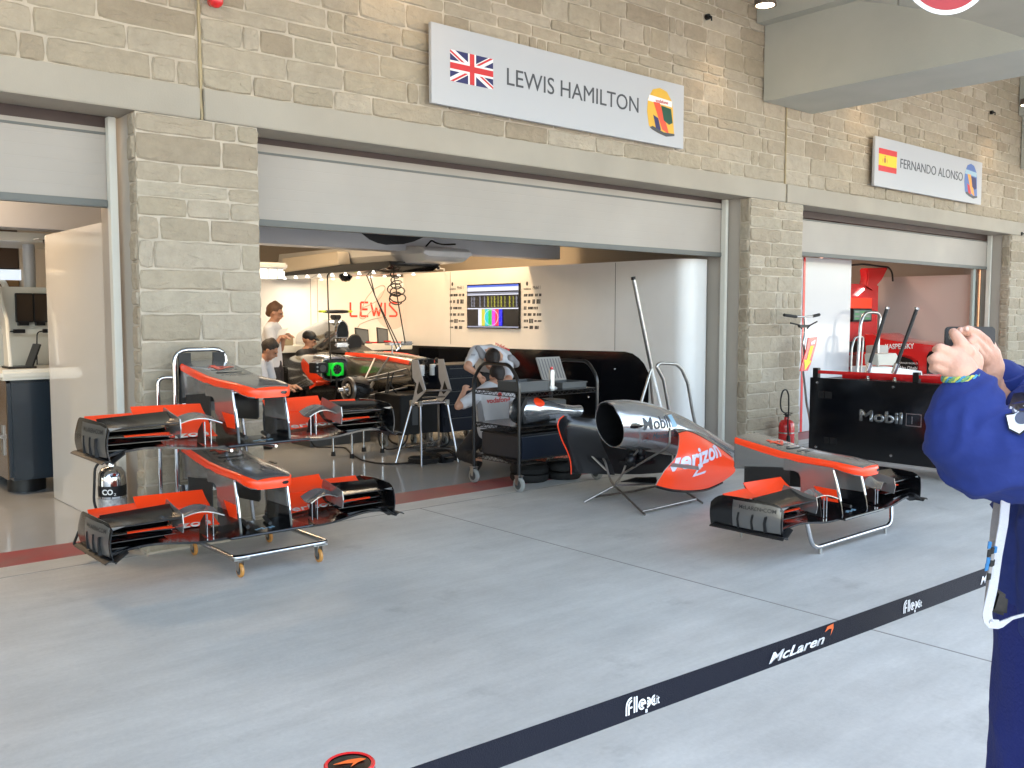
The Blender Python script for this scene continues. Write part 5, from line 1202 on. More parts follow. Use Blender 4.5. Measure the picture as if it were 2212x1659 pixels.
obj('shelf_lip', MB().box((2.10, 9.46, 1.42), (2.49, 9.6, 1.47)), CREAM, t, bevel=.008)
for i, (xa, xb) in enumerate(((2.21, 2.355), (2.36, 2.495))):
    q = thing('monitor', ('left' if i == 0 else 'right') + ' of the two dark monitors above the cream counter', 'monitor', (xa, 9.5, 1.50), 'dark monitors in the left garage')
    obj('case', MB().box((xa, 9.48, 1.53), (xb, 9.52, 1.80)), BLACK, q, bevel=.004); obj('screen', MB().box((xa+.008, 9.476, 1.545), (xb-.006, 9.4795, 1.79)), mat('dark_glass', (.05, .035, .025), .12), q)
    obj('stand', MB().box((xa+.03, 9.521, 1.5), (xb-.03, 9.59, 1.7)), BLACK, q)
for i, xa in enumerate((2.17, 2.42)):
    q = thing('socket_strip', ('left' if i == 0 else 'right') + ' dark socket strip on the shelf lip under the monitors', 'socket strip', (xa, 9.45, 1.43), 'socket strips')
    obj('body', MB().box((xa, 9.435, 1.432), (xa+.10 if i == 0 else xa+.05, 9.459, 1.468)), BLACK, q, bevel=.003)
    obj('plug_lead', MB().tube([(xa+.01, 9.43, 1.45), (xa-.05, 9.40, 1.45), (xa-.07, 9.40, 1.30), (xa-.06, 9.40, 1.18), (xa-.1, 9.38, 1.14)] if i == 0 else [(xa, 9.43, 1.45), (xa-.06, 9.40, 1.44), (xa-.07, 9.40, 1.25), (xa-.07, 9.40, 1.14)], .006, 6, bend=.04), RUBBER, q, smooth=True)
q = thing('laptop', 'open dark laptop on the cream counter in the left garage', 'laptop', (2.1, 9.2, 1.125))
obj('base', MB().box((2.03, 9.05, 1.126), (2.26, 9.3, 1.142)), BLACK, q, bevel=.003)
obj('lid', MB().box((0, 0, 0), (.014, .24, .21), Matrix.Translation((2.22, 9.05, 1.142)) @ Matrix.Rotation(R(20), 4, 'Y')), BLACK, q, bevel=.003)
# overhead unit with column, and items behind
q = thing('overhead_unit', 'cream overhead unit on a white column behind the left counter', 'gantry', (2.2, 9.7, 0))
obj('column', MB().tube([(2.45, 9.95, 1.125), (2.45, 9.95, 2.3)], .055, 18), mat('column_grey', (.5, .52, .54), .35), q, smooth=60)
obj('canopy', MB().box((1.2, 9.5, 2.28), (2.8, 10.6, 2.36)), CREAM, q, bevel=.02)
obj('speaker_dome', MB().lathe([(0, -.09), (.06, -.07), (.075, 0), (0, .0)], (2.50, 9.35, 2.29), 'z', 18), BLACKG, q, smooth=True)
obj('dome_arm', MB().box((2.38, 9.3, 2.29), (2.55, 9.5, 2.305)), CREAM, q)
q = thing('glass_cabinet', 'amber glass fronted cabinet with a white curved rim at the left edge', 'cabinet', (1.7, 12, 0))
obj('body', MB().box((1.2, 12.0, .004), (2.84, 12.5, 2.1)), mat('amber_panel', (.22, .115, .04), .18, coat=.5, var=.4, vscale=2), q)
obj('rim', MB().tube([(1.2, 11.96, 2.1), (2.3, 11.96, 2.12), (2.66, 11.96, 2.02), (2.72, 11.96, 1.8), (2.72, 11.96, 1.2)], .035, 10, bend=.12), CREAM, q, smooth=True)
obj('top_shade', MB().box((1.2, 12.0, 2.14), (2.84, 12.4, 2.6)), mat('brown_top', (.06, .035, .02), .5), q)
obj('lit_strip', MB().box((2.5, 11.9, 2.0), (2.84, 11.94, 2.12)), mat('cool_strip', (.8, .9, 1), .4, emit=(.75, .88, 1), es=.07), q)
q = tag(obj('fascia_beam', MB().box((-3.5, 8.95, P(50, 493, y=8.95).z), (2.84, 9.2, 3.1)), mat('pale_grey'), bevel=.005), 'pale grey fascia box above the left service counter', 'fascia')
# extinguishers
def extinguisher(name, label, x, y, r, h, m_, hose=True, band=None):
    q = thing(name, label, 'fire extinguisher', (x, y, 0))
    obj('cylinder', MB().lathe([(0, .006), (r*.9, .006), (r, .03), (r, h-.09), (r*.93, h-.045), (r*.7, h-.012), (r*.35, h), (r*.3, h+.03), (0, h+.03)], (x, y, 0), 'z', 28), m_, q, smooth=50)
    hd = obj('valve_head', MB().cyl((x, y, h+.02), (x, y, h+.055), .022, 12).box((x-.012, y-.05, h+.05), (x+.012, y+.04, h+.062)), BLACK if not band else STEEL, q, bevel=.002)
    obj('lever', MB().box((x-.009, y-.07, h+.075), (x+.009, y+.03, h+.082)), BLACK, hd)
    return q
q = extinguisher('fire_extinguisher', 'chrome extinguisher with black label beside the left pillar, under the wings', 2.02, 6.36, .087, .60, CHROME, band=1)
obj('label', MB().lathe([(.0885, .405), (.0885, .475)], (2.02, 6.36, 0), 'z', 28, cap=False), BLACK, q, smooth=40)
d_ = Vector((-.657*0-2.02, -6.36, 0)).normalized(); xd = Vector((0, 0, 1)).cross(d_)
cyl_ = [o for o in bpy.data.objects if o.parent == q and o.name.startswith('label')][0]; bb = bvh(cyl_)
c_ = Vector((2.02, 6.36, .422))+d_*.2
text('label_lettering', 'CO', WHITEM, c_-xd*.062, xd, Z3, .036, .065, q, onto=bb, sub=2, bold=.03, lift=.002)
text('label_lettering', '2', WHITEM, c_+xd*.008-Vector((0, 0, .008)), xd, Z3, .018, .014, q, onto=bb, sub=1, lift=.002)
obj('text_label', MB().lathe([(.0885, .05), (.0885, .39)], (2.02, 6.36, 0), 'z', 28, cap=False), mat('label_silver', (.5, .5, .5), .4, .3, var=.5, vscale=40), q, smooth=40)
w = Vector((2.02, 6.36, 0))
obj('hose', MB().tube([w+xd*-.01+Vector((0, 0, .65)), w-xd*.10+d_*.03+Vector((0, 0, .62)), w-xd*.115+d_*.05+Vector((0, 0, .35)), w-xd*.06+d_*.12+Vector((0, 0, .27)), w+xd*.04+d_*.13+Vector((0, 0, .32)), w+xd*.03+d_*.13+Vector((0, 0, .17)), w-xd*.05+d_*.12+Vector((0, 0, .20)), w-xd*.1+d_*.1+Vector((0, 0, .28))], .009, 8, bend=.06), RUBBER, q, smooth=True)
obj('horn', MB().tube([w-xd*.10+d_*.1+Vector((0, 0, .27)), w-xd*.14+d_*.12+Vector((0, 0, .05))], [.018, .04], 12), BLACK, q, smooth=60)
obj('horn_handle', MB().tube([w-xd*.11+d_*.11+Vector((0, 0, .25)), w-xd*.20+d_*.11+Vector((0, 0, .22)), w-xd*.24+d_*.11+Vector((0, 0, .12)), w-xd*.14+d_*.12+Vector((0, 0, .12))], .009, 6, bend=.01), BLACK, q)
q = extinguisher('fire_extinguisher', 'small bare chrome extinguisher behind the right edge of the left pillar', 3.16, 6.34, .055, .43, CHROME, band=1)
tag(obj('grey_case', MB().box((3.07, 6.26, .003), (3.28, 6.42, .14)), mat('blue_grey_plastic', (.10, .12, .15), .5), bevel=.02), 'small blue grey case on the floor beside the left pillar', 'case')
a = P(1699, 930, y=6.02)
q = extinguisher('fire_extinguisher', 'red extinguisher with looped hose standing before the right pillar', a.x, 6.02, .092, P(1699, 906, y=6.02).z, REDD)
w = Vector((a.x, 6.02, 0)); hz = P(1699, 906, y=6.02).z
obj('steel_band', MB().lathe([(.0935, hz-.16), (.0935, hz-.145)], (a.x, 6.02, 0), 'z', 28, cap=False), STEEL, q)
hp_ = [P(*ZE(*k), y=5.9) for k in ((160, 1270), (118, 1245), (112, 1180), (128, 1105), (155, 1092), (172, 1130), (172, 1250), (165, 1340), (170, 1450))]
obj('hose', MB().tube(hp_, .009, 8, bend=.06), RUBBER, q, smooth=True)
obj('nozzle', MB().tube([hp_[-1]+Vector((0, 0, .05)), hp_[-1]-Vector((0, 0, .05))], [.018, .03], 10), BLACK, q, smooth=60)
# steel poles and trolley hoops before the white partition
q = thing('pole_stand', 'tall grey steel pole with an A shaped foot leaning before the white partition', 'pole', (7.3, 6.35, 0))
obj('pole', MB().tube([P(*ZA(1608, 510), y=6.35), P(*ZA(1748, 1205), y=6.35)], .021, 12), STEEL, q, smooth=60)
obj('cap', MB().cyl(P(*ZA(1606, 495), y=6.35), P(*ZA(1609, 516), y=6.35), .024, 12), BLACK, q)
b0_ = P(*ZA(1748, 1205), y=6.35); d0 = (P(*ZA(1825, 1530), y=6.35)-b0_); e0 = b0_+d0*(b0_.z/-d0.z)*.995
obj('white_leg', MB().tube([b0_, e0], .018, 10), WHITEM, q, smooth=60)
d1 = (P(*ZA(1665, 1480), y=6.35)-P(*ZA(1745, 1210), y=6.35)); e1 = b0_+d1*(b0_.z/-d1.z)*.995; e1.y += .0
obj('leg', MB().tube([b0_+Vector((-.01, 0, -.02)), e1], .014, 10), STEEL, q, smooth=60)
d2 = (P(*ZA(1790, 1500), y=6.45)-P(*ZA(1750, 1260), y=6.45)); e2 = b0_+Vector((d2.x*(b0_.z/-d2.z), .12, -b0_.z+.005))
obj('leg', MB().tube([b0_+Vector((0, .02, -.08)), e2], .013, 10), DARKSTEEL, q, smooth=60)
obj('rung', MB().tube([b0_.lerp(e1, .42), b0_.lerp(e2, .42)], .011, 8).tube([b0_.lerp(e1, .8), b0_.lerp(e0, .8)], .011, 8), DARKSTEEL, q, smooth=60)
q = thing('tube_trolley', 'bent chrome tube hoop handle standing behind the engine cover', 'trolley', (7.6, 6.2, 0))
hp_ = [P(*ZA(*k), y=6.12) for k in ((1900, 1640), (1870, 1450), (1840, 1290), (1785, 1190), (1810, 1165), (1940, 1172), (1985, 1215), (2030, 1320), (2060, 1500), (2090, 1650))]
ea = hp_[0]+(hp_[0]-hp_[2])*(hp_[0].z/(hp_[2].z-hp_[0].z))*.98; eb = hp_[-1]+(hp_[-1]-hp_[-3])*(hp_[-1].z/(hp_[-3].z-hp_[-1].z))*.98
obj('hoop', MB().tube([ea]+hp_+[eb], .017, 10, bend=.03), STEEL, q, smooth=60)
obj('base_bar', MB().tube([Vector((ea.x, 6.12, .02)), Vector((ea.x+.05, 6.42, .02)), Vector((eb.x, 6.42, .02)), Vector((eb.x, 6.12, .02))], .015, 8, bend=.04), STEEL, q, smooth=60)

# ================================================================== RIGHT: BARRIER PANEL, SCOOTER, RED GARAGE
XB = 8.9
t = thing('tool_wagon', 'long glossy black wagon panel with silver lettering in front of the red garage', 'tool wagon', (XB, 4.6, 0))
yl, yr = 5.37, 3.3
obj('side_panel', MB().box((XB, yr, .13), (XB+.03, yl, .938)), BLACKG, t, bevel=.004)
obj('frame', MB().box((XB+.031, yr, .12), (XB+.6, yl-.01, .92)), BLACK, t, bevel=.008)
for py, pz in ((5.28, .885), (4.45, .885), (5.28, .2), (4.45, .2), (3.7, .885)):
    obj('bolt', MB().lathe([(0, -.006), (.014, -.005), (.016, .0)], (XB-.0005, py, pz), 'x', 12), CHROME, t, smooth=True)
for py, pz in ((5.2, .76), (5.13, .28)):
    obj('hinge', MB().box((XB-.003, py-.09, pz-.035), (XB, py-.01, pz+.035)).box((XB-.003, py+.0, pz-.035), (XB, py+.06, pz+.035)), BLACK, t)
LOG = mat('brushed_letters', (.30, .31, .32), .25, .9)
a = P(*ZE(672, 1310), x=XB-.001); b_ = P(*ZE(975, 1340), x=XB-.001); c_ = P(*ZE(1000, 1345), x=XB-.001); d_ = P(*ZE(1110, 1358), x=XB-.001)
text('panel_lettering', 'Mobil', LOG, (XB-.001, a.y, (a.z+b_.z)/2), (0, -1, 0), Z3, .115, a.y-b_.y, t, bold=.03, depth=.0015)
w_, h_ = c_.y-d_.y, .125; z_ = (c_.z+d_.z)/2-.008
for r_ in (((0, 0), (w_, .008)), ((0, h_-.008), (w_, h_)), ((0, .008), (.008, h_-.008)), ((w_-.008, .008), (w_, h_-.008))):
    obj('numeral_frame', MB().box((XB-.002, c_.y-r_[0][0], z_+r_[0][1]), (XB-.0003, c_.y-r_[1][0], z_+r_[1][1])), LOG, t)
text('panel_numeral', '1', LOG, (XB-.001, c_.y-w_*.36, z_+.022), (0, -1, 0), Z3, .080, None, t, depth=.0015)
for x, y in ((XB+.06, 5.2), (XB+.5, 5.2), (XB+.06, 3.5), (XB+.5, 3.5)): caster(t, x, y, .05, amber, .025, .12, False)
t = thing('rail_frame', 'red rail frame on top of the black wagon', 'rail', (9.2, 4.9, .92))
obj('rail', MB().box((9.06, 3.6, .97), (9.10, 5.42, 1.005)), REDD, t, bevel=.004)
obj('lower_rail', MB().box((9.25, 3.6, .921), (9.30, 5.2, .965)), REDD, t, bevel=.004)
for y in (5.40, 4.3): obj('bracket', MB().box((9.05, y-.03, .921), (9.11, y+.03, 1.03)), BLACK, t, bevel=.004)
for q0, q1, side in (((735, 945), (866, 525), 'left'), ((925, 950), (1076, 528), 'right')):
    a = P(*ZE(*q0), x=9.2); b_ = P(*ZE(*q1), x=9.25)
    q = thing('wheel_gun_arm', side + ' of the two slanting carbon rods with chrome tips on the wagon', 'rod', tuple(a), 'slanting carbon rods')
    obj('rod', MB().tube([a, b_], .019, 12), CARBONM, q, smooth=60)
    d = (b_-a).normalized(); obj('tip', MB().cyl(b_, b_+d*.022, .024, 12), CHROME, q, smooth=60)
    obj('clamp', MB().cyl(a-d*.05, a+d*.06, .028, 12), CHROME, q, smooth=60); obj('base_plate', MB().box((a.x-.06, a.y-.09, .921), (a.x+.03, a.y+.06, .935)).cyl((a.x, a.y, .93), tuple(a), .016, 8), CHROME, q)
# white display panel right behind the pillar
t = thing('display_panel', 'glossy white freestanding panel with red left edge beside the right pillar', 'panel', (11.7, 6.9, 0))
a, b_ = P(1740, 560, y=6.9), P(1840, 562, y=6.9)
obj('board', MB().box((10.7, 6.9, .01), (b_.x, 6.95, 2.375)), mat('panel_white', (.50, .50, .52), .2, coat=.4), t, bevel=.004)
obj('red_edge', MB().box((a.x-.05, 6.893, .01), (a.x, 6.899, 2.37)), REDD, t)
# scooter
a = P(*ZE(285, 600), y=5.95)
t = thing('push_scooter', 'chrome push scooter with black grips leaning before the white display panel', 'scooter', (a.x, 5.95, 0))
G2 = lambda x, y, d=5.95: P(*ZE(x, y), y=d)
obj('column', MB().tube([G2(285, 585), G2(290, 700), G2(275, 760), G2(283, 860), G2(275, 960), G2(288, 1080), G2(300, 1200), G2(318, 1280), Vector((G2(318, 1280).x+.05, 5.93, .07))], .016, 10, bend=.05), CHROME, t, smooth=60)
obj('handlebar', MB().tube([G2(200, 575), G2(285, 582), G2(345, 575)], .011, 8), CHROME, t, smooth=60)
for p_, q_ in (((140, 568), (225, 580)), ((345, 576), (388, 566))): obj('grip', MB().cyl(G2(*p_), G2(*q_), .018, 10), RUBBER, t, smooth=60)
obj('brake_lever', MB().tube([G2(185, 625), G2(250, 640), G2(265, 665)], .009, 6).tube([G2(372, 615), G2(325, 640), G2(300, 665)], .009, 6).prism([(G2(k, 5).x, G2(5, z).z) for k, z in ((250, 640), (325, 640), (310, 662), (262, 662))], 'y', 5.93, 5.96), BLACK, t)
xx = G2(318, 1280).x+.06
obj('deck', MB().box((xx, 5.87, .07), (xx+.55, 5.98, .09)), GREYM, t, bevel=.004)
for x in (xx, xx+.62): obj('wheel', MB().lathe([(.045, -.012), (.06, -.008), (.06, .008), (.045, .012)], (x, 5.92, .061), 'y', 18), RUBBER, t, smooth=40)
t = thing('arrow_board', 'tilted red board with a yellow arrow pointing down, hung on the scooter', 'board', tuple(G2(330, 980, 5.9)))
ps_ = [(G2(k, 5, 5.9).x, G2(5, z, 5.9).z) for k, z in ((328, 738), (393, 735), (385, 800), (350, 940), (330, 985), (275, 985), (285, 930), (318, 820))]
obj('board', MB().prism(ps_, 'y', 5.9, 5.912), REDD, t, bevel=.003)
ar = [(G2(k, 5, 5.9).x, G2(5, z, 5.9).z) for k, z in ((345, 800), (366, 800), (338, 910), (352, 913), (308, 978), (302, 900), (320, 905))]
flat('arrow', [ar], mat('arrow_yellow', (.85, .75, .02), .4), (0, 5.899, 0), X3, Z3, t)
flat('shield_mark', [[(G2(k, 5, 5.9).x, G2(5, z, 5.9).z) for k, z in ((350, 770), (378, 755), (372, 785), (348, 790))]], WHITEM, (0, 5.899, 0), X3, Z3, t)
# red garage interior
t = thing('side_partition', 'matt pinkish white partition on the right side of the red garage', 'partition wall', (15.95, 7.6, 0))
obj('panel', MB().box((16.0, 6.72, .004), (16.06, 8.35, 2.27)), mat('pink_white', (.52, .46, .42), .4), t, bevel=.004)
obj('edge_post', MB().box((15.98, 6.70, .004), (16.1, 6.718, 2.29)), STEEL, t)
tag(obj('copper_pipe', MB().tube([(16.12, 6.63, .01), (16.12, 6.63, 2.45)], .022, 10), mat('copper', (.5, .25, .14), .25, .9), smooth=60), 'copper pipe beside the right door guide', 'pipe')
tag(obj('grey_post', MB().box((15.86, 6.62, .01), (15.95, 6.66, 2.40)), mat('green_grey', (.33, .36, .33), .5), bevel=.003), 'grey green post beside the copper pipe', 'post')
RG = lambda x, y, d=8.0: P(*ZE(x, y), y=d)
t = thing('red_gantry', 'red equipment tower with a lit lamp and a small monitor in the red garage', 'equipment tower', (15, 8, 0))
x0_, x1_ = RG(612, 500).x, RG(770, 500).x
obj('tower', MB().box((x0_-.3, 8.02, .004), (x1_+.22, 8.5, 2.12)), REDD, t, bevel=.02)
obj('slant_arm', MB().slab([RG(728, 236), RG(880, 232), RG(835, 320), RG(765, 400), RG(720, 370), RG(735, 300)], (0, .15, 0)), REDD, t, bevel=.02)
obj('upper_panel', MB().box((x0_-.4, 8.3, 2.14), (RG(730, 300).x, 8.35, 2.6)), mat('pale_red_white', (.6, .45, .43), .4), t)
obj('lit_panel', MB().box((RG(618, 5).x, 7.99, RG(5, 515).z), (RG(768, 5).x, 8.015, RG(5, 432).z)), mat('red_lit', (.5, .02, .01), .4, emit=(1, .05, .01), es=.09), t)
obj('tube_lamp', MB().tube([RG(655, 425), RG(700, 385)], .022, 8), mat('tube_glow', (1, 1, 1), .4, emit=(1, .9, .9), es=.4), t)
mz = [RG(628, 520, 7.9), RG(760, 615, 7.9)]
mo = obj('monitor', MB().box((mz[0].x, 7.9, mz[1].z), (mz[1].x, 7.97, mz[0].z)), BLACK, t, bevel=.01)
ps_ = [(0, [(0, 0), (1, 0), (1, 1), (0, 1)])]+[(1+(k % 2), [(.05+.3*(k % 3), .08+.22*(k//3)), (.3+.3*(k % 3), .08+.22*(k//3)), (.3+.3*(k % 3), .22+.22*(k//3)), (.05+.3*(k % 3), .22+.22*(k//3))]) for k in range(12)]
mw, mh = mz[1].x-mz[0].x-.06, mz[0].z-mz[1].z-.06
flat('monitor_picture', [(c, [(x*mw, y*mh) for x, y in p_]) for c, p_ in ps_], [mat('mon_bg', (0, 0, 0), .3, emit=(.12, .2, .17), es=.1), mat('mon_g', (0, 0, 0), .3, emit=(.1, .35, .14), es=.1), mat('mon_w', (0, 0, 0), .3, emit=(.32, .36, .33), es=.1)], (mz[0].x+.03, 7.899, mz[1].z+.03), X3, Z3, mo, depth=.0006)
for k in range(3): obj('rack_unit', MB().box((x0_-.1, 7.96, .5+k*.24), (x1_+.1, 8.018, .68+k*.24)), mat('rack_pale', (.45, .42, .38), .5) if k < 2 else BLACK, t, bevel=.01)
obj('loom', MB().tube([RG(620, 215), RG(700, 208), RG(800, 222), RG(880, 230), RG(905, 270), RG(908, 330)], .016, 6, bend=.1), RUBBER, t, smooth=True)
t = thing('hoop_rack', 'chrome tube hoop frame in front of the red equipment tower', 'frame', (12, 6.6, 0))
H2 = lambda x, y: P(*ZE(x, y), y=6.7)
b1_, b2_ = H2(655, 1000), H2(800, 900)
obj('hoop', MB().tube([Vector((b1_.x, 6.7, .02)), b1_, H2(680, 620), H2(705, 560), H2(740, 548), H2(800, 552), H2(820, 580), H2(808, 700), b2_, Vector((b2_.x, 6.7, .02))], .022, 10, bend=.08), STEEL, t, smooth=60)
obj('inner_rail', MB().tube([Vector((H2(620, 900).x, 6.72, .02)), H2(618, 800), H2(640, 725), H2(700, 722), Vector((H2(690, 722).x, 6.72, .3))], .014, 8, bend=.06), STEEL, t, smooth=60)
# red car front
t = thing('red_racing_car', 'red racing car bodywork with white lettering behind the black wagon', 'racing car', (14.6, 7.2, 0))
XF = 14.2
def rc(x, y): q = P(*ZE(x, y), x=XF); return (q.y, q.z)
prof = [rc(*q) for q in ((705, 700), (760, 700), (830, 735), (950, 755), (1100, 770), (1220, 795), (1300, 840), (1290, 900), (1150, 985), (1100, 985), (1090, 900), (1030, 860), (940, 850), (850, 832), (708, 820))]
rr = []
for dx, s_ in ((0, .96), (.02, 1), (.5, 1.0), (.9, 1.0), (.93, .96)):
    cy_ = sum(q[0] for q in prof)/len(prof); cz_ = sum(q[1] for q in prof)/len(prof)
    rr.append([Vector((XF+dx, cy_+(a-cy_)*s_, cz_+(b_-cz_)*s_)) for a, b_ in prof])
sh = obj('bodywork', MB().rings(rr), mat('racing_red', (.60, .012, .014), .22, coat=.8), t, smooth=35)
nz_ = [rc(*q) for q in ((1150, 985), (1150, 860), (1170, 825), (1225, 820), (1240, 850), (1240, 985))]
obj('inlet', MB().prism(nz_, 'x', XF-.012, XF-.003), BLACKG, t)
obj('black_flank', MB().prism([rc(*q) for q in ((905, 870), (985, 862), (1045, 885), (1080, 930), (1090, 985), (905, 985))], 'x', XF-.008, XF-.002), BLACK, t)
obj('lower_body', MB().box((XF+.03, 6.75, .35), (XF+.9, 7.75, 1.0)), REDD, t)
obj('underside', MB().box((XF+.1, 6.5, .06), (XF+.8, 7.7, .349)), BLACK, t)
a = P(*ZE(852, 800), x=XF-.02); b_ = P(*ZE(1055, 820), x=XF-.02)
text('lettering', 'KASPERSKY', WHITEM, (XF-.004, a.y, (a.z+b_.z)/2-.005), (0, -1, .05), Z3, .082, a.y-b_.y, t, bold=.02, depth=.002)
a = P(*ZE(950, 912), x=XF-.01)
text('lettering', 'FERRARI WORLD', WHITEM, (XF-.009, a.y, a.z), (0, -1, 0), Z3, .028, .30, t, depth=.001)
text('lettering', 'Abu Dhabi', WHITEM, (XF-.009, a.y, a.z-.085), (0, -1, 0), Z3, .055, .30, t, depth=.001, shear=.2)
obj('camera_box', MB().box((13.3, 6.9, 1.0), (13.62, 7.1, 1.14)), mat('rack_pale'), t, bevel=.01)
q = thing('white_cover', 'white tray cover on the red frame before the red racing car', 'cover', (12.6, 6.8, .8))
obj('sheet', MB().slab([P(*ZE(*k), y=6.6) for k in ((748, 935), (860, 930), (1118, 965), (1118, 1000), (760, 1000))], (0, .3, 0)), WHITEM, q, bevel=.01)
obj('tray_leg', MB().box((12.55, 6.7, .005), (12.6, 6.75, P(*ZE(800, 1000), y=6.6).z)), STEEL, q)
tag(obj('recorder_case', MB().box((12.05, 6.55, .9), (12.5, 6.62, 1.14)) if 0 else MB().slab([P(*ZE(*k), y=6.5) for k in ((800, 845), (935, 838), (950, 870), (940, 925), (805, 925))], (0, .2, 0)), mat('case_cream', (.5, .48, .42), .4), bevel=.01), 'cream instrument case between the two slanting carbon rods', 'case')

# ================================================================== BARRIER TAPE AND POST
TA, TB = Vector((.60, 1.095, 0)), Vector((4.1, .93, 0))
TZ0, TW = .892, .0485
t = thing('barrier_tape', 'dark navy barrier tape with white lettering stretched across the foreground', 'barrier tape', (TA.x, TA.y, TZ0))
TAPE = mat('navy_tape', (.006, .008, .017), .6, spec=.2, bump=.3, bscale=400)
m = MB(); n = 60; rr = []
for k in range(n+1):
    f = k/n; c = TA.lerp(TB, f); s_ = -.012*math.sin(f*math.pi); z0_ = TZ0+s_
    rr.append([c+Vector((0, .0, z0_)), c+Vector((0, .0018, z0_)), c+Vector((0, .0018, z0_+TW)), c+Vector((0, .0, z0_+TW))])
obj('band', m.rings(rr), TAPE, t)
td = (TB-TA).normalized()
def ontape(px, dz): 
    # parameter along the tape for a photo x, at band height dz
    lo, hi = 0., 1.
    for _ in range(30):
        mid = (lo+hi)/2; q = TA.lerp(TB, mid)+Vector((0, 0, TZ0+dz))-Vector((0, 0, EYE))
        x = CX+FPX*q.dot(RGT)/q.dot(FWD)
        if x < px: lo = mid
        else: hi = mid
    f = (lo+hi)/2; return TA.lerp(TB, f)+Vector((0, -.0016, TZ0-.012*math.sin(f*math.pi)+dz))
TL = mat('tape_white', (.72, .74, .76), .5)
def flexword(px0, px1, hgt=.034):
    a, b_ = ontape(px0, .008), ontape(px1, .008); L_ = (b_-a).length
    S_ = L_/4.6; W_ = hgt; ps_ = []
    def arc(cx, cy, r, a0, a1, w): 
        pts = circ(cx, cy, r, 14, a0=a0, a1=a1); return [q for i in range(len(pts)-1) for q in [[pts[i], pts[i+1], (cx+(pts[i+1][0]-cx)*(1-w/r), cy+(pts[i+1][1]-cy)*(1-w/r)), (cx+(pts[i][0]-cx)*(1-w/r), cy+(pts[i][1]-cy)*(1-w/r))]]]
    w = .0048; PI_ = math.pi
    for o in (0, .0078):
        ps_ += [[(o, -.005), (o+w, -.005), (o+w, .0175), (o, .0175)]]+arc(.021, .0175, .021-o, PI_*.5, PI_, w)
        ps_ += [[(.0275+o*.95, -.004), (.0275+o*.95+w, -.004), (.0275+o*.95+w, .036), (.0275+o*.95, .036)]]
    ps_ += [[(.0128, .010), (.022, .010), (.022, .0145), (.0128, .0145)]]
    for r_ in (.0138, .0064): ps_ += arc(.0565, .0105, r_, .1, 5.3, w)
    ps_ += [[(.0523, .0088), (.0700, .0088), (.0700, .0128), (.0523, .0128)]]
    for r_ in (.0138, .0064): ps_ += arc(.0735, .0105, r_, -1.57, 1.57, w)+arc(.1010, .0105, r_, 1.57, 4.71, w)
    ps_ += [[(.0665, -.0135), (.0735, -.0135), (.0735, -.0045), (.0665, -.0045)]]
    k_ = L_/.112
    ps_ = [[(x*k_, y*min(k_, 1.0)) for x, y in p_] for p_ in ps_]
    flat('tape_lettering', ps_, TL, a+Vector((0, 0, .006)), td, Z3, t, depth=.0004)
    text('tape_small_lettering', '.it', TL, a+td*(L_*.93)+Vector((0, -.0004, .004)), td, Z3, .018, L_*.14, t, depth=.0004)
flexword(1350, 1418); flexword(1950, 1987)
def swoosh(px0, px1):
    a, b_ = ontape(px0, .010), ontape(px1, .010); L_ = (b_-a).length
    text('tape_lettering', 'McLaren', TL, a, td, Z3, .021, L_*.86, t, bold=.022, shear=.35, depth=.0004)
    flat('tape_swoosh', [[(L_*.86, .024), (L_*.90, .034), (L_*1.0, .036), (L_*1.0, .026), (L_*.955, .012), (L_*.975, .026), (L_*.93, .028)]], mat('orange_mark', (.85, .14, .02), .4), a+Vector((0, -.0003, 0)), td, Z3, t, depth=.0004)
swoosh(1660, 1798); swoosh(2117, 2175)
c = P(755, 1649, z=.955)
px_, py_ = TA.x+.0, TA.y
t = thing('barrier_post', 'barrier post whose round head shows an orange mark inside a red ring', 'barrier post', (c.x, c.y, 0))
cx_, cy_ = c.x, c.y-.0
obj('tube', MB().cyl((cx_, cy_, .03), (cx_, cy_, .93), .03, 20), BLACK, t, smooth=60)
obj('base', MB().lathe([(0, 0), (.17, 0), (.17, .012), (.05, .035), (0, .036)], (cx_, cy_, 0), 'z', 32), BLACK, t, smooth=40)
obj('head', MB().lathe([(0, .87), (.036, .87), (.038, .94), (.036, .953), (0, .955)], (cx_, cy_, 0), 'z', 28), BLACKG, t, smooth=40)
obj('head_ring', MB().lathe([(.031, .9545), (.035, .9558), (.037, .954), (.0365, .951)], (cx_, cy_, 0), 'z', 28, cap=False), REDD, t, smooth=50)
flat('head_mark', [[(-.022, -.006), (-.004, .008), (.014, .014), (.022, .012), (.012, .002), (.004, -.012), (.006, .0), (-.006, -.002)]], mat('orange_mark'), (cx_, cy_, .9558), RGT, Vector((FWD.x, FWD.y, 0)), t, depth=.0006)

far_post = copy_tree(t); far_post.location = (TB.x, TB.y, 0); far_post['label'] = 'barrier post at the far right end of the tape, beyond the photographer'
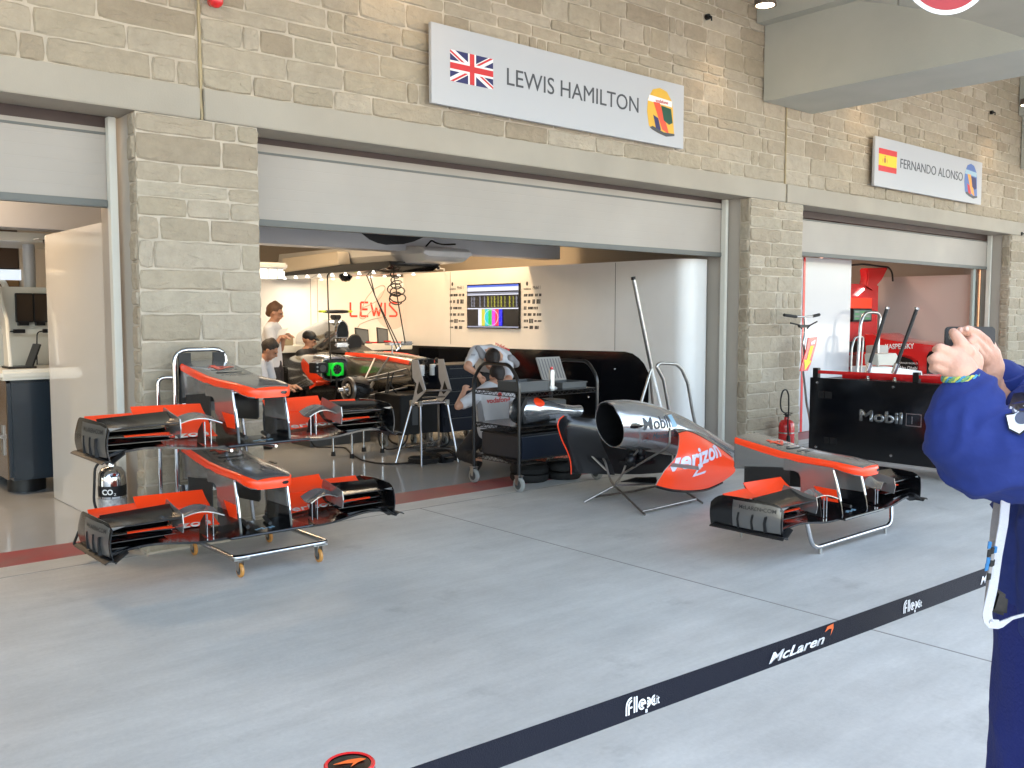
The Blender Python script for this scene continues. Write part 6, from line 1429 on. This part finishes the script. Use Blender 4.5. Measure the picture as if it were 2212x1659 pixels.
# ================================================================== PEOPLE
def limb(mb, pts, rs_):
    for (a, b_), (ra, rb_) in zip(zip(pts, pts[1:]), zip(rs_, rs_[1:])): mb.caps(a, b_, ra, rb_)
def head_shape(mb, c, face, up, s=1.):
    face = Vector(face).normalized(); up = Vector(up); up = (up-face*up.dot(face)).normalized(); sd_ = up.cross(face)
    M_ = Matrix((sd_, face, up)).transposed().to_4x4(); L = lambda x, y, z: Vector(c)+(M_ @ Vector((x, y, z)))*s
    mb.ball(L(0, -.012, .025), .095*s, 18, (.80, 1.0, .98), M_)
    mb.ball(L(0, .018, -.045), .066*s, 14, (.84, .95, 1.0), M_)
    mb.caps(L(0, .05, -.085), L(0, .045, -.07), .024*s, .034*s)
    mb.caps(L(0, .080, .012), L(0, .100, -.022), .009*s, .015*s)           # nose
    mb.caps(L(-.018, .082, -.052), L(.018, .082, -.052), .010*s, .010*s)   # lips
    for q in (-1, 1):
        mb.ball(L(q*.078, -.008, -.005), .028*s, 8, (.35, .7, 1), M_)
        mb.caps(L(q*.045, .074, .022), L(q*.015, .084, .022), .012*s, .012*s)
    return L, M_
def hair_cap(L, M_, c, s=1., back=-.02, cut=.0):
    mb = MB(); mb.ball(L(0, -.026, .042), .100*s, 20, (.83, .98, .95), M_); mb.caps(L(0, -.075, -.02), L(0, -.06, .03), .05*s, .07*s); mb.caps(L(0, .045, .095), L(0, -.03, .11), .03*s, .045*s); return mb
def figure(label, J, face, up, shirt, trousers, hair, skin=SKIN, sleeves=True, vox=.014, group=None, headmb=None, cap=None, fold=.006):
    base = J['an'][0]; t = thing('person', label, 'person', (base.x, base.y, 0), group)
    b_ = MB(); L, M_ = head_shape(b_, J['head'], face, up)
    limb(b_, [J['head']-Vector(up).normalized()*.05, J['neck']], [.05, .055])
    limb(b_, [J['neck'], J['chest'], J['pel']], [.06, .085, .085])
    hands = []
    for i in (0, 1):
        limb(b_, [J['neck'], J['sh'][i]], [.06, .058]); limb(b_, [J['sh'][i], J['el'][i], J['wr'][i]], [.052, .040, .026])
        d = (J['ha'][i]-J['wr'][i]).normalized(); b_.caps(J['wr'][i], J['wr'][i]+d*.055, .024, .032)
        sdv = d.cross(Vector((0, 0, 1)) if abs(d.z) < .8 else Vector((1, 0, 0))).normalized(); nn = sdv.cross(d)
        for q, ln in ((-.024, .058), (-.008, .068), (.008, .064), (.024, .05)):
            p0 = J['wr'][i]+d*.07+sdv*q; p1 = p0+d*ln*.55-nn*.012; p2 = p1+d*ln*.35-nn*.022
            limb(b_, [p0, p1, p2], [.0105, .0095, .008])
        p0 = J['wr'][i]+d*.03+sdv*.028; limb(b_, [p0, p0+sdv*.03+d*.02-nn*.01, p0+sdv*.035+d*.05-nn*.02], [.014, .011, .009])
        limb(b_, [J['pel'], J['hip'][i], J['kn'][i], J['an'][i]], [.1, .085, .055, .042])
    body = organic('body', b_, skin, t, vox*.62, 3)
    s_ = MB(); 
    ax = (J['sh'][1]-J['sh'][0]).normalized()
    for w in (-.075, 0, .075):
        limb(s_, [J['chest'].lerp(J['neck'], .55)+ax*w, J['chest']+ax*w*1.15, J['pel']+ax*w], [.085, .108, .115])
    limb(s_, [J['sh'][0], J['neck'].lerp(J['chest'], .2), J['sh'][1]], [.072, .085, .072]); s_.caps(J['neck'].lerp(J['chest'], .3), J['neck'], .08, .062)
    for i in (0, 1):
        limb(s_, [J['sh'][i], J['sh'][i].lerp(J['el'][i], .72 if sleeves else 1)], [.072, .058])
        if not sleeves: limb(s_, [J['el'][i], J['wr'][i]], [.054, .038])
    organic('shirt', s_, shirt, t, vox, 5, fold, 9)
    p_ = MB()
    limb(p_, [J['pel'], J['pel']+Vector((0, 0, .001))], [.13, .13])
    for i in (0, 1): limb(p_, [J['hip'][i], J['kn'][i], J['an'][i]+(J['kn'][i]-J['an'][i]).normalized()*.04], [.105, .078, .062]); p_.caps(J['pel'], J['hip'][i], .125, .105)
    organic('trousers', p_, trousers, t, vox, 4, fold, 9)
    for i in (0, 1):
        f_ = J['ft'][i] if 'ft' in J else J['an'][i]+Vector((face[0], face[1], 0)).normalized()*.17
        sh_ = MB(); a_ = J['an'][i]; sh_.caps((a_.x, a_.y, a_.z-.03), (f_.x, f_.y, max(.032, f_.z-.04)), .045, .034); organic('shoe', sh_, BLACK, t, .01, 3)
    if cap:
        h_ = MB(); h_.ball(L(0, -.012, .05), .102, 20, (.84, 1.0, .85), M_); h_.caps(L(-.04, .10, .045), L(.04, .10, .045), .018, .018); h_.caps(L(-.035, .13, .04), L(.035, .13, .04), .012, .012)
        organic('cap', h_, cap, t, .009, 3)
    elif hair: organic('hair', hair_cap(L, M_, J['head']), hair, t, .009, 3, .004, 40)
    for q in (-1, 1):
        obj('eye', MB().ball(L(q*.031, .080, .010), .0115, 10), mat('eye', (.12, .10, .09), .2), t, smooth=True)
    return t, L
V = Vector
FR = V((RGT.x, RGT.y, 0))                    # towards the right of the picture
BKW = V((FWD.x, FWD.y, 0)).normalized()
# standing mechanic who reads a sheet
hc = P(595, 676, y=11.0); g0 = V((hc.x-.03, hc.y+.02, 0)); sdv = BKW
J = dict(head=hc, neck=hc-V((0, 0, .13))-FR*.04, chest=g0-FR*.03+V((0, 0, 1.27)), pel=g0-FR*.02+V((0, 0, .95)))
J['sh'] = [J['neck']-V((0, 0, .07))-sdv*.18, J['neck']-V((0, 0, .07))+sdv*.18]
J['el'] = [J['sh'][0]+V((0, 0, -.27))+FR*.05-sdv*.03, J['sh'][1]+V((0, 0, -.27))+FR*.05+sdv*.02]
J['wr'] = [P(606, 728, y=10.85), P(614, 724, y=11.05)]; J['ha'] = [w+FR*.08 for w in J['wr']]
J['hip'] = [g0-sdv*.09+V((0, 0, .88)), g0+sdv*.09+V((0, 0, .88))]; J['kn'] = [g0-sdv*.1+FR*.03+V((0, 0, .48)), g0+sdv*.1+FR*.03+V((0, 0, .48))]; J['an'] = [g0-sdv*.1+V((0, 0, .075)), g0+sdv*.1+V((0, 0, .075))]
DARKT = mat('dark_trousers', (.02, .02, .024), .8, bump=.4, bscale=12)
figure('standing person in a white shirt reading a sheet of paper behind the car', J, FR-V((0, 0, .25)), Z3, SHIRT, DARKT, HAIRB, SKIN2)
pa = [P(591, 733, y=10.9), P(613, 731, y=10.9), P(622, 709, y=11.0), P(601, 713, y=11.0)]
tag(obj('paper_sheet', MB().slab(pa, (0, .0, .003)), mat('sheet_white', (.75, .74, .7), .7)), 'white sheet of paper held by the standing reader', 'paper')
# stooping mechanic with dark hair
hc = P(583, 757, y=10.3); g0 = V((hc.x-.16, hc.y+.12, 0))
J = dict(head=hc, neck=hc-FR*.09+V((0, 0, -.09)), chest=g0-FR*.12+V((0, 0, .95)), pel=g0-FR*.2+V((0, 0, .62)))
J['sh'] = [J['neck']-V((0, 0, .06))-sdv*.17, J['neck']-V((0, 0, .06))+sdv*.17]; J['el'] = [J['sh'][0]+V((0, 0, -.26))+FR*.08, J['sh'][1]+V((0, 0, -.26))+FR*.08]
J['wr'] = [J['el'][0]+FR*.22+V((0, 0, -.04)), J['el'][1]+FR*.22+V((0, 0, -.04))]; J['ha'] = [w+FR*.08 for w in J['wr']]
J['hip'] = [J['pel']-sdv*.09, J['pel']+sdv*.09]; J['kn'] = [J['pel']-sdv*.12+FR*.30+V((0, 0, -.08)), J['pel']+sdv*.12+FR*.3+V((0, 0, -.08))]
J['an'] = [V((k.x-FR.x*.05, k.y-FR.y*.05, .075)) for k in J['kn']]
figure('stooping person with dark hair in a pale shirt, low behind the left pillar', J, FR-V((0, 0, .55)), FR*.5+V((0, 0, 1)), SHIRT, DARKT, HAIR, SKIN2)
# person in black behind the car
hc = P(668, 735, y=11.55); g0 = V((hc.x, hc.y, 0))
J = dict(head=hc, neck=hc-V((0, 0, .13))-FR*.03, chest=g0+V((0, 0, hc.z-.38)), pel=g0+V((0, 0, hc.z-.72)))
J['sh'] = [J['neck']-V((0, 0, .06))-sdv*.18-FR*.05, J['neck']-V((0, 0, .06))+sdv*.18+FR*.05]; J['el'] = [s_+V((0, 0, -.26))+FR*.03 for s_ in J['sh']]
J['wr'] = [e+FR*.2+V((0, 0, .05)) for e in J['el']]; J['ha'] = [w+FR*.08 for w in J['wr']]
J['hip'] = [J['pel']-sdv*.09, J['pel']+sdv*.09]; J['kn'] = [h_+V((0, 0, -.28))+FR*.1 for h_ in J['hip']]; J['an'] = [V((h_.x-.02, h_.y, .075)) for h_ in J['hip']]
figure('person in black jacket and black cap behind the racing car', J, FR-V((0, 0, .3)), Z3, mat('black_jacket', (.014, .013, .014), .6, bump=.3, bscale=10), DARKT, None, SKIN2, False, cap=BLACK)
# bending mechanic
D = lambda a, b_, y=7.8: P(*ZA(a, b_), y=y)
hc = D(505, 1145, 7.72)
J = dict(head=hc, neck=D(520, 1080, 7.88), chest=D(545, 1110, 8.05), pel=V((6.93, 8.33, .98)))
J['sh'] = [D(385, 1075, 7.95), D(625, 1160, 7.85)]
J['el'] = [D(315, 1195, 7.75), D(640, 1300, 7.65)]
J['wr'] = [D(410, 1260, 7.62), D(560, 1330, 7.5)]; J['ha'] = [D(450, 1325, 7.58), D(500, 1340, 7.48)]
J['hip'] = [V((6.85, 8.33, .92)), V((7.03, 8.28, .92))]; J['kn'] = [V((6.82, 8.28, .5)), V((7.06, 8.2, .5))]; J['an'] = [V((6.84, 8.38, .075)), V((7.08, 8.32, .075))]
pt, L = figure('person in white shirt bending forward over the kneeling mechanic', J, (-.25, -.35, -1), (-.35, -.8, -.15) if 0 else (-.3, -.75, .1), SHIRT, DARKT, HAIR, SKIN)
gp = MB(); gp.caps(D(400, 1050, 7.87), D(440, 1110, 7.80), .035, .045); gp.caps(D(650, 1130, 7.80), D(690, 1170, 7.95), .05, .05)
organic('grey_shoulder_patch', gp, SHIRTG, pt, .012, 3)
sh_ = [o for o in bpy.data.objects if o.parent == pt and o.name.startswith('shirt')][0]; bb = bvh(sh_)
vd_ = (D(560, 1060)-V((0, 0, EYE))).normalized()
text('shirt_lettering', 'vodafone', FRED, D(530, 1020, 7.9)-vd_*.4, FR*.9-V((0, 0, .42)), V((0, 0, 1))+FR*.4, .032, .17, sh_, onto=bb, sub=2, bold=.03, lift=.006)
flat('sleeve_mark', [[(-.01, -.012), (.03, -.012), (.03, -.006), (-.01, -.006)], [(-.01, .0), (.035, .0), (.035, .008), (-.01, .008)]], SHIRTG, D(350, 1110, 7.85)-vd_*.4, FR, Z3, sh_, onto=bb, sub=1, lift=.005)
# kneeling mechanic seen from behind
E_ = lambda a, b_, y=7.35: P(*ZA(a, b_), y=y)
hc = E_(545, 1270, 7.62)
J = dict(head=hc, neck=E_(480, 1350, 7.45), chest=E_(510, 1450, 7.32), pel=E_(520, 1640, 7.30))
J['sh'] = [E_(385, 1430, 7.35), E_(640, 1430, 7.38)]
J['el'] = [E_(245, 1500, 7.33), E_(650, 1540, 7.62)]; J['wr'] = [E_(290, 1385, 7.45), E_(560, 1500, 7.85)]; J['ha'] = [E_(310, 1330, 7.5), E_(530, 1450, 7.95)]
pz = J['pel']; J['pel'] = V((pz.x, pz.y, .42)); J['hip'] = [J['pel']-FR*.1, J['pel']+FR*.1]
J['kn'] = [V((J['pel'].x-.10, J['pel'].y+.38, .14)), V((J['pel'].x+.3, J['pel'].y+.28, .14))]; J['an'] = [V((5.93, 7.32, .12)), V((6.35, 7.22, .10))]; J['ft'] = [V((5.80, 7.22, .075)), V((6.3, 7.08, .07))]
pt, L = figure('person kneeling with back turned, red lettering across the white shirt', J, (.3, .9, -.2), Z3, SHIRT, DARKT, HAIR, SKIN)
sh_ = [o for o in bpy.data.objects if o.parent == pt and o.name.startswith('shirt')][0]; bb = bvh(sh_)
a = E_(470, 1460, 7.0); b_ = E_(655, 1478, 7.0); BX = V((1, -.42, 0)).normalized()
vd = V((FWD.x, FWD.y, 0)).normalized(); c0 = (E_(470, 1463, 7.35))-vd*.35
text('shirt_lettering', 'vodafone', FRED, c0, FR, Z3, .050, .235, sh_, onto=bb, sub=2, bold=.03, lift=.006)
flat('shirt_drop', [circ(0, 0, .022, 16), ], FRED, E_(570, 1400, 7.35)-vd*.35, FR, Z3, sh_, onto=bb, sub=2, lift=.006)
sd_ = MB(); sd_.caps(E_(415, 1460, 7.31), E_(435, 1620, 7.28), .045, .05); organic('grey_side_panel', sd_, SHIRTG, sh_, .012, 3)

# ------------------------------------------------ photographer in blue overalls, close to the camera
DM = 1.85
Q = lambda x, y, d=DM: PD(x, y, d)
E2 = lambda x, y, d=0.: PD(1651.2+.30546*x, 506.9+.30546*y, DM+d)
t = thing('person', 'person in blue overalls and white tabard taking a picture at the right edge', 'person', tuple(V((Q(2300, 1400).x, Q(2300, 1400).y, 0))))
BLUEJ = mat('blue_overall', (.007, .023, .165), .85, bump=.9, bscale=11, var=.15, vscale=6)
BLUED = mat('blue_trousers', (.007, .015, .13), .85, bump=.35, bscale=160)
g0 = Q(2322, 1400); gz = lambda z, dx=0., dd=0.: V((g0.x, g0.y, z))+FR*dx+BKW*dd
# body (head, torso, legs and both forearms with hands)
b_ = MB(); hc = gz(1.66, .02, 0); L, M_ = head_shape(b_, hc, -FR+BKW*.5, Z3)
limb(b_, [hc-V((0, 0, .05)), gz(1.46)], [.055, .06]); limb(b_, [gz(1.46), gz(1.25), gz(.98)], [.07, .085, .08])
nearW, farW = E2(1400, 1020, -.06), E2(1560, 1010, .08)
nearE, farE = Q(2095, 985, 1.80), Q(2215, 960, 1.98)
nearS, farS = Q(2290, 960, 1.74), Q(2330, 900, 2.1)
limb(b_, [gz(1.4), nearS, nearE, nearW], [.06, .05, .045, .028]); limb(b_, [gz(1.4), farS, farE, farW], [.06, .05, .045, .028])
for s_ in (-.09, .09): limb(b_, [gz(.95, 0, s_*.7), gz(.5, .0, s_), gz(.08, .02, s_)], [.065, .05, .04])
body = organic('body', b_, SKIN, t, .012, 3)
SKH = mat('hand_skin', (.60, .33, .235), .5, var=.14, vscale=22, bump=.25, bscale=130)
def hand(name, caps_, par):
    m = MB()
    for pts, rs_ in caps_: limb(m, [E2(*p) for p in pts], rs_)
    return organic(name, m, SKH, par, .0029, 2)
F_ = .0084
hand('near_hand', [
    ([(1400, 1060, -.06), (1385, 960, -.06), (1360, 900, -.055)], [.030, .031, .027]),
    ([(1425, 1010, -.05), (1445, 900, -.04), (1435, 840, -.04)], [.026, .027, .020]),
    ([(1320, 940, -.055), (1325, 860, -.055), (1400, 830, -.05)], [.020, .018, .019]),
    ([(1300, 965, -.058), (1222, 935, -.060), (1190, 948, -.045), (1215, 965, -.02)], [.0135, .0098, .0082, .0075]),
    ([(1300, 905, -.062), (1208, 872, -.064), (1180, 884, -.045), (1215, 900, -.02)], [.014, .0102, F_, .008]),
    ([(1318, 845, -.062), (1245, 806, -.062), (1216, 812, -.042), (1250, 838, -.015)], [.0145, .0105, F_, .008]),
    ([(1425, 830, -.055), (1392, 768, -.058), (1352, 712, -.048), (1336, 690, -.03)], [.0165, .0125, .0105, .0088]),
    ([(1450, 880, -.03), (1470, 805, -.02), (1450, 752, -.005)], [.016, .0125, .0105])], body)
hand('far_hand', [
    ([(1565, 1030, .06), (1575, 940, .05), (1570, 860, .04)], [.030, .033, .028]),
    ([(1540, 940, .05), (1545, 860, .045), (1560, 800, .04)], [.026, .024, .022]),
    ([(1590, 850, .04), (1560, 760, .02), (1500, 705, .0), (1440, 672, -.01)], [.018, .0125, .011, .009]),
    ([(1570, 860, .03), (1520, 790, .0), (1480, 745, -.015), (1455, 765, -.02)], [.017, .0115, .010, .009]),
    ([(1560, 890, .03), (1510, 840, .0), (1485, 800, -.02)], [.016, .011, .009]),
    ([(1550, 860, .03), (1470, 700, .0), (1390, 682, -.005)], [.016, .0115, .009])], body)
for (x, y, d) in ((1338, 686, -.038), (1392, 678, -.012), (1432, 668, -.018)):
    obj('nail', MB().ball(E2(x, y, d), .0062, 10, (1, .5, .8)), mat('nail', (.66, .42, .34), .3), body, smooth=True)
# jacket
j = MB()
for s_ in (-.08, 0, .08): limb(j, [gz(1.36, 0, s_), gz(1.2, .0, s_), gz(1.0, 0, s_)], [.11, .115, .108])
limb(j, [gz(1.40), nearS], [.1, .095]); limb(j, [gz(1.40), farS], [.1, .095])
limb(j, [nearS+V((0, 0, -.01)), Q(2200, 985, 1.76), Q(2120, 975, 1.78)], [.105, .092, .088])
limb(j, [Q(2120, 985, 1.78), Q(2085, 955, 1.79), Q(2090, 880, 1.79), Q(2092, 838, 1.79)], [.084, .078, .067, .046])
limb(j, [Q(2090, 1010, 1.79), Q(2180, 1040, 1.78), Q(2240, 1030, 1.76)], [.056, .048, .06])
limb(j, [farS, Q(2270, 960, 2.02), Q(2225, 930, 2.0), Q(2180, 850, 1.98), Q(2165, 815, 1.96)], [.1, .085, .075, .055, .045])
jk = organic('jacket', j, BLUEJ, t, .0075, 4, .0, 9)
# cloth folds running round the sleeve
me = jk.data; off = wloc(jk.parent) if jk.parent else V(); nr = [v.normal.copy() for v in me.vertices]
ea = nearE
ax1 = (nearE-nearW).normalized(); ax2 = (Q(2240, 1000)-Q(2080, 960)).normalized()
for v, q in zip(me.vertices, nr):
    p_ = v.co+off; r_ = p_-nearE; r2 = p_-nearW
    al, ac, up_ = r_.dot(ax1), r_.dot(ax2), r_.z
    wrp = noise.noise(p_*6)*2.2+noise.noise(p_*13+V((3, 0, 1)))*.7
    ring_ = (.5+.5*math.sin(al*88+ac*26+wrp*1.8))**3*max(0, 1-r2.length/.17)**.6       # rings gathered towards the cuff
    long_ = (.5+.5*math.sin(up_*66+al*14-ac*30+wrp*2.1))**3.2*min(1, max(0, ac*9+.45))   # long folds from the elbow to the shoulder
    cross = (.5+.5*math.sin(ac*60-up_*48+wrp*2.4+1))**3.5*max(0, 1-r_.length/.19)          # folds across the elbow
    msk = .45+.75*max(0, noise.noise(p_*8+V((7, 7, 0)))+.35)
    arm = 1 if p_.z > 1.19 else .3
    v.co += q*((ring_*.018+long_*.021+cross*.018)*msk+noise.noise(p_*9)*.004-.004)*arm
cf = obj('cuff', MB().tube([Q(2088, 842, 1.79), Q(2087, 828, 1.79)], [.046, .044], 20), BLUEJ, t, smooth=60)
obj('far_cuff', MB().tube([Q(2168, 826, 1.962), Q(2164, 806, 1.955)], [.047, .045], 20), BLUEJ, t, smooth=60)
# badge on the sleeve
bj = bvh(jk); bc = Q(2192, 932, 1.5)
vd3 = (Q(2203, 930, 2)-V((0, 0, EYE))).normalized(); bx = V((0, 0, 1)).cross(-vd3).normalized()
bx2 = (bx*.97+V((0, 0, .24))).normalized()
def polyR(s_): return [(-.018*s_, .010*s_), (0, .034*s_), (.03*s_, .034*s_), (.03*s_, -.02*s_), (0, -.036*s_), (-.018*s_, -.02*s_)]
pt_ = flat('sleeve_badge', [polyR(.86)], BLACK, bc, bx2, Z3, jk, onto=bj, sub=4, lift=.010)
flat('badge_face', [polyR(.76)], mat('badge_white', (.62, .65, .68), .6), bc, bx2, Z3, jk, onto=bj, sub=4, lift=.0115)
flat('badge_mark', [circ(.009, -.002, .011, 16), ], mat('badge_ink', (.05, .06, .1), .6), bc, bx2, Z3, jk, onto=bj, sub=3, lift=.013)
flat('badge_mark', [circ(.001, .013, .005, 10), ], mat('badge_ink'), bc, bx2, Z3, jk, onto=bj, sub=3, lift=.013)
# trousers
tr_ = MB()
for s_ in (-.095, .095): limb(tr_, [gz(.98, 0, s_*.8), gz(.55, .0, s_), gz(.1, .02, s_)], [.112, .095, .08])
organic('trousers', tr_, BLUED, t, .011, 4, .012, 6, fvec=(1, 1, .6))
for s_ in (-.095, .095):
    q = MB(); q.caps(gz(.045, .04, s_), gz(.04, -.16, s_), .045, .038); organic('shoe', q, BLACK, t, .01, 3)
# hair so that the head is complete from other sides
organic('hair', hair_cap(L, M_, hc), HAIRB, t, .009, 3, .004, 40)
for q in (-1, 1): obj('eye', MB().ball(L(q*.031, .080, .010), .0115, 10), mat('eye'), t, smooth=True)
# tabard: white mesh vest with grey patterned front, hanging open at the front edge
front = [Q(2150, 1060, 1.80), Q(2140, 1130, 1.79), Q(2134, 1200, 1.785), Q(2129, 1270, 1.78), Q(2122, 1335, 1.775)]
backe = [Q(2178, 1060, 1.77), Q(2172, 1130, 1.765), Q(2158, 1200, 1.76), Q(2148, 1270, 1.755), Q(2136, 1335, 1.75)]
VEST = mat('mesh_vest', (.60, .60, .64), .8, bump=.6, bscale=500); 
def vf(u, v):
    k = u*4; i = min(int(k), 3); f = k-i; return front[i].lerp(front[i+1], f).lerp(backe[i].lerp(backe[i+1], f), v)-BKW*.006*math.sin(v*math.pi)
vs_ = obj('vest_front', MB().grid(vf, 20, 6, .003), mat('vest_grey', (.27, .25, .25), .85, bump=.4, bscale=300), t, smooth=60)
bord = [Q(2173, 1055, 1.765), Q(2166, 1130, 1.76), Q(2153, 1200, 1.755), Q(2143, 1270, 1.75), Q(2130, 1325, 1.745), Q(2135, 1346, 1.745), Q(2160, 1348, 1.745), Q(2185, 1334, 1.74), Q(2230, 1322, 1.73), Q(2300, 1318, 1.71)]
def bf(u, v):
    k = u*9; i = min(int(k), 8); f = k-i; p_ = bord[i].lerp(bord[i+1], f); d = (bord[i+1]-bord[i]).normalized(); n_ = d.cross(BKW).normalized()
    w = .0085*(1 if u < .65 else max(.32, 1-(u-.6)*4)); return p_+n_*(v-.5)*2*w-BKW*.004
obj('vest_border', MB().grid(bf, 45, 2, .003), VEST, t, smooth=60)
BL = mat('check_blue', (.03, .18, .42), .7); CK = [BL, BLACK, mat('check_grey', (.3, .28, .27), .7)]
for k, (x, y, c_) in enumerate(((2138, 1178, 0), (2144, 1190, 1), (2150, 1188, 0), (2137, 1196, 1), (2144, 1204, 2), (2135, 1212, 0), (2142, 1218, 1), (2132, 1226, 0), (2139, 1232, 2), (2145, 1216, 1), (2137, 1246, 1))):
    a_ = Q(x-4, y+8, 1.745); obj('check_patch', MB().slab([a_, Q(x+3, y+6, 1.742), Q(x+5, y-7, 1.742), Q(x-2, y-8, 1.745)], BKW*.003), CK[c_], vs_)
obj('belt_pouch', MB().slab([Q(2140, 1322, 1.755), Q(2178, 1334, 1.755), Q(2182, 1290, 1.755), Q(2155, 1272, 1.755)], BKW*.03), BLACK, t, bevel=.006)
# bracelet
m = MB()
for s_ in (0, 1, 2):
    rr_ = .0345; c0_, c1_ = E2(1392, 1024, -.06), E2(1388, 1008, -.06); ax = (nearE-nearW).normalized(); u_ = ax.orthogonal().normalized(); w_ = ax.cross(u_)
    ring = []
    for k in range(49):
        a_ = k*math.tau/48; wob = .0045*math.sin(a_*9+s_*2.1); ring.append(nearW+ax*(-.003+wob+.0)+u_*(rr_+.0012*math.cos(a_*9+s_*2.1))*math.cos(a_)+w_*(rr_+.0012*math.cos(a_*9+s_*2.1))*math.sin(a_))
    mm = MB().tube(ring, .0024, 6); tag_ = obj('cord', mm, [mat('cord_yellow', (.50, .50, .10), .7), mat('cord_blue', (.05, .25, .40), .7), mat('cord_green', (.15, .30, .12), .7)][s_], None, smooth=True)
    if s_ == 0: br = thing('bracelet', 'braided yellow and blue bracelet on the wrist of the photographer', 'bracelet', tuple(nearW))
    for v in tag_.data.vertices: v.co -= wloc(br)
    tag_.parent = br
# phone
ph = thing('phone', 'black phone case held up in both hands at the right', 'phone', tuple(E2(1450, 720, .0)))
cph = E2(1450, 722, .035); mx = (bx*1+BKW*.25).normalized(); fz = frame(cph, mx, V((0, 0, 1)))
rr = []
w_, h_, r_ = .0465, .0205, .008
pts2 = [(sx*(w_-r_)+r_*math.cos(a_), sy*(h_-r_)+r_*math.sin(a_)) for sx, sy, a0 in ((1, 1, 0), (-1, 1, math.pi/2), (-1, -1, math.pi), (1, -1, 1.5*math.pi)) for a_ in [a0+k*math.pi/8 for k in range(5)]]
obj('case', MB().rings([[fz @ V((x, y, z)) for x, y in pts2] for z in (-.006, .006)]), mat('phone_black', (.02, .02, .022), .45), ph, bevel=.002)
obj('lens', MB().cyl(fz @ V((-.034, .0, .0061)), fz @ V((-.034, .0, .0075)), .007, 14), BLACKG, ph)
